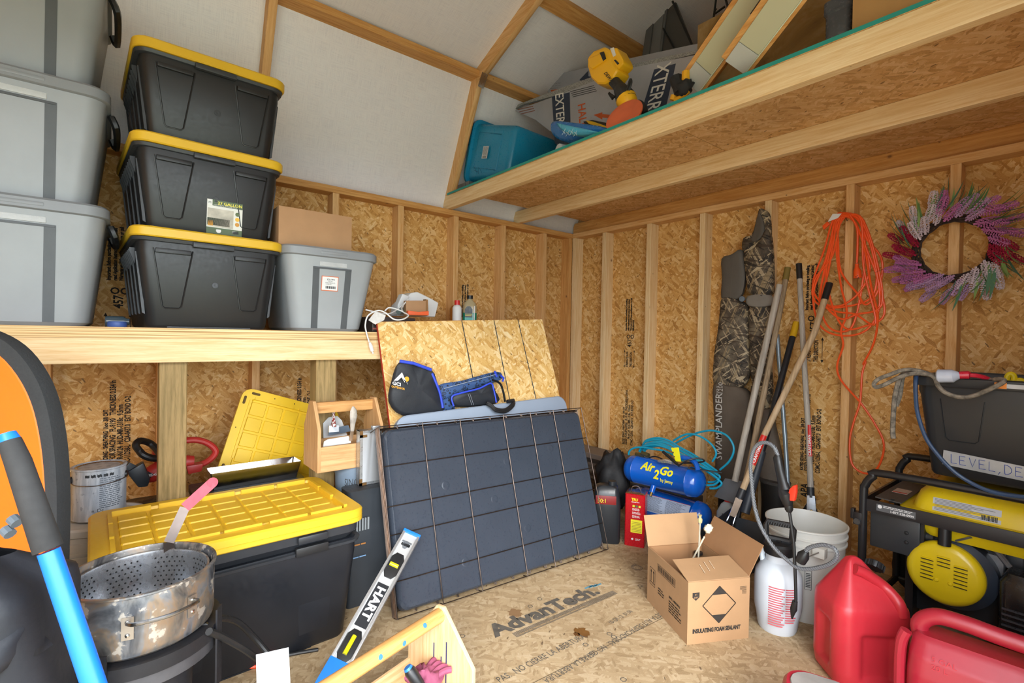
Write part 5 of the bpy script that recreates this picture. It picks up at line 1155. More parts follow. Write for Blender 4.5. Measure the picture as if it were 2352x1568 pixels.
MB().prism([f(.018, .19), f(.046, .19), f(.046, .172), f(.032, .160), f(.018, .172)], (0, -.0002, 0)).done('shield_print', PB, t, smooth=False)
txt('#1', .009, f(.027, .180)+Vector((0, -.0005, 0)), (1, 0, 0), (0, 0, 1), CK, t); ill(.018, .007, f(.0235, .169)+Vector((0, -.0005, 0)), (1, 0, 0), (0, 0, 1), CK, t, 2, seed=13)
for i in range(8): lineq(f(.213 if i > 3 else .222, .172+.0036*i), f(.240, .172+.0036*i), .0014, 'flag_print')
g_ = lambda y, z: Vector((-.0006, y, z))
def sbox(y0, y1, z0_, z1_, w_=.0018):
    for a, b_ in ((g_(y0, z0_), g_(y1, z0_)), (g_(y1, z0_), g_(y1, z1_)), (g_(y1, z1_), g_(y0, z1_)), (g_(y0, z1_), g_(y0, z0_))):
        d__ = (b_-a).normalized(); n_ = Vector((0, -d__.z, d__.y))*w_/2; MB().slab(a-n_, a+n_, b_+n_, b_-n_, .0002).done('print', INK, t, smooth=False)
sbox(.25, .295, .085, .155); 
for y in (.262, .283): MB().slab(g_(y-.002, .10), g_(y+.002, .10), g_(y+.002, .145), g_(y-.002, .145), .0002).done('arrow_print', INK, t, smooth=False); MB().prism([g_(y-.006, .138), g_(y+.006, .138), g_(y, .15)], (-.0002, 0, 0)).done('arrow_print', INK, t, smooth=False)
MB().slab(g_(.252, .094), g_(.293, .094), g_(.293, .097), g_(.252, .097), .0002).done('print', INK, t, smooth=False)
sbox(.09, .23, .165, .195, .0014)
for i in range(22): MB().slab(g_(.096+.006*i, .169), g_(.098+.006*i+.001*(i % 3), .169), g_(.098+.006*i+.001*(i % 3), .191), g_(.096+.006*i, .191), .0002).done('barcode_line', INK, t, smooth=False)
txt('LEVEL 2 AEROSOLS', .011, g_(.135, .105), (0, -1, 0), (0, 0, 1), INK, t, sx=.9, off=.0006); ill(.10, .05, g_(.135, .048), (0, -1, 0), (0, 0, 1), INK, t, 5, seed=14)
ill(.055, .030, g_(.222, .075), (0, -1, 0), (0, 0, 1), INK, t, 3, seed=15)
MB().box(.09, .12, -.0004, .0002, .228, .2285).done('tape', CI, t)
for i in range(3): ill(.06, .006, Vector((.09+.026*i, .03+.01*(i % 3), bz+.013+.002*i)), (.15, 1, .216), (-1, .15, 0), pl('#d5c0a4', .7), t, 1, name='torn_tape_mark', seed=16+i)
# two foam straws with dried foam, sticking out of the box
for k, (lb, a, b_, pb) in enumerate((('thin straw with dried yellow foam standing upright in the box', (1604, 1282), (1608, 1200), (1608, 1182)), ('thin straw with a white foam blob leaning right in the box', (1590, 1285), (1618, 1232), (1627, 1213)))):
    base = at(a[0], a[1], z=.20); v = (CAM-base)
    B1 = at(b_[0], b_[1], y=base.y); B2 = at(pb[0], pb[1], y=base.y)
    t = thing('foam_straw', lb, 'straw', base, group='foam straws sticking out of the box')
    o_ = Vector(base); dd_ = (B1-base).normalized(); low = base - dd_*((base.z-.012)/max(dd_.z, .1))
    MB().tube([low-o_ if k == 0 else (base-dd_*.12)-o_, base-o_, B1-o_], .0035, 7).done('straw', pl('#d8d2bc', .4), t)
    if k == 0: MB().tube([B1-o_, (B1-o_).lerp(B2-o_, .4), (B1-o_).lerp(B2-o_, .7), B2-o_], [.008, .010, .005, .008], 8).done('dried_foam', pl('#c9bd8c', .6, var=.2), t)
    else: blob('dried_foam', B2-o_, .016, .016, .017, .5, 2, pl('#e6dfc6', .6), t, 14, 10)
t = thing('foam_gun', 'chrome foam applicator gun tip inside the open box', 'tool', at(1604, 1268, z=.20)-Vector((0, 0, .13)))
MB().lathe([(.0001, -.06), (.020, -.06), (.021, .06), (.016, .08), (.013, .10), (.014, .12), (.0001, .122)], 16).done('gun_body', CHROME, t); MB().lathe([(.0001, .122), (.018, .122), (.018, .132), (.0001, .132)], 12).done('gun_collar', BLK, t)

# ------------------------------------------------------------------ sprayer
sc_ = Vector((2.120, -.972, 0)); t = thing('pump_sprayer', 'white plastic pump sprayer with a black handle and coiled wand in front of the bucket', 'sprayer', sc_)
zf = lambda py: at(1790, py, y=sc_.y).z
SPW = pl('#cfd6de', .35, var=.03); rs = .083
zc1 = zf(1262)
MB().lathe([(.0001, 0), (rs*.78, 0), (rs*.84, .012), (rs*.90, .05), (rs, .085), (rs*1.02, .12), (rs*1.02, zc1-.115), (rs*.97, zc1-.085), (rs*.75, zc1-.055), (rs*.55, zc1-.04), (rs*.55, zc1-.01), (.0001, zc1-.008)], 40).done('tank', SPW, t)
MB().lathe([(.0001, zc1-.012), (rs*.64, zc1-.012), (rs*.66, zc1), (rs*.66, zc1+.022), (rs*.58, zc1+.03), (rs*.42, zc1+.033), (.0001, zc1+.034)], 32).done('cap', BLK, t)
hz0 = zc1+.034; Mh = Matrix.Rotation(R(18), 4, 'Z')
def hh(x, z): return Mh @ Vector((x, 0, z))
MB().tube([hh(-.045, hz0+.015), hh(-.047, hz0+.055), hh(-.04, hz0+.068), hh(.04, hz0+.068), hh(.047, hz0+.055), hh(.045, hz0+.015), hh(.035, hz0+.005), hh(-.035, hz0+.005)], .0105, 8, True, sq=(1, 1.2)).done('pump_handle', BLK, t)
MB().box(-.012, .012, -.012, .012, hz0-.01, hz0+.006).done('pump_rod', BLK, t)
for k in range(9): MB().bar(hh(-.034+.0085*k, hz0+.060)+Vector((0, -.0125, 0)), hh(-.030+.0085*k, hz0+.076)+Vector((0, -.0125, 0)), .003, .003).done('handle_rib', DGREY, t)
MB().tube([Vector((-.05, -.02, zc1-.06)), Vector((-.055, -.02, zc1-.03)), Vector((-.05, -.015, zc1-.005))], .010, 8).done('strap_lug', SPW, t)
PRN = pl('#c8606a', .6)
for k in range(17):
    zz = zc1-.12-.0088*k; 
    for a0, wd_ in ((-1.55, .055), (-.86, .04)):
        if k < 15 or a0 < -1: MB().grid(lambda u, v: ((rs*1.024)*math.cos(a0+u*wd_*(1-.3*((k*7) % 3)/3)/rs), (rs*1.024)*math.sin(a0+u*wd_*(1-.3*((k*7) % 3)/3)/rs), zz+v*.0045), 5, 1).done('red_print', PRN, t, smooth=False)
YW = sc_.y-.11
def sp(px, py, y=YW): return at(px, py, y=y)-sc_
def z4(X, Y, y=YW): return at(1620+X/4.9, 980+Y/4.9, y=y)-sc_
def braid():
    m, nt, b = mat('braided_hose'); g = N(nt); co = g.n('ShaderNodeTexCoord').outputs['Object']
    w1 = g.n('ShaderNodeTexWave'); g.l(g.map(co, rot=(.6, .5, 0)), w1.inputs[0]); w1.inputs['Scale'].default_value = 90
    g.l(g.ramp(w1.outputs['Fac'], ((.4, hexc('#24262a')), (.7, hexc('#8f949b')))), b.inputs['Base Color']); b.inputs['Roughness'].default_value = .35; return m
BR = braid()
pts = [z4(820, 320), z4(770, 225), z4(690, 178), z4(600, 192), z4(540, 270), z4(510, 420), z4(520, 600), z4(540, 800), z4(570, 960), z4(640, 1150), z4(760, 1340), z4(900, 1480), sp(1840, 1306), sp(1893, 1300), sp(1920, 1283), sp(1918, 1261), sp(1890, 1251), sp(1858, 1258), sp(1848, 1272)]
MB().tube(cat(pts, 7), .0072, 8).done('spray_hose', BR, t)
MB().tube([z4(815, 310), z4(810, 345), z4(835, 480), z4(870, 620), z4(890, 700)], [.008, .015, .0155, .017, .022], 12, sq=(1, .8)).tube([z4(850, 680), z4(905, 760), z4(930, 870), z4(938, 900)], [.012, .024, .017, .012], 12).done('grip', BLK, t)
MB().prism([z4(945, 700, YW-.012), z4(985, 660, YW-.012), z4(1018, 655, YW-.012), z4(1018, 740, YW-.012), z4(1000, 838, YW-.012), z4(925, 830, YW-.012), z4(920, 780, YW-.012)], (0, .02, 0)).done('trigger', pl('#e23a22', .4), t, bev=.004)
MB().tube([z4(938, 880), z4(942, 930), z4(945, 960)], [.014, .014, .0085], 12).done('lance_nut', BLK, t)
MB().tube(cat([z4(945, 940), z4(975, 1150), z4(995, 1300), z4(1005, 1500), sp(1828, 1375), sp(1824, 1392)], 4), .0058, 8).done('lance', BLK, t)
MB().tube([sp(1826, 1380), sp(1823, 1398), sp(1821, 1405), sp(1819, 1420)], [.009, .012, .009, .003], 10).done('nozzle', BLK, t)
MB().tube([sp(1852, 1266, YW), sp(1845, 1276, YW), sp(1838, 1290, YW)], [.010, .020, .017], 12).done('hose_end', BLK, t)

# white bucket
t = thing('white_bucket', 'open white plastic five gallon bucket behind the pump sprayer', 'bucket', (2.125, -.735, 0))
BW = pl('#d3d2cb', .4, var=.05)
MB().lathe([(.0001, 0), (.128, 0), (.131, .008), (.142, .30), (.148, .30), (.148, .306), (.143, .308), (.1445, .33), (.150, .33), (.150, .336), (.145, .338), (.147, .362), (.152, .364), (.152, .370), (.147, .371), (.145, .366), (.128, .012), (.0001, .010)], 56).done('bucket_wall', BW, t)
e1 = at(1882, 1268, y=-.87)-Vector(t.location)
MB().box(e1.x-.022, e1.x+.022, e1.y-.012, e1.y+.02, e1.z-.02, e1.z+.018).done('handle_ear', BW, t, bev=.004)
MB().tube([e1+Vector((.004, -.016, .004)), e1+Vector((-.03, -.03, -.022)), e1+Vector((-.065, -.02, -.045))], .0022, 6).done('wire_handle', pl('#8f9290', .35, .8), t)
for k in range(9): MB().grid(lambda u, v: (.1405*math.cos(-1.18+.12*u), .1405*math.sin(-1.18+.12*u), .205-.0065*k-v*.0028), 3, 1).done('print_line', INKB, t, smooth=False)
lp_ = [(-1.20, .215), (-1.04, .215), (-1.04, .14), (-1.20, .14)]
MB().tube([Vector((.1410*math.cos(a), .1410*math.sin(a), z)) for a, z in lp_], .0009, 4, True).done('print_frame', INKB, t)

# ------------------------------------------------------------------ fuel cans
GRD = pl('#c22c38', .38, var=.07, spec=.6); 
def sst(e0, e1, x): x = max(0, min(1, (x-e0)/(e1-e0))); return x*x*(3-2*x)
def molded(t, Lx, Ly, Hh, prof, panels, m, nm='can_body', r=.045, nu=112, nv=56):
    """prof: list (z, sx, sy, cx, cy) scale keyframes; panels: (u0,u1,z0,z1,depth) with u the perimeter fraction"""
    def pk(z):
        for (a, b_) in zip(prof[:-1], prof[1:]):
            if z <= b_[0]:
                k = (z-a[0])/max(1e-6, b_[0]-a[0]); return [a[i]*(1-k)+b_[i]*k for i in range(1, 5)]
        return list(prof[-1][1:])
    ring = rr(Lx/2, Ly/2, r, 0, n=8); per = [0]
    for i in range(len(ring)): per.append(per[-1]+(ring[(i+1) % len(ring)]-ring[i]).length)
    tot = per[-1]
    def f(u, v):
        d__ = (u % 1)*tot; i = max(k for k in range(len(ring)) if per[k] <= d__+1e-9); q = ring[i].lerp(ring[(i+1) % len(ring)], (d__-per[i])/(per[i+1]-per[i]))
        z = Hh*v; sx, sy, cx, cy = pk(z)
        ins = 0
        for (u0, u1, z0_, z1_, dp) in panels:
            uu_ = u % 1
            ins += dp*sst(u0, u0+.022, uu_)*(1-sst(u1-.022, u1, uu_))*sst(z0_, z0_+.018, z)*(1-sst(z1_-.018, z1_, z))
        L_ = q.length; k = 1-ins/L_
        return Vector((q.x*sx*k+cx, q.y*sy*k+cy, z))
    b = MB(); b.grid(f, nu, nv, True)
    for v in (0, 1): b.add([f(i/nu, v) for i in range(nu)], [list(range(nu))])
    return b.done(nm, m, t, ang=80)
Np, Rp = at(1925, 1590, z=0), at(2085, 1600, z=0); ra = math.atan2(Rp.y-Np.y, Rp.x-Np.x)
Lx, Ly = .235, .185; xd = Vector((math.cos(ra), math.sin(ra), 0)); yd = Vector((-xd.y, xd.x, 0)); cc_ = Np + xd*(Lx/2) + yd*(Ly/2)
t = thing('fuel_can_red', 'big red plastic fuel can with pointed top standing in front of the sprayer', 'fuel can', cc_, math.degrees(ra))
molded(t, Lx, Ly, .398, [(0, .86, .86, 0, 0), (.012, .95, .95, 0, 0), (.05, 1, 1, 0, 0), (.245, 1, 1, 0, 0), (.262, .98, .975, 0, 0), (.388, .20, .18, -.02, .01), (.396, .13, .12, -.02, .01), (.398, .06, .06, -.02, .01)],
       [(.10, .28, .03, .18, .014), (.385, .492, .045, .205, .016), (.612, .778, .03, .19, .016)], GRD)
lc = lambda px, py, z: (Matrix.Rotation(-ra, 4, 'Z') @ (at(px, py, z=z)-cc_))
MB().tube(cat([lc(1964, 1306, .372), lc(1990, 1318, .358), lc(2030, 1346, .325), lc(2064, 1384, .29), lc(2072, 1415, .25)], 5), .017, 12).done('handle', GRD, t)
ck = lc(1992, 1290, .37); 
MB().lathe([(.0001, 0), (.026, 0), (.027, .004), (.027, .02), (.022, .024), (.0001, .024)], 18, ck+Vector((.035, .02, -.03)), (.5, .4, .75)).done('filler_cap', BLK, t)
for k in range(12): a = 2*PI*k/12; ax_ = Vector((.5, .4, .75)).normalized(); e1_ = ax_.orthogonal().normalized(); e2_ = ax_.cross(e1_); q = ck+Vector((.035, .02, -.03))+(e1_*math.cos(a)+e2_*math.sin(a))*.0275; MB().tube([q, q+ax_*.02], .003, 5).done('cap_rib', BLK, t)
# second can, long handle towards the right edge
p0 = at(2078, 1400, z=.35); 
t = thing('fuel_can_red', 'red plastic gasoline can with a long slotted handle at the right edge', 'fuel can', (p0.x+.190, p0.y+.055, 0), 6)
GR2 = pl('#ab2335', .36, var=.08, spec=.6)
molded(t, .37, .17, .30, [(0, .9, .88, 0, 0), (.012, .97, .97, 0, 0), (.05, 1, 1, 0, 0), (.2, 1, 1, 0, 0), (.25, .98, .9, 0, 0), (.29, .95, .62, 0, 0), (.30, .9, .5, 0, 0)], [(.58, .735, .02, .17, .012)], GR2, r=.035)
MB().tube(cat([(-.155, 0, .26), (-.163, 0, .31), (-.13, 0, .345), (-.07, 0, .350), (.0, 0, .345), (.10, 0, .340), (.165, 0, .325), (.175, 0, .26)], 5), .022, 12).done('handle', GR2, t)
MB().tube(cat([(-.188, -.05, .30), (-.20, -.05, .25), (-.20, -.05, .12), (-.19, -.05, .03)], 5), .014, 10).done('spout_tube', GR2, t)
q1 = lambda x, z: Vector((x, -.0865, z))
txt('GASOLINE', .045, q1(-.10, .10), (1, 0, -.0), (0, 0, 1), pl('#c02436', .35), t, sx=.9, off=.0004, ext=.0012, name='embossed_lettering'); ill(.26, .03, q1(-.12, .165), (1, 0, 0), (0, 0, 1), pl('#c02436', .35), t, 2, ext=.0012, name='embossed_print', seed=20); txt('5 GAL\n20 L', .02, Vector((-.13, -.077, .25)), (1, 0, 0), (0, .2, 1), pl('#c02436', .35), t, ext=.0012, name='embossed_lettering')
t = thing('round_red_can', 'low red plastic can with dusty rounded grey top at the bottom edge', 'fuel can', at(1892, 1600, z=.16)-Vector((0, 0, .16)), 20)
molded(t, .20, .15, .178, [(0, .9, .9, 0, 0), (.01, .97, .97, 0, 0), (.15, 1, 1, 0, 0), (.17, .96, .95, 0, 0), (.178, .88, .85, 0, 0)], [], GR2, r=.06, nu=48, nv=16)
MB().loft([rr(.08, .056, .05, .178), rr(.078, .054, .05, .182)]).done('dusty_top', pl('#8f8a86', .9, var=.25, nsc=40), t)

# ------------------------------------------------------------------ generator
GY = pl('#dcc018', .32, var=.04, coat=.2); GB = pl('#1b1b1e', .38); GS = pl('#8d9094', .4, .7, var=.25, nsc=60)
gx0, gx1, gy0, gy1 = 2.318, 2.955, -.700, -.235
t = thing('generator', 'yellow and black portable generator in a tubular frame standing near the back wall', 'generator', (gx0, gy0, 0))
gw, gd = gx1-gx0, gy1-gy0
def frame_tube(y):
    P = [(.0, y, .05), (.0, y, .50), (.005, y, .56), (.03, y, .60), (.075, y, .618), (gw-.07, y, .618), (gw-.02, y, .60), (gw, y, .55), (gw, y, .05)]
    MB().tube(cat(P, 4), .0145, 12).done('frame_tube', GB, t)
frame_tube(0); frame_tube(gd)
for x in (0, gw): MB().cyl((x, 0, .06), (x, gd, .06), .013, 10).done('frame_tube', GB, t)
MB().cyl((0, 0, .06), (gw, 0, .06), .013, 10).cyl((0, gd, .06), (gw, gd, .06), .013, 10).done('frame_tube', GB, t)
MB().box(.012, gw-.01, -.008, -.002, .463, .510).done('frame_bar', pl('#232225', .45), t, bev=.002); MB().box(.012, gw-.01, gd-.002, gd+.004, .463, .510).done('frame_bar', GB, t)
MB().box(-.004, .004, .01, gd-.01, .463, .510).box(gw-.004, gw+.004, .01, gd-.01, .463, .510).done('frame_bar', GB, t)
MB().box(-.03, .0, -.015, .015, .40, .45).done('wheel_bracket', GB, t, bev=.004); MB().cyl((-.015, -.02, .415), (-.015, .02, .415), .012, 12).done('bracket_bolt', pl('#55585c', .3, .7), t); MB().box(-.04, -.028, -.012, .012, .42, .46).done('bracket_plate', GB, t, bev=.002)
# tank
tx, ty = gw/2+.055, gd/2
MB().loft([rr(.21, .19, .06, .415, tx, ty), rr(.232, .205, .06, .445, tx, ty), rr(.237, .208, .06, .495, tx, ty)]).done('tank_lower', GY, t, ang=50)
MB().loft([rr(.262, .222, .03, .503, tx-.005, ty), rr(.262, .222, .03, .508, tx-.005, ty)]).done('tank_flange', GY, t)
MB().loft([rr(.235, .206, .06, .508, tx, ty), rr(.230, .203, .06, .530, tx, ty), rr(.218, .192, .06, .565, tx, ty), rr(.19, .165, .06, .592, tx, ty), rr(.17, .145, .05, .598, tx, ty)]).done('tank_upper', GY, t, ang=50)
for x in (.075,): 
    MB().lathe([(.0001, .508), (.012, .508), (.012, .512), (.007, .513), (.007, .522), (.0001, .523)], 6, (x+.01, .03, 0)).done('tank_bolt', BLK, t)
MB().prism([(.03, .03, .512), (.115, .02, .512), (.115, gd-.02, .512), (.03, gd-.03, .512)], (0, 0, .004)).done('panel_top', pl('#4c4642', .7), t); MB().box(.05, .10, .16, .24, .5165, .5175).done('warning_label', pl('#b8a59a', .5, var=.2, nsc=80), t); MB().box(.052, .098, .163, .176, .5176, .518).done('warning_label', pl('#b5372c', .5), t)
# rating plate on the tank
q = Vector((.255, .0205, .512)); 
ya, za = .0075, .512
def tp(x, s): # along front slope of tank
    return Vector((x, .0078+.0035*s, .515+.045*s)) if 0 else Vector((x, ty-.2055+.0135*s-.002, .512+.050*s))
MB().slab(tp(.205, .05), tp(.385, .05), tp(.385, .95), tp(.205, .95), .0004).done('rating_plate', pl('#b9bcc2', .4, var=.05), t)
for k in range(9): MB().slab(tp(.210, .86-.09*k)+Vector((0, -.0008, 0)), tp(.210+.10+.03*((k*5) % 3), .86-.09*k)+Vector((0, -.0008, 0)), tp(.210+.10+.03*((k*5) % 3), .89-.09*k)+Vector((0, -.0008, 0)), tp(.210, .89-.09*k)+Vector((0, -.0008, 0)), .0002).done('print_line', pl('#63666d', .6), t)
for k in range(12): MB().slab(tp(.335+.0035*k, .12)+Vector((0, -.0008, 0)), tp(.3368+.0035*k+.0006*(k % 3), .12)+Vector((0, -.0008, 0)), tp(.3368+.0035*k+.0006*(k % 3), .45)+Vector((0, -.0008, 0)), tp(.335+.0035*k, .45)+Vector((0, -.0008, 0)), .0002).done('barcode_line', INKB, t)
MB().box(.045, .165, -.0088, -.0080, .474, .500).done('contact_label', pl('#5a5c60', .4), t)
MB().lathe([(.0001, 0), (.007, 0), (.0001, .0004)], 16, (.056, -.009, .491), (0, -1, 0)).done('label_icon', WHT, t)
txt('1-877-338-0999', .0118, (.088, -.0092, .4775), (1, 0, 0), (0, 0, 1), WHT, t, off=.0003, sx=.95); ill(.095, .010, (.067, -.0088, .489), (1, 0, 0), (0, 0, 1), WHT, t, 2, name='fine_print', seed=21)
# control box, engine
csx = at(2172, 1210, y=-.68).x-gx0
MB().box(.02, .175, .012, .17, .325, .460).done('control_box', pl('#2a2d30', .42), t, bev=.006)
MB().box(.175, .185, .02, .15, .33, .455).done('box_edge', BLK, t)
for z in (.375, .41): MB().lathe([(.0001, 0), (.007, 0), (.006, .004), (.0001, .005)], 12, (.135, .012, z), (0, -1, 0)).done('screw', BLK, t)
MB().lathe([(.0001, 0), (.026, 0), (.026, .02), (.016, .03), (.016, .05), (.0001, .05)], 16, (.185, .07, .40), (1, 0, 0)).done('cable_gland', BLK, t); MB().box(.185, .235, .03, .10, .345, .385).done('fuel_valve', BLK, t, bev=.006)
MB().tube(cat([(.21, .07, .40), (.27, .06, .405), (csx-.02, .06, .40), (csx, .05, .385), (csx, .03, .365), (csx, .015, .345)], 5), .011, 10).done('conduit', BLK, t)
MB().tube([(csx, .012, at(2172, 1205, y=-.69).z), (csx, .008, at(2172, 1252, y=-.69).z)], .019, 14).done('conduit_sleeve', BLK, t)
ec = Vector((0, 0, 0)); a_, b_ = at(2083, 1345, y=-.66), at(2268, 1400, y=-.66); cxw = (a_.x+b_.x)/2-gx0; rad_ = (b_.x-a_.x)/2*1.02; rad_ *= .97; czw = at(2175, 1243, y=-.66).z-rad_
fy = .035
MB().lathe([(.0001, .0), (rad_*1.1, .0), (rad_*1.14, .01), (rad_*1.14, .07), (rad_*.9, .09), (.0001, .09)], 48, (cxw+.012, fy+.09, czw-.004), (0, -1, 0)).done('fan_housing', pl('#2c3440', .45), t)
MB().lathe([(.0001, .014), (rad_*.78, .014), (rad_*.9, .010), (rad_*.985, .0), (rad_, -.008), (rad_, -.02), (.0001, -.02)], 56, (cxw, fy-.02, czw), (0, -1, 0), x=(1, 0, 0)).done('recoil_cover', GY, t)
for sx_ in (-1, 0, 1):
    for k in range(6):
        zz = czw+.055-.0135*k-(.012 if sx_ else -.006) ; w_ = .018
        if (sx_ == 0 and k > 2): continue
        x_ = cxw+sx_*.046; yy_ = fy-.0355
        MB().tube([(x_-w_, yy_, zz), (x_, yy_-.0015, zz+.001), (x_+w_, yy_, zz)], .0035, 6).done('louver', GY, t); MB().box(x_-w_, x_+w_, yy_-.0012, yy_+.001, zz-.006, zz-.0035).done('louver_slot', pl('#3a3406', .7), t)
for dx in (-.012, .012): MB().lathe([(.0001, 0), (.008, 0), (.005, .004), (.0001, .005)], 12, (cxw+dx*1.6, fy-.034, czw-.025), (0, -1, 0)).done('cover_boss', GY, t)
MB().box(cxw-.12, cxw+.22, .16, .36, .08, .34).done('engine_block', pl('#2d2f33', .5, .3, var=.3), t, bev=.01)
for k in range(7): MB().box(cxw-.02, cxw+.14, .10+.012*k, .104+.012*k, .30, .385).done('cooling_fin', GS, t)
MB().tube(cat([(cxw-.10, .10, czw+.08), (cxw-.06, .09, czw+.135), (cxw+.02, .09, czw+.165), (cxw+.10, .09, czw+.13), (cxw+.155, .10, czw+.06)], 4), .010, 8).done('bell_casting', GS, t)
MB().bar((cxw-.08, .07, czw+.13), (cxw-.115, .05, czw+.06), .02, .006).bar((cxw+.03, .05, czw+.12), (cxw+.07, .03, czw+.15), .03, .006).done('bracket', GS, t)
MB().cyl((cxw-.125, .03, czw+.065), (cxw-.105, .03, czw+.085), .008, 10).done('spark_lead', pl('#6a7fa0', .3, .5), t)
MB().loft([rr(.012, .012, .01, 0), rr(.02, .02, .012, .02)]).done('dipstick', GY, t).location = (cxw-.145, .05, czw+.085)
MB().loft([rr(.055, .05, .02, .12, cxw+.20, .06), rr(.06, .055, .02, .15, cxw+.20, .06), rr(.06, .055, .02, .33, cxw+.20, .06), rr(.045, .04, .02, .36, cxw+.20, .06)]).done('air_cleaner', pl('#141416', .25), t)
for k in range(4): MB().box(cxw+.15, cxw+.25, -.0005, .004, .19+.018*k, .196+.018*k).done('muffler_slot', pl('#5b5e66', .3, .6), t)
MB().loft([rr(.06, .05, .01, .29, cxw+.13, .2), rr(.06, .05, .01, .40, cxw+.13, .2)]).done('cylinder_shroud', pl('#4a4b4d', .4, .5), t)
MB().lathe([(.0001, -.02), (.105, -.02), (.112, -.01), (.112, .01), (.105, .02), (.0001, .02)], 32, (.09, gd+.03, .11), (0, 1, 0)).done('wheel_tyre', pl('#1d1b1a', .85, bump=.6, nsc=60), t)
MB().lathe([(.0001, -.022), (.05, -.022), (.055, .022), (.0001, .022)], 24, (.09, gd+.02, .11), (0, 1, 0)).done('wheel_hub', GY, t)
MB().box(.115, .140, .10, .2, .06, .33).done('stand_leg', GB, t)

# open black tote on top of the generator
tc = Vector((2.445+.262, -.672+.27, .634))
t = thing('open_tote', 'open black tote with a hand lettered silver tape label standing on the generator', 'storage tote', tc, 0)
Lx, Dy, Hh = .522, .545, .366; hx, hy = Lx/2, Dy/2; OT = pl('#22262b', .4, var=.06)
OR_ = [rr(hx-.062, hy-.062, .03, .0), rr(hx-.055, hy-.055, .035, .01), rr(hx-.022, hy-.022, .042, Hh-.075), rr(hx-.022, hy-.022, .042, Hh-.035), rr(hx-.002, hy-.002, .05, Hh-.035), rr(hx, hy, .052, Hh-.032), rr(hx, hy, .052, Hh-.004), rr(hx-.004, hy-.004, .05, Hh),
       rr(hx-.022, hy-.022, .042, Hh), rr(hx-.026, hy-.026, .040, Hh-.01), rr(hx-.058, hy-.058, .034, .012)]
MB().loft(OR_).done('body', OT, t, ang=40)
face = lambda z: hy-.055+.033*(z-.01)/(Hh-.085)
for cx in (-.115, .115):
    z1_, z0_ = Hh-.08, .135; P = [Vector((cx+a, -face(z)-.0006, z)) for a, z in ((-.060, z1_), (-.045, z0_+.01), (-.035, z0_), (.035, z0_), (.045, z0_+.01), (.060, z1_))]
    MB().tube(P, .0022, 5).done('molded_panel', OT, t)
for s_ in (-1, 1):
    for i in range(8): y = -hy*.6+i*hy*1.2/7; MB().prism([(s_*(hx-.024), y, Hh-.11), (s_*(hx-.006), y, Hh-.06), (s_*(hx-.006), y, Hh-.035), (s_*(hx-.024), y, Hh-.035)], (0, .004, 0)).done('rib', OT, t)
tl = lambda px, py: at(px, py, y=tc.y-face(.11)-.002)-tc
TP = pl('#a7acb3', .35, .25, var=.12, nsc=40)
a1, a2, a3, a4 = tl(2163, 1066), tl(2352, 1106), tl(2352, 1072), tl(2167, 1033)
ext_ = (a2-a1)*.32
for p in (a1, a2, a3, a4): p.y = 0
fyv = lambda z: -face(z)-.0016
def onf(p, k=0): return Vector((p.x, fyv(p.z)-k, p.z))
MB().prism([onf(a1), onf(a2+ext_), onf(a3+ext_), onf(a4)], (0, -.0004, 0)).done('tape_label', TP, t, smooth=False)
xdv = (a2-a1).normalized()
def handtxt(s_, size, o, xd_, m, w_=.0024):
    G = {'L': [[(0, 1), (0, 0), (.5, .02)]], 'E': [[(.5, 1), (0, .98), (.02, 0), (.55, .03)], [(0, .52), (.42, .52)]], 'V': [[(0, 1), (.28, 0), (.55, .98)]], ',': [[(.15, .1), (.0, -.22)]],
         'D': [[(0, 1), (.02, 0), (.3, .05), (.52, .3), (.5, .7), (.25, .95), (-.04, .98)]], 'W': [[(0, 1), (.18, 0), (.36, .7), (.52, 0), (.72, 1)]], 'A': [[(0, 0), (.28, 1), (.55, 0)], [(.1, .4), (.45, .38)]], 'T': [[(0, 1), (.6, .97)], [(.3, .98), (.28, 0)]], 'S': [[(.5, .9), (.2, 1), (.05, .75), (.4, .45), (.4, .1), (.0, .05)]]}
    x = 0; yd_ = Vector((0, 0, 1)); mb = MB()
    for i, c in enumerate(s_):
        for st_ in G.get(c, []):
            mb.tube([Vector(((o + xd_*(x+a*size) + yd_*b_*size).x, 0, (o + xd_*(x+a*size) + yd_*b_*size).z)) + Vector((0, fyv((o + xd_*(x+a*size)+yd_*b_*size).z)-.0012, 0)) for a, b_ in (cat([(p[0], p[1], 0) for p in st_], 3) if c in 'DS' else [(p[0], p[1]) for p in st_]) for a, b_ in [(a, b_)]] if 0 else
                    [(lambda q: Vector((q.x, fyv(q.z)-.0010, q.z)))(o + xd_*(x+p[0]*size) + yd_*p[1]*size) for p in ([tuple(v)[:2] for v in cat([(p[0], p[1], 0) for p in st_], 3)] if c in 'DS' else st_)], w_, 5, sq=(1, .35), up=(0, -1, 0))
        x += size*{'W': .98, ',': .5, 'L': .74}.get(c, .82)
    return mb.done('handwriting', m, t)
handtxt('LEVEL,DEW', .0315, a1.lerp(a4, .22)+xdv*.024, xdv, pl('#1f49b8', .5))
MB().prism([onf(tl(2245, 896)), onf(tl(2256, 896)), onf(tl(2257, 884)), onf(tl(2242, 882))], (0, -.024, 0)).done('rim_sticker', pl('#e8902a', .5), t) if 0 else None
MB().box(-.03, .0, -hy-.0012, -hy, Hh-.028, Hh-.008).done('rim_sticker', pl('#e88a24', .45), t); MB().box(.0, .07, -hy-.0012, -hy, Hh-.026, Hh-.012).done('rim_sticker', pl('#b9bcc0', .45, var=.15, nsc=60), t); MB().box(.07, .082, -hy-.0012, -hy, Hh-.024, Hh-.012).done('rim_sticker', pl('#e88a24', .45), t)
def z2(X, Y, y): return at(1980+X/4.613, 820+Y/4.613, y=y)
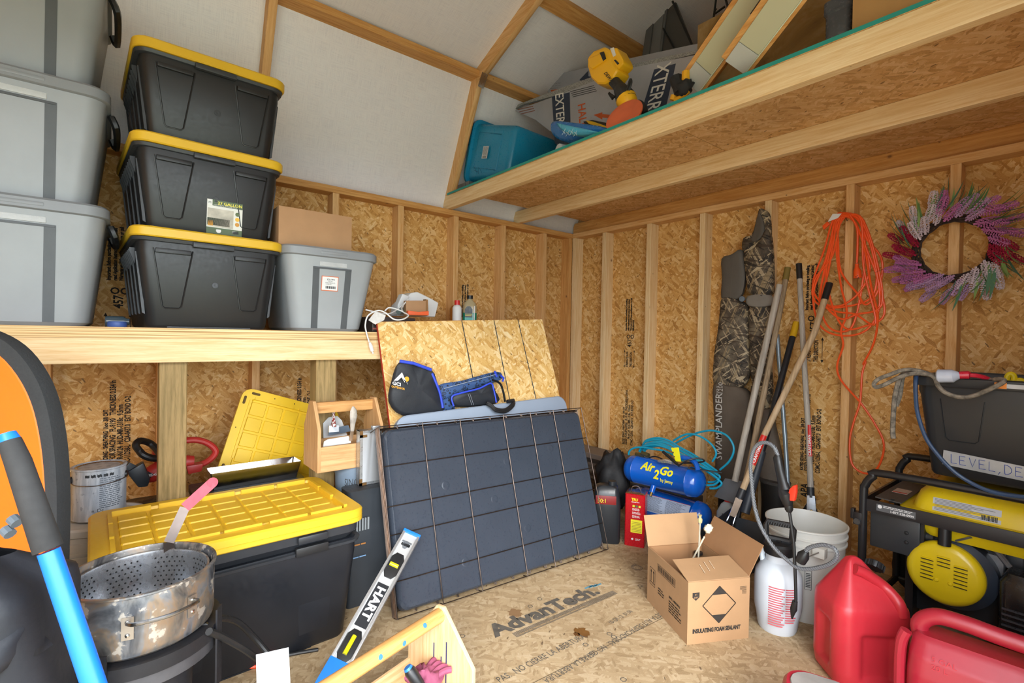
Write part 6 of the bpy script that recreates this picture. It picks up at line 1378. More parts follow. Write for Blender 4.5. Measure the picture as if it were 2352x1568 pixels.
RP = pl('#7c7468', .8, var=.6, nsc=260, bump=.5); yr = -.70
t = thing('rope', 'frayed grey brown braided rope draped over the left corner of the open tote', 'rope', z2(600, 150, yr)); o_ = Vector(t.location)
MB().tube([p-o_ for p in cat([z2(X, Y, y) for X, Y, y in ((1120, 245, -.60), (900, 240, -.62), (760, 195, -.66), (600, 145, yr), (450, 135, yr), (280, 190, -.72), (170, 235, -.73), (125, 285, -.73), (150, 318, -.73), (240, 290, -.73), (380, 220, -.72), (520, 175, -.71), (680, 180, -.70), (770, 220, -.705), (810, 310, -.715), (900, 385, -.72), (1050, 425, -.72), (1200, 405, -.72), (1350, 340, -.72), (1480, 275, -.71), (1500, 240, -.70), (1440, 232, -.68), (1300, 250, -.64), (1150, 250, -.62))], 5)], .0075, 8).done('rope_strand', RP, t)
MB().tube([p-o_ for p in cat([z2(X, Y, y) for X, Y, y in ((560, 160, -.69), (450, 180, -.68), (400, 220, -.67), (352, 400, -.67), (332, 600, -.67), (325, 780, -.67), (332, 860, -.67))], 5)], .0085, 8).tube([p-o_ for p in cat([z2(X, Y, y) for X, Y, y in ((600, 165, -.66), (470, 190, -.65), (430, 230, -.65), (405, 400, -.65), (365, 520, -.655))], 5)], .007, 8).done('rope_strand', RP, t)
t = thing('red_power_lead', 'red extension lead with a clear plug lying across the open tote rim', 'cord', z2(900, 200, -.70)); o_ = Vector(t.location)
MB().tube([z2(795, 200, -.70)-o_, z2(810, 200, -.70)-o_, z2(960, 200, -.70)-o_, z2(1030, 190, -.695)-o_], [.020, .024, .023, .012], 16).done('clear_plug', pl('#b9c2d4', .12, var=.12, nsc=60), t)
MB().tube([z2(1030, 190, -.695)-o_, z2(1130, 188, -.69)-o_, z2(1150, 190, -.69)-o_], [.013, .014, .010], 12).done('red_collar', pl('#c5243c', .3), t)
MB().tube([p-o_ for p in cat([z2(1140, 190, -.69), z2(1240, 200, -.68), z2(1340, 232, -.65), z2(1420, 280, -.60), z2(1470, 330, -.58)], 5)], .0075, 8).done('red_cord', pl('#c5243c', .35), t)
t = thing('yellow_coil', 'bright yellow coiled cord inside the open tote on the generator', 'cord', z2(1600, 260, -.55)); o_ = Vector(t.location)
for k, (dx, dy) in enumerate(((0, 0), (95, 65), (190, 60))):
    MB().tube([p-o_ for p in cat([z2(X+dx, Y+dy, -.55) for X, Y in ((1545, 330), (1535, 230), (1555, 185), (1590, 180), (1612, 215), (1600, 300), (1620, 340))], 5)], .0085, 10).done('coil_loop', pl('#e3c91a', .35), t)
MB().tube([z2(1045, 225, -.62)-o_, z2(1165, 250, -.60)-o_], .008, 8).done('coil_end', pl('#e3c91a', .35), t)
t = thing('blue_black_cable', 'long blue black cable hanging down the front of the open tote', 'cable', z2(600, 600, -.70)); o_ = Vector(t.location)
MB().tube([p-o_ for p in cat([z2(X, Y, y) for X, Y, y in ((640, 175, -.62), (585, 185, -.68), (568, 260, -.71), (568, 400, -.715), (590, 600, -.715), (675, 850, -.715), (800, 1030, -.715), (950, 1190, -.715), (1100, 1300, -.716), (1300, 1400, -.72), (1500, 1455, -.722), (1716, 1480, -.722), (1950, 1500, -.722))], 6)], .0068, 8).done('cable_run', pl('#2e4668', .32, var=.25), t)

# ------------------------------------------------------------------ orange cord on its hook
OR = pl('#f0571c', .38, var=.05); yo = -.118
def z4c(X, Y, y): return at(1780+X/2.904, 380+Y/2.904, y=y)
hook = z4c(478, 345, yo); t = thing('orange_extension_cord', 'orange extension cord hung in loops from a hook on the wall stud', 'cord', hook); o_ = Vector(hook)
rr2 = random.Random(11)
loops = [((330, 560), (240, 800), (330, 930), (480, 940), (640, 870), (690, 700), (640, 500)), ((370, 520), (300, 760), (310, 900), (440, 950), (560, 860), (640, 700), (600, 480)), ((345, 600), (255, 850), (300, 1060), (440, 1140), (600, 1080), (690, 900), (650, 560)),
         ((400, 500), (350, 700), (310, 900), (420, 1010), (560, 1000), (700, 930), (660, 620)), ((360, 640), (290, 900), (360, 1070), (440, 1100), (540, 1050), (600, 760), (590, 500)), ((420, 520), (450, 700), (560, 850), (620, 930), (700, 830), (700, 620), (620, 480)),
         ((350, 700), (380, 950), (480, 1070), (600, 1080), (720, 1000), (690, 760), (610, 520)), ((390, 600), (270, 760), (250, 900), (400, 960), (540, 1000), (660, 1040), (600, 700))]
for k, L_ in enumerate(loops):
    j = lambda: rr2.uniform(-14, 14)
    top1, top2, top3 = (395+6*k, 345+8*(k % 4)), (480, 318+7*(k % 5)), (560+7*(k % 5), 355+8*(k % 3))
    pts = [top2, top1] + [(a+j(), b_+j()) for a, b_ in L_] + [top3]
    MB().tube([p-o_ for p in cat([z4c(a, b_, yo-.004*(k % 4)-.004) for a, b_ in pts], 6, True)], .0050, 7, True).done('cord_loop', OR, t)
MB().tube([p-o_ for p in cat([z4c(a, b_, yo-.012) for a, b_ in ((480, 330), (430, 400), (410, 560), (440, 800), (480, 980), (440, 1100), (455, 1200), (415, 1330), (440, 1430), (560, 1568))] + [at(1800+a/2.041, 800+b_/2.041, y=yo-.01) for a, b_ in ((350, 240), (420, 340), (470, 450), (440, 560), (380, 585), (320, 540), (310, 430), (330, 340), (358, 250), (368, 120), (385, 60))] + [z4c(a, b_, yo-.016) for a, b_ in ((590, 1320), (660, 1180), (685, 1000), (640, 800), (600, 560), (540, 390), (480, 335))], 5)], .0050, 7).done('cord_tail', OR, t)
MB().tube([p-o_ for p in cat([z4c(500, 330, yo-.02), z4c(548, 420, yo-.02), z4c(550, 560, yo-.022), z4c(546, 650, yo-.024)], 4)], .0050, 7).done('cord_tail', OR, t)
MB().tube([z4c(546, 655, yo-.024)-o_, z4c(546, 680, yo-.024)-o_, z4c(550, 700, yo-.024)-o_, z4c(552, 750, yo-.024)-o_], [.008, .009, .0165, .0175], 14).done('socket_end', OR, t)
for a in ((540, 742), (556, 748), (549, 735)): MB().lathe([(.0001, 0), (.0025, 0), (.0001, .0004)], 6, z4c(a[0], a[1], yo-.042)-o_, (0, -1, 0)).done('socket_slot', BLK, t)
MB().prism([z4c(320, 405, yo-.01)-o_, z4c(355, 375, yo-.01)-o_, z4c(372, 390, yo-.01)-o_, z4c(330, 430, yo-.01)-o_], (0, -.012, 0)).done('plug_end', OR, t, bev=.002)
MB().slab(z4c(352, 375, yo-.02)-o_, z4c(420, 350, yo-.02)-o_, z4c(445, 320, yo-.02)-o_, z4c(385, 322, yo-.02)-o_, .0006).done('paper_tag', WHT, t)
MB().tube([p-o_ for p in cat([z4c(472, 345, -.09), z4c(474, 352, yo-.03), z4c(480, 368, yo-.035), z4c(486, 362, yo-.02)], 4)], .002, 6).done('hook', pl('#5a4a36', .4, .8), t)

# ------------------------------------------------------------------ wreath
wc = at(2190, 571, y=-.135); t = thing('wreath', 'round wreath of pink, white and crimson heather spikes hanging on the back wall', 'wreath', wc)
rw = random.Random(5)
TW = pl('#3a2b24', .85, var=.35, nsc=90)
for k in range(14):
    ph = rw.random()*6; r0_ = .132+.010*rw.uniform(-1, 1)
    MB().tube([Vector(((r0_+.009*math.sin(5*a+ph))*math.cos(a), .010*math.cos(4*a+ph)+rw.uniform(-.006, .006), (r0_+.009*math.sin(5*a+ph))*math.sin(a))) for a in [2*PI*i/56 for i in range(56)]], .0036, 5, True).done('twig_ring', TW, t)
def spike_mesh(seed):
    r3 = random.Random(seed); b = MB(); n_ = 92
    for i in range(n_):
        z = .010+.080*((i+.5)/n_)**.95; rad = .0165*math.sin(PI*min(1, max(.05, (z+.010)/.115)))**.6; a = i*2.399+.1*r3.random(); s_ = .0040*(1.0-.25*z/.1)+.0006*r3.random()
        c = Vector((rad*math.cos(a), rad*math.sin(a), z)); vs = [c+Vector(d_)*s_ for d_ in ((1, 0, 0), (-1, 0, 0), (0, 1, 0), (0, -1, 0), (0, 0, 1), (0, 0, -1))]
        b.add(vs, [(0, 2, 4), (2, 1, 4), (1, 3, 4), (3, 0, 4), (2, 0, 5), (1, 2, 5), (3, 1, 5), (0, 3, 5)])
    b.tube([(0, 0, 0), (0, 0, .092)], .005, 5)
    return b
FC = {'pink': pl('#c274ae', .8, var=.25, nsc=120), 'lilac': pl('#c39cc6', .8, var=.2, nsc=120), 'white': pl('#dccdd8', .8, var=.15, nsc=120), 'red': pl('#a3123c', .8, var=.25, nsc=120)}
protos = {c: spike_mesh(len(c)*3+ord(c[0])).done('flower_spike', m, t, ang=20) for c, m in FC.items()}
LFM = [pl('#64905a', .6, var=.2), pl('#88a862', .6, var=.2), pl('#55846a', .6, var=.2)]
lprot = []
for k in range(3):
    L_ = .10+.018*k; b = MB(); P = [Vector((.0, .006*k+.03*(i/8)**2, L_*i/8)) for i in range(9)]; wv = [.0062*math.sin(PI*(.12+.86*i/8)) for i in range(9)]
    vs = [p+Vector((s_*w_, 0, 0)) for p, w_ in zip(P, wv) for s_ in (-1, 1)]; b.add(vs, [(2*i, 2*i+1, 2*i+3, 2*i+2) for i in range(8)])
    lprot.append(b.done('leaf', LFM[k], t, ang=80))
used = set()
def put(o, M_):
    if o.name in used: c = o.copy(); COL.objects.link(c)
    else: c = o; used.add(o.name)
    c.parent = t; c.matrix_local = M_; return c
def frame_at(a, rad, depth, tw, lean, sc_=1.0):
    pos = Vector((rad*math.cos(a), depth, rad*math.sin(a))); dirv = Vector((math.cos(a+tw), lean, math.sin(a+tw))).normalized()
    q = dirv.to_track_quat('Z', 'Y'); return Matrix.Translation(pos) @ q.to_matrix().to_4x4() @ Matrix.Scale(sc_, 4)
def colour(a):
    d_ = math.degrees(a) % 360
    for lim, c in ((12, 'red'), (35, 'pink'), (62, 'pink'), (95, 'lilac'), (112, 'pink'), (158, 'white'), (200, 'red'), (245, 'pink'), (290, 'lilac'), (335, 'white'), (361, 'red')):
        if d_ < lim: return c
n_s = 62
for i in range(n_s):
    a = 2*PI*i/n_s + rw.uniform(-.06, .06); ring_ = i % 3
    put(protos[colour(a)], frame_at(a, (.122, .148, .176)[ring_]+rw.uniform(-.008, .008), -.028-.014*rw.random(), -.65-.35*rw.random()+(.3 if ring_ == 2 else 0), -.25-.2*rw.random(), rw.uniform(.78, 1.08)))
for i in range(140):
    a = rw.random()*2*PI
    put(lprot[i % 3], frame_at(a, rw.uniform(.135, .185), -.03-.035*rw.random(), -.3-.8*rw.random(), rw.uniform(-.45, -.05), rw.uniform(.7, 1.15)))
for o in list(protos.values())+lprot:
    if o.name not in used: bpy.data.objects.remove(o)
for i in range(26):
    a = rw.random()*2*PI; p0_ = Vector((.14*math.cos(a), .0, .14*math.sin(a))); 
    MB().tube(cat([p0_, p0_*1.35+Vector((rw.uniform(-.03, .03), .0, rw.uniform(-.03, .03))), p0_*1.75+Vector((rw.uniform(-.06, .06), -.01, rw.uniform(-.06, .06)))], 4), .0006, 4).done('fine_twig', TW, t)

# ------------------------------------------------------------------ things in the loft
def tote_side(label, c, Lr, Dr, Ax, col, rot):
    t = thing('blue_tote', label, 'storage tote', c, rot=rot); m = pl(col, .3, var=.06)
    rings = [rr(Lr/2-.004, Dr/2-.004, .055, 0), rr(Lr/2, Dr/2, .06, .004), rr(Lr/2, Dr/2, .06, .028), rr(Lr/2-.02, Dr/2-.02, .05, .03), rr(Lr/2-.026, Dr/2-.026, .05, .06), rr(Lr/2-.05, Dr/2-.045, .05, Ax-.04), rr(Lr/2-.06, Dr/2-.055, .045, Ax-.008), rr(Lr/2-.075, Dr/2-.07, .04, Ax)]
    MB().loft(rings).done('body', m, t, ang=50); return t, m
# tipped on its side, opening towards the left wall: local z = tote axis, local x = its long side along the room, local y = up
e_z = Vector((.97, -.0, -.24)).normalized(); e_x = Vector((.10, -1, 0)); e_x = (e_x-e_z*e_x.dot(e_z)).normalized(); e_y = e_z.cross(e_x)
M = Matrix((e_x, e_y, e_z)).transposed().to_4x4()
cR = at(1072, 338, y=-1.0); t, m = tote_side('turquoise blue tote lying on its side in the loft above the corner', (.232, -.985, DK+.250), .47, .41, .41, '#1582b0', M.to_euler())
MB().tube([(.205, -.12, .07), (.207, .10, .07), (.19, .11, .30), (.19, -.10, .30)], .005, 6, True).done('panel_ridge', m, t)
MB().box(.2085, .2095, -.03, .045, .145, .205).done('label', pl('#c6cdd6', .4), t)
for k in range(6): MB().box(.2096, .2099, -.025, .02+.003*(k % 3), .153+.008*k, .155+.008*k).done('label_print', INKB, t)
for k in range(8): MB().box(.2096, .2099, .03, .042, .155+.005*k, .157+.005*k+.001*(k % 2)).done('barcode_line', INKB, t)
for k, (a, b_) in enumerate((((.215, .10, .09), (.213, .13, .12)), ((.215, .12, .09), (.213, .125, .13)), ((.215, .10, .14), (.213, .14, .145)), ((.215, .11, .16), (.213, .135, .18)))): MB().tube([a, b_], .0012, 4).done('marker_scribble', pl('#0e4a70', .6), t)
def L1(px, py, y): return at(px, py, y=y)
t = thing('grey_blocks', 'small grey shrink wrapped blocks under the tipped blue tote', 'blocks', (.22, -1.20, DK))
for i in range(3): MB().box(-.06+.045*i, -.018+.045*i, -.04, .04, 0, .045).done('block', pl('#55575a', .5, var=.2), t, bev=.003)
p = L1(1283, 336, -1.17); t = thing('paper_towel_roll', 'white paper towel roll lying on the loft edge beside the blue tote', 'roll', (p.x, -1.17, DK+.0405))
MB().lathe([(.018, 0), (.040, 0), (.040, .25), (.018, .25)], 24, (0, 0, 0), (.22, 1, 0)).done('paper', pl('#cfd8e2', .7, bump=.2), t); MB().lathe([(.015, -.001), (.0185, -.001), (.0185, .252), (.015, .252)], 16, (0, 0, 0), (.22, 1, 0)).done('cardboard_core', CARD, t)
t = thing('blue_plastic_pack', 'bundle of blue and light blue plastic packs on the loft edge', 'pack', (L1(1330, 300, -1.15).x, -1.12, DK))
o_ = Vector(t.location); BPK = pl('#1a6fc0', .25, var=.2, nsc=14, bump=.2)
def lpk(nm, pts, y, dep, m, bul=.012): 
    P = [L1(a, b_, y)-o_ for a, b_ in pts]; r1 = cat(P, 3, True); c = sum(P, Vector())/len(P)
    return MB().loft([[p+Vector((0, dep, 0)) for p in r1], [c+(p-c)*1.02+Vector((0, dep*.5, 0)) for p in r1], r1, [c+(p-c)*.8+Vector((0, -bul, 0)) for p in r1], [c+(p-c)*.35+Vector((0, -bul*1.3, 0)) for p in r1]]).done(nm, m, t, ang=60)
lpk('blue_pack', [(1265, 290), (1275, 278), (1320, 282), (1380, 290), (1400, 300), (1350, 312), (1300, 324), (1272, 312)], -1.16, .16, BPK)
lpk('light_blue_pack', [(1278, 283), (1300, 287), (1350, 297), (1375, 305), (1340, 312), (1300, 306)], -1.185, .06, pl('#4fb4de', .3, var=.15, nsc=14))
for k in range(4): a = L1(1295+9*k, 303+3*(k % 2), -1.20)-o_; MB().tube(cat([a+Vector((-.014, 0, -.012)), a, a+Vector((.012, 0, .014))], 3), .0016, 4).tube(cat([a+Vector((.01, 0, -.014)), a+Vector((.002, 0, 0)), a+Vector((-.012, 0, .010))], 3), .0014, 4).done('leaf_print', pl('#bfe0f0', .5), t)
t = thing('yellow_black_case', 'thin yellow and black tool pouch behind the blue packs', 'pouch', (L1(1370, 295, -1.05).x, -1.02, DK)); o_ = Vector(t.location)
MB().prism([L1(1338, 278, -1.02)-o_, L1(1360, 275, -1.02)-o_, L1(1400, 283, -1.02)-o_, L1(1412, 297, -1.02)-o_, L1(1400, 306, -1.02)-o_, L1(1350, 300, -1.02)-o_], (0, .07, 0)).done('pouch_body', pl('#1d1d1f', .6), t, bev=.006)
MB().prism([L1(1345, 276, -1.03)-o_, L1(1362, 279, -1.03)-o_, L1(1412, 296, -1.03)-o_, L1(1405, 300, -1.03)-o_, L1(1352, 284, -1.03)-o_], (0, .02, 0)).done('yellow_flap', pl('#e8b81a', .5), t)
# foam boards
def fac(nm, cols): 
    m, nt, b = mat(nm); g = N(nt); co = g.n('ShaderNodeTexCoord').outputs['Object']; 
    g.l(g.ramp(g.vor(co, 220).outputs['Distance'], ((.2, hexc(cols[0])), (.7, hexc(cols[1])))), b.inputs['Base Color']); b.inputs['Roughness'].default_value = .8; return m
FE = fac('foam_edge', ('#6d6f70', '#a3a5a6')); FF = pl('#a9adb8', .32, .25, var=.06, nsc=30, bump=.15); NV = pl('#27364f', .45); ORG = pl('#c4571f', .5)
def board(label, cs, ths, y):
    P = [L1(a, b_, yy) for (a, b_), yy in zip(cs, y)]; c = sum(P, Vector())/len(P); t = thing('foam_board', label, 'board', c, group=None)
    n_ = (P[1]-P[0]).cross(P[2]-P[0]).normalized(); n_ = n_ if n_.dot(CAM-c) > 0 else -n_
    MB().prism([p-c for p in P], -n_*ths).done('foam_core', FE, t, smooth=False); MB().prism([p-c+n_*.0004 for p in P], n_*.0008).done('printed_face', FF, t, smooth=False)
    def on(px, py, k=.002):
        D = at(px, py, d=1)-CAM; tt = (P[0]-CAM).dot(n_)/D.dot(n_); return CAM+D*tt-c+n_*k
    def q(pts, m, nm='printed_band', k=.0016): return MB().prism([on(a, b_, k) for a, b_ in pts], n_*.0003).done(nm, m, t, smooth=False)
    return t, on, q
tb, on2, q2 = board('rear grey foam insulation board with an orange printed strip in the loft', [(1231, 181), (1262, 215), (1300, 300), (1680, 250), (1640, 92)], .026, [-.72]*5)
q2([(1265, 207), (1330, 199), (1322, 207), (1268, 213)], ORG); q2([(1331, 184), (1352, 162), (1352, 175), (1372, 180), (1348, 192)], NV, 'printed_arrow')
for k in range(5): 
    a, b_ = on2(1236+4*k, 186+5*k), on2(1290+3*k, 180+5*k); txt(('No thermal drift - will not', 'lose R-value over time.', 'Environmentally friendly.', 'The GPS foam core is', '100% recyclable.')[k], .020, a, b_-a, Vector((0, .35, 1)), INKB, tb)
txt('R5 per 1" thk', .024, on2(1269, 213), on2(1325, 205)-on2(1269, 213), Vector((0, .3, 1)), WHT, tb)
tf_, on1, q1_ = board('front grey foam insulation board with large navy lettering bands in the loft', [(1183, 254), (1230, 275), (1262, 300), (1330, 330), (1600, 290), (1640, 118), (1430, 160), (1300, 212)], .026, [-.90]*8)
q1_([(1268, 222), (1309, 212), (1312, 330), (1275, 330)], NV); q1_([(1503, 160), (1553, 146), (1518, 300), (1460, 300)], NV)
q1_([(1364, 264), (1384, 258), (1384, 262), (1405, 264), (1405, 272), (1384, 270), (1384, 275)], ORG, 'printed_arrow'); 
MB().prism([on1(1184, 250, .001), on1(1200, 240, .001), on1(1330, 205, .001), on1(1430, 165, .001), on1(1620, 118, .001), on1(1622, 110, .001), on1(1430, 152, .001), on1(1300, 198, .001), on1(1190, 240, .001)], Vector((0, .02, 0))).done('foam_edge', FE, tf_, smooth=False)
dn_ = lambda a, b_: (on1(*b_)-on1(*a))
txt('EXTERRA', .105, on1(1276, 216, .0026), dn_((1290, 216), (1294, 300)), dn_((1275, 260), (1309, 252)), WHT, tf_, sx=.62, off=.001)
txt('XTERRA', .118, on1(1511, 150, .0026), dn_((1528, 150), (1490, 300)), dn_((1485, 220), (1532, 208)), WHT, tf_, sx=.62, off=.001)
txt('HALO', .085, on1(1328, 240, .0026), dn_((1335, 240), (1340, 300)), dn_((1330, 262), (1352, 256)), ORG, tf_, sx=.72, off=.001)
for k in range(3): q1_([(1190+3*k, 251+5*k), (1225+2*k, 243+5*k), (1225+2*k, 245+5*k), (1190+3*k, 253+5*k)], pl('#8a5a4c', .6), 'print_line')
for k in range(4): q1_([(1310+2*k, 212+4*k-2), (1365+2*k, 198+4*k-2), (1365+2*k, 199.5+4*k-2), (1310+2*k, 213.5+4*k-2)], INKB, 'print_line')

# cordless trimmer head
YT = pl('#f2b81c', .38, var=.03)
t = thing('string_trimmer', 'yellow and black cordless trimmer standing tilted in the loft against the foam boards', 'string trimmer', L1(1440, 250, -1.12)); o_ = Vector(t.location)
def tp_(X, Y, y=-1.13): return at(1160+X/4.752, Y/4.752, y=y)-o_
def pz(nm, pts, y, dep, m, bev=.01): return MB().prism([tp_(a, b_, y) for a, b_ in pts], (0, dep, 0)).done(nm, m, t, bev=bev, seg=3)
pz('battery_housing', [(895, 620), (960, 550), (1080, 500), (1130, 540), (1180, 680), (1230, 760), (1150, 880), (1080, 915), (1000, 915), (930, 850), (890, 720)], -1.16, .10, YT, .018)
pz('battery_pack', [(1120, 560), (1150, 520), (1215, 515), (1285, 650), (1290, 690), (1230, 755), (1170, 720)], -1.15, .08, YT, .010)
pz('housing_rib', [(900, 640), (1060, 575), (1100, 650), (950, 750), (920, 730)], -1.168, .012, YT, .004)
pz('badge', [(1030, 575), (1075, 560), (1100, 640), (1070, 665)], -1.1695, .004, BLK, .001); pz('badge', [(1065, 810), (1110, 790), (1175, 850), (1140, 890)], -1.163, .004, YT, .001)
pz('white_label', [(1145, 530), (1185, 515), (1210, 600), (1180, 620)], -1.152, .003, WHT, .001); pz('window', [(1185, 655), (1205, 650), (1245, 690), (1225, 705)], -1.1525, .004, BLK, .001)
txt('DEWALT', .026, tp_(1078, 800, -1.166), tp_(1145, 890, -1.166)-tp_(1078, 800, -1.166), tp_(1110, 780, -1.166)-tp_(1078, 800, -1.166), BLK, t, sx=.95, off=.0006)
MB().tube(cat([tp_(1150, 850), tp_(1220, 920), tp_(1290, 1010), tp_(1330, 1080)], 4), [.026, .025, .025, .026, .026, .027, .028, .03, .032, .034, .036, .037, .038][:13], 14).done('neck', pl('#26282b', .5), t)
MB().tube([tp_(1250, 960), tp_(1310, 1060), tp_(1340, 1110)], [.03, .047, .045], 16).done('motor_cover', pl('#26282b', .5), t); MB().tube([tp_(1320, 1080), tp_(1345, 1130), tp_(1350, 1170)], [.049, .044, .03], 16).done('motor_ring', YT, t)
MB().tube(cat([tp_(1335, 985, -1.17), tp_(1350, 920, -1.17), tp_(1370, 865, -1.17), tp_(1378, 900, -1.17), tp_(1350, 985, -1.17)], 3), .006, 6).tube(cat([tp_(1195, 1060, -1.17), tp_(1150, 1030, -1.17), tp_(1135, 1020, -1.17), (tp_(1175, 1080, -1.17))], 3), .006, 6).done('lock_lever', BLK, t)
MB().tube(cat([tp_(1400, 1150), tp_(1450, 1120), tp_(1500, 1150), tp_(1530, 1210), tp_(1480, 1240)], 4), .014, 8).done('line_guard', BLK, t)
t = thing('orange_disc', 'faded orange plastic disc standing on the loft edge beside the trimmer', 'disc', L1(1436, 254, -1.19)); 
MB().lathe([(.0001, 0), (.085, 0), (.09, .006), (.09, .012), (.07, .016), (.06, .012), (.0001, .012)], 32, (0, 0, -.03), (.15, -1, .5)).done('disc_body', pl('#d86a42', .6, var=.12), t)
# gloves
t = thing('work_gloves', 'black and yellow work gloves bunched under the white boards', 'gloves', L1(1565, 215, -1.18)); o_ = Vector(t.location)
g2 = lambda X, Y, y=-1.2: at(1540+X/5.6, Y/5.6, y=y)-o_
MB().tube(cat([g2(70, 1000), g2(85, 1060), g2(110, 1120), g2(130, 1190)], 3), .026, 10).done('glove_cuff', pl('#232326', .8, bump=.4, nsc=60), t)
MB().tube([g2(200, 920), g2(195, 1020), g2(210, 1110)], .016, 8).tube(cat([g2(235, 1170), g2(180, 1215), g2(110, 1260), g2(55, 1295)], 3), .0095, 8).tube([g2(50, 1225), g2(30, 1290)], .014, 8).done('glove_fingers', pl('#e3a71a', .6), t)
blob('glove_palm', g2(180, 1130), .035, .03, .03, .5, 2, pl('#232326', .8), t, 14, 10)

# white faced boards leaning out of the loft, brown panel, grey shutters
WF = pl('#b9b99e', .45, var=.05, nsc=10)
for lb, bl, br_, tl_, tr_ in (('white faced timber rail, left of the two leaning in the loft', (1577, 186), (1600, 208), (1704, 0), (1757, 0)), ('white faced timber rail, right of the two leaning in the loft', (1674, 143), (1703, 168), (1775, 0), (1833, 0))):
    yb = -1.168 if bl[0] < 1600 else -1.240; a, b_ = L1(bl[0], bl[1], yb), L1(br_[0], br_[1], yb); c, d__ = L1(tl_[0], tl_[1], yb-.10), L1(tr_[0], tr_[1], yb-.10)
    ctr = (a+b_)/2; t = thing('leaning_rail', lb, 'rail', ctr); up_ = ((c+d__)/2-(a+b_)/2).normalized(); sx_ = Vector((1, .0, 0)); sx_ = (sx_-up_*sx_.dot(up_)).normalized(); nn_ = sx_.cross(up_).normalized()
    if nn_.dot(CAM-ctr) < 0: nn_ = -nn_
    wd_ = .088; Lh = 1.0
    def bx_(x0, x1, n0, n1, l0, l1, nm, m, bev=.001): return MB().add([sx_*x+nn_*n+up_*l for x in (x0, x1) for n in (n0, n1) for l in (l0, l1)], [(0, 1, 3, 2), (4, 6, 7, 5), (0, 4, 5, 1), (2, 3, 7, 6), (0, 2, 6, 4), (1, 5, 7, 3)]).done(nm, m, t, bev=bev, seg=1)
    bx_(-wd_/2-.02, wd_/2+.012, -.05, -.004, 0, Lh*.5, 'timber_edge', PINEO); bx_(-wd_/2, wd_/2-.004, -.004, .003, .08, Lh*.5, 'white_face', WF); bx_(-wd_/2, wd_/2-.004, -.004, .003, 0, .078, 'end_block', pl('#b3b6b4', .5, var=.1)); bx_(-wd_/2-.024, -wd_/2-.02, -.035, -.012, .16, Lh*.5, 'dark_strip', pl('#3a2f28', .6)); bx_(wd_/2-.004, wd_/2, -.004, .005, .0, Lh*.5, 'white_bead', pl('#c9d3c0', .4))
t = thing('brown_panel', 'brown stained plywood panel standing behind the white rails in the loft', 'panel', (1.9, -.74, DK))
def stain():
    m, nt, b = mat('stained_plywood'); g = N(nt); co = g.n('ShaderNodeTexCoord').outputs['Object']; a = g.noise(co, 5, 5, .65, .6)
    g.l(g.ramp(a, ((.3, hexc('#6d4f24')), (.5, hexc('#96743d')), (.68, hexc('#b3986a')))), b.inputs['Base Color']); b.inputs['Roughness'].default_value = .7; return m
MB().box(-.32, .62, -.006, .006, 0, .62).done('panel_sheet', stain(), t)
t = thing('grey_shutter', 'pair of dark grey framed panels standing at the back of the loft', 'panel', (1.16, -.42, DK)); GP = pl('#5f6163', .4, var=.1)
for x0 in (.0,): 
    P = [L1(1515, 130, -.42), L1(1532, 0, -.42), L1(1575, 0, -.42), L1(1590, 110, -.42)]
    o_ = Vector(t.location); 
    MB().prism([L1(1473, 140, -.45)-o_, L1(1496, -6, -.45)-o_, L1(1507, -6, -.45)-o_, L1(1489, 136, -.45)-o_], (0, .03, 0)).done('frame_stile', GP, t); MB().prism([L1(1489, 136, -.44)-o_, L1(1507, -6, -.44)-o_, L1(1529, -6, -.44)-o_, L1(1513, 130, -.44)-o_], (0, .02, 0)).done('panel_face', pl('#7b7d80', .35, .3), t)
    MB().prism([L1(1513, 128, -.45)-o_, L1(1531, -6, -.45)-o_, L1(1536, -6, -.45)-o_, L1(1518, 126, -.45)-o_], (0, .03, 0)).done('frame_stile', GP, t); MB().prism([L1(1518, 128, -.44)-o_, L1(1534, -6, -.44)-o_, L1(1545, -10, -.44)-o_, L1(1590, 103, -.44)-o_, L1(1592, 130, -.44)-o_], (0, .015, 0)).done('panel_face', pl('#4c4b4a', .5), t)
    MB().tube([L1(1541, -5, -.46)-o_, L1(1592, 108, -.46)-o_], .006, 5).done('rubber_edge', BLK, t); MB().tube([L1(1523, 65, -.46)-o_, L1(1551, 116, -.46)-o_], .005, 5).done('rubber_edge', BLK, t)
t = thing('wire_stand', 'thin black wire frame standing behind the leaning rails in the loft', 'stand', L1(1645, 60, -.5)); o_ = Vector(t.location)
MB().tube([L1(1634, 80, -.5)-o_, L1(1647, -20, -.5)-o_], .006, 6).tube([L1(1674, 25, -.5)-o_, L1(1662, -20, -.5)-o_], .006, 6).tube([L1(1645, 20, -.5)-o_, L1(1640, 33, -.5)-o_, L1(1665, 15, -.5)-o_], .006, 6).done('wire', BLK, t)
MB().cyl((0, 0, -.02), (0, 0, L1(1634, 80, -.5).z*0+DK-o_.z+.001), .004, 6).done('wire', BLK, t)
t = thing('grey_container', 'rounded grey plastic container poking over the loft edge', 'container', L1(1935, 60, -1.15)); o_ = Vector(t.location); t.location.z = DK
a = at(1930, 5, y=-1.19)
MB().loft([rr(.035, .05, .015, 0), rr(.037, .052, .018, .12), rr(.042, .057, .02, .125), rr(.042, .057, .02, .16), rr(.03, .045, .018, .168)]).done('container_body', pl('#565b63', .25, .2, var=.1), t)
t = thing('cardboard_sheet', 'tan cardboard carton side on the loft edge at the top right', 'box', (at(2050, 20, y=-1.22).x, -1.20, DK))
MB().box(-.10, .20, -.03, .25, 0, .25).done('carton', pl('#b48c58', .8, var=.06), t, bev=.002)

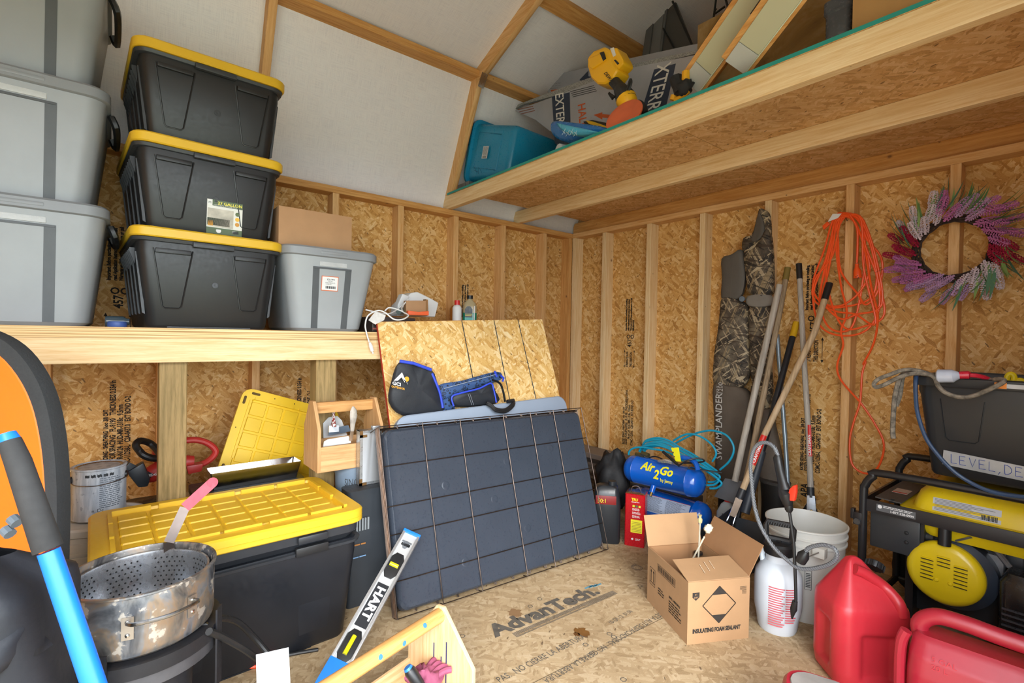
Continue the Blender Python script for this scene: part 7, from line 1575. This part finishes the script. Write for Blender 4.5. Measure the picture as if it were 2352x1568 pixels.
# ------------------------------------------------------------------ stamps printed on the sheets
def stamp(par, o, xd, yd, sc_=1.0, m=INK, small=False):
    o = Vector(o); xd, yd = Vector(xd), Vector(yd)
    def T(s_, u, v, size, sx=.62): txt(s_, size*sc_, o+xd*u*sc_+yd*v*sc_, xd, yd, m, par, name='printed_stamp', sx=sx, off=.0014*sc_)
    def arrow(u0, u1, v):
        p0_, p1_ = o+xd*u0*sc_+yd*v*sc_, o+xd*u1*sc_+yd*v*sc_; n_ = xd.cross(yd)*.0004; w_ = yd*.0015*sc_
        b = MB(); b.add([p0_-w_+n_, p1_-w_+n_, p1_+w_+n_, p0_+w_+n_], [(0, 1, 2, 3)])
        for e, s2 in ((p0_, 1), (p1_, -1)): b.add([e+n_-xd*.006*s2*sc_, e+n_+xd*.012*s2*sc_+yd*.008*sc_, e+n_+xd*.012*s2*sc_-yd*.008*sc_], [(0, 1, 2)])
        b.done('printed_arrow', m, par, smooth=False)
    T('RATED SIDING - SHEATHING  16oc  3/8 CAT', 0, .075, .026); T('SIZED FOR SPACING   FL-9190   THICKNESS 0.354 in', 0, .045, .034, .6); T('PR-N124  HUD-MR-1318c  9.5mm', .05, .015, .034, .6); T('COMC-11D56-L   CSA-0437.0   EXT BOND O-2', 0, -.015, .034, .55)
    T('APA', -.16, .045, .06, .75); T('APA MILL', -.30, .0, .06, .6); T('ESR-1301', -.12, .012, .03)
    arrow(.66, .80, .088); arrow(.66, .80, -.012); T('STRENGTH AXIS', .66, .05, .034, .52); T('THIS DIRECTION', .66, .010, .034, .50)
    T('457', .83, .02, .055, .8); T('O', .90, .035, .05, .9); T('O', .90, -.005, .05, .9)
    if not small:
        for k, s_ in enumerate(('Important: Before purchasing or installing,', 'read Application Instructions and Limited', 'Warranty at LPCorp.com/literature or call', '888-820-0325')): T(s_, .97, .07-.025*k, .022, .72)
U, = (Vector((0, 0, 1)),)
stamp(wl, (.0006, at(255, 1010, x=0).y, .72-.30+.02), U, (0, -1, 0), 1.0) if 0 else None
stamp(wl, (.0006, -2.955, .45), U, (0, -1, 0), .92); stamp(wl, (.0006, -2.125, .43), U, (0, -1, 0), .92)
stamp(wl, (.0006, -1.02, .42), U, (0, -1, 0), .85)
stamp(wb, (.62+.03, -.0006, .32), U, (-1, 0, 0), .88); stamp(wb, (1.90, -.0006, .40), U, (-1, 0, 0), .92)
# floor printing
fx = (at(1385, 1348, z=0)-at(1150, 1445, z=0)).normalized(); fyv_ = Vector((-fx.y, fx.x, 0)); FI = pl('#5c564e', .85, var=.3, nsc=120)
o_ = at(1140, 1462, z=0)+Vector((0, 0, .0007)); Lf = (at(1392, 1362, z=0)-at(1140, 1475, z=0)).length
for nm_, off_ in (('Advantech', .0022),): txt('AdvanTech.', .105, o_, fx, fyv_, FI, fl, name='printed_lettering', sx=Lf/.105/5.1, off=off_*2.2)
for k in range(7): 
    a_ = o_ - fyv_*(.020+.0045*k) + fx*.01*k*0; MB().slab(a_+fx*.06, a_+fx*(Lf+.02), a_+fx*(Lf+.02)+fyv_*.0026, a_+fx*.06+fyv_*.0026, .0001).done('printed_line', FI, fl, smooth=False)
ill(Lf*.7, .014, o_-fyv_*.045+fx*.08, fx, fyv_, FLR, fl, 1, seed=22)
for k in range(3): a_ = at(1345+10*k, 1352-2*k, z=.0007); MB().slab(a_, a_+fx*.05, a_+fx*.05+fyv_*.01, a_+fyv_*.01, .0001).done('paint_mark', pl('#5c93a8', .8), fl, smooth=False)
for s_, px, py, qx, qy, sz_ in (('PAS.  NO CIERRE LA ABERTURA.', 1148, 1568, 1345, 1465, .040), ('LENGUETA AUTOESPACIADORAS.  NO CIERRE LA ABERTURA', 1535, 1394, 1250, 1558, .036), ('10-GP-13  01:06', 1404, 1434, 1482, 1388, .030)):
    a_, b_ = at(px, py, z=.0007), at(qx, qy, z=.0007); d_ = (b_-a_).normalized(); txt(s_, sz_, a_, d_, Vector((-d_.y, d_.x, 0)), FI, fl, name='printed_lettering', sx=.72)
for px, py in ((1345, 1480), (1400, 1455), (1432, 1560), (1410, 1462), (1360, 1500), (1218, 1392), (1240, 1375), (1062, 1460), (1470, 1345)):
    c = at(px, py, z=.0007); MB().tube([c+Vector((.010*math.cos(a), .010*math.sin(a), 0)) for a in [PI*k/3 for k in range(6)]], .0016, 4, True, sq=(.2, 1)).done('stamp_mark', FI, fl)
c = at(1463, 1303, z=.0007); 
for r_ in (.026, .020): MB().tube([c+Vector((r_*math.cos(2*PI*k/20), r_*math.sin(2*PI*k/20), 0)) for k in range(20)], .0014, 4, True, sq=(.2, 1)).done('stamp_mark', FI, fl)
txt('APA', .020, c-Vector((.02, .008, 0)), fx, fyv_, FI, fl)
def splat(px, py, r0_, m, seed):
    c = at(px, py, z=.0006); r5 = random.Random(seed); n_ = 26; MB().add([c+Vector((r0_*(.55+.6*r5.random())*math.cos(2*PI*k/n_)*1.25, r0_*(.55+.6*r5.random())*math.sin(2*PI*k/n_), 0)) for k in range(n_)], [list(range(n_))]).done('floor_stain', m, fl, smooth=False)
splat(1338, 1452, .030, pl('#6e4a20', .6, var=.3), 3); splat(1185, 1408, .030, pl('#8a6a48', .8), 4); splat(1325, 1456, .012, pl('#5e3c18', .6), 6)
# panel joint in the floor
ja, jb = at(1240, 1560, z=.0005), at(1560, 1400, z=.0005); jd = (jb-ja).normalized(); jn = Vector((-jd.y, jd.x, 0))*.0016
MB().add([ja-jd*.5-jn, jb+jd*.6-jn, jb+jd*.6+jn, ja-jd*.5+jn], [(0, 1, 2, 3)]).done('panel_joint', pl('#6d5b42', .9), fl, smooth=False)

# ------------------------------------------------------------------ pieces that belong to a part go one level down
DOWN = {'sticker_print': ('sticker',), 'sticker_icon': ('sticker',), 'barcode_line': ('sticker', 'label', 'rating_plate'), 'print_line': ('rating_plate',), 'label_print': ('label', 'warning_label'), 'label_icon': ('label', 'contact_label'),
        'louver': ('recoil_cover',), 'louver_slot': ('recoil_cover',), 'cover_boss': ('recoil_cover',), 'rivet': ('handle_bracket', 'socket_plate'), 'cap_rib': ('filler_cap',), 'handle_rib': ('pump_handle',),
        'socket_slot': ('socket_end',), 'corner_cap': ('ribbed_panel',), 'punched_holes': ('basket_wall',), 'label_stripe': ('warning_label',), 'tag_print': ('hang_tag',), 'slot': ('lid_panel',), 'latch_block': ('body',), 'mold_mark': ('body', 'tray'),
        'molded_panel': ('body',), 'rib': ('body',), 'diamond_tip': ('front_panel',), 'diamond_outline': ('front_panel',), 'shield_print': ('front_panel',), 'flag_print': ('front_panel',), 'vial': ('vial_housing',), 'red_print': ('tank',),
        'glove_finger': ('glove_body',), 'logo_sun': ('back_pouch',), 'logo_mountain': ('back_pouch',), 'handle_grip': ('handle_strap',), 'printed_arrow': ('printed_face',), 'printed_band': ('printed_face',)}
for root in [o for o in bpy.data.objects if o.parent is None and 'category' in o]:
    kids = {}
    for c in root.children:
        kids.setdefault(c.name.split('.')[0], []).append(c)
    for nm, hosts in DOWN.items():
        if nm not in kids: continue
        h = next((kids[x][0] for x in hosts if x in kids), None)
        if h is None or h.matrix_basis != Matrix(): continue
        for c in kids[nm]:
            c.parent = h
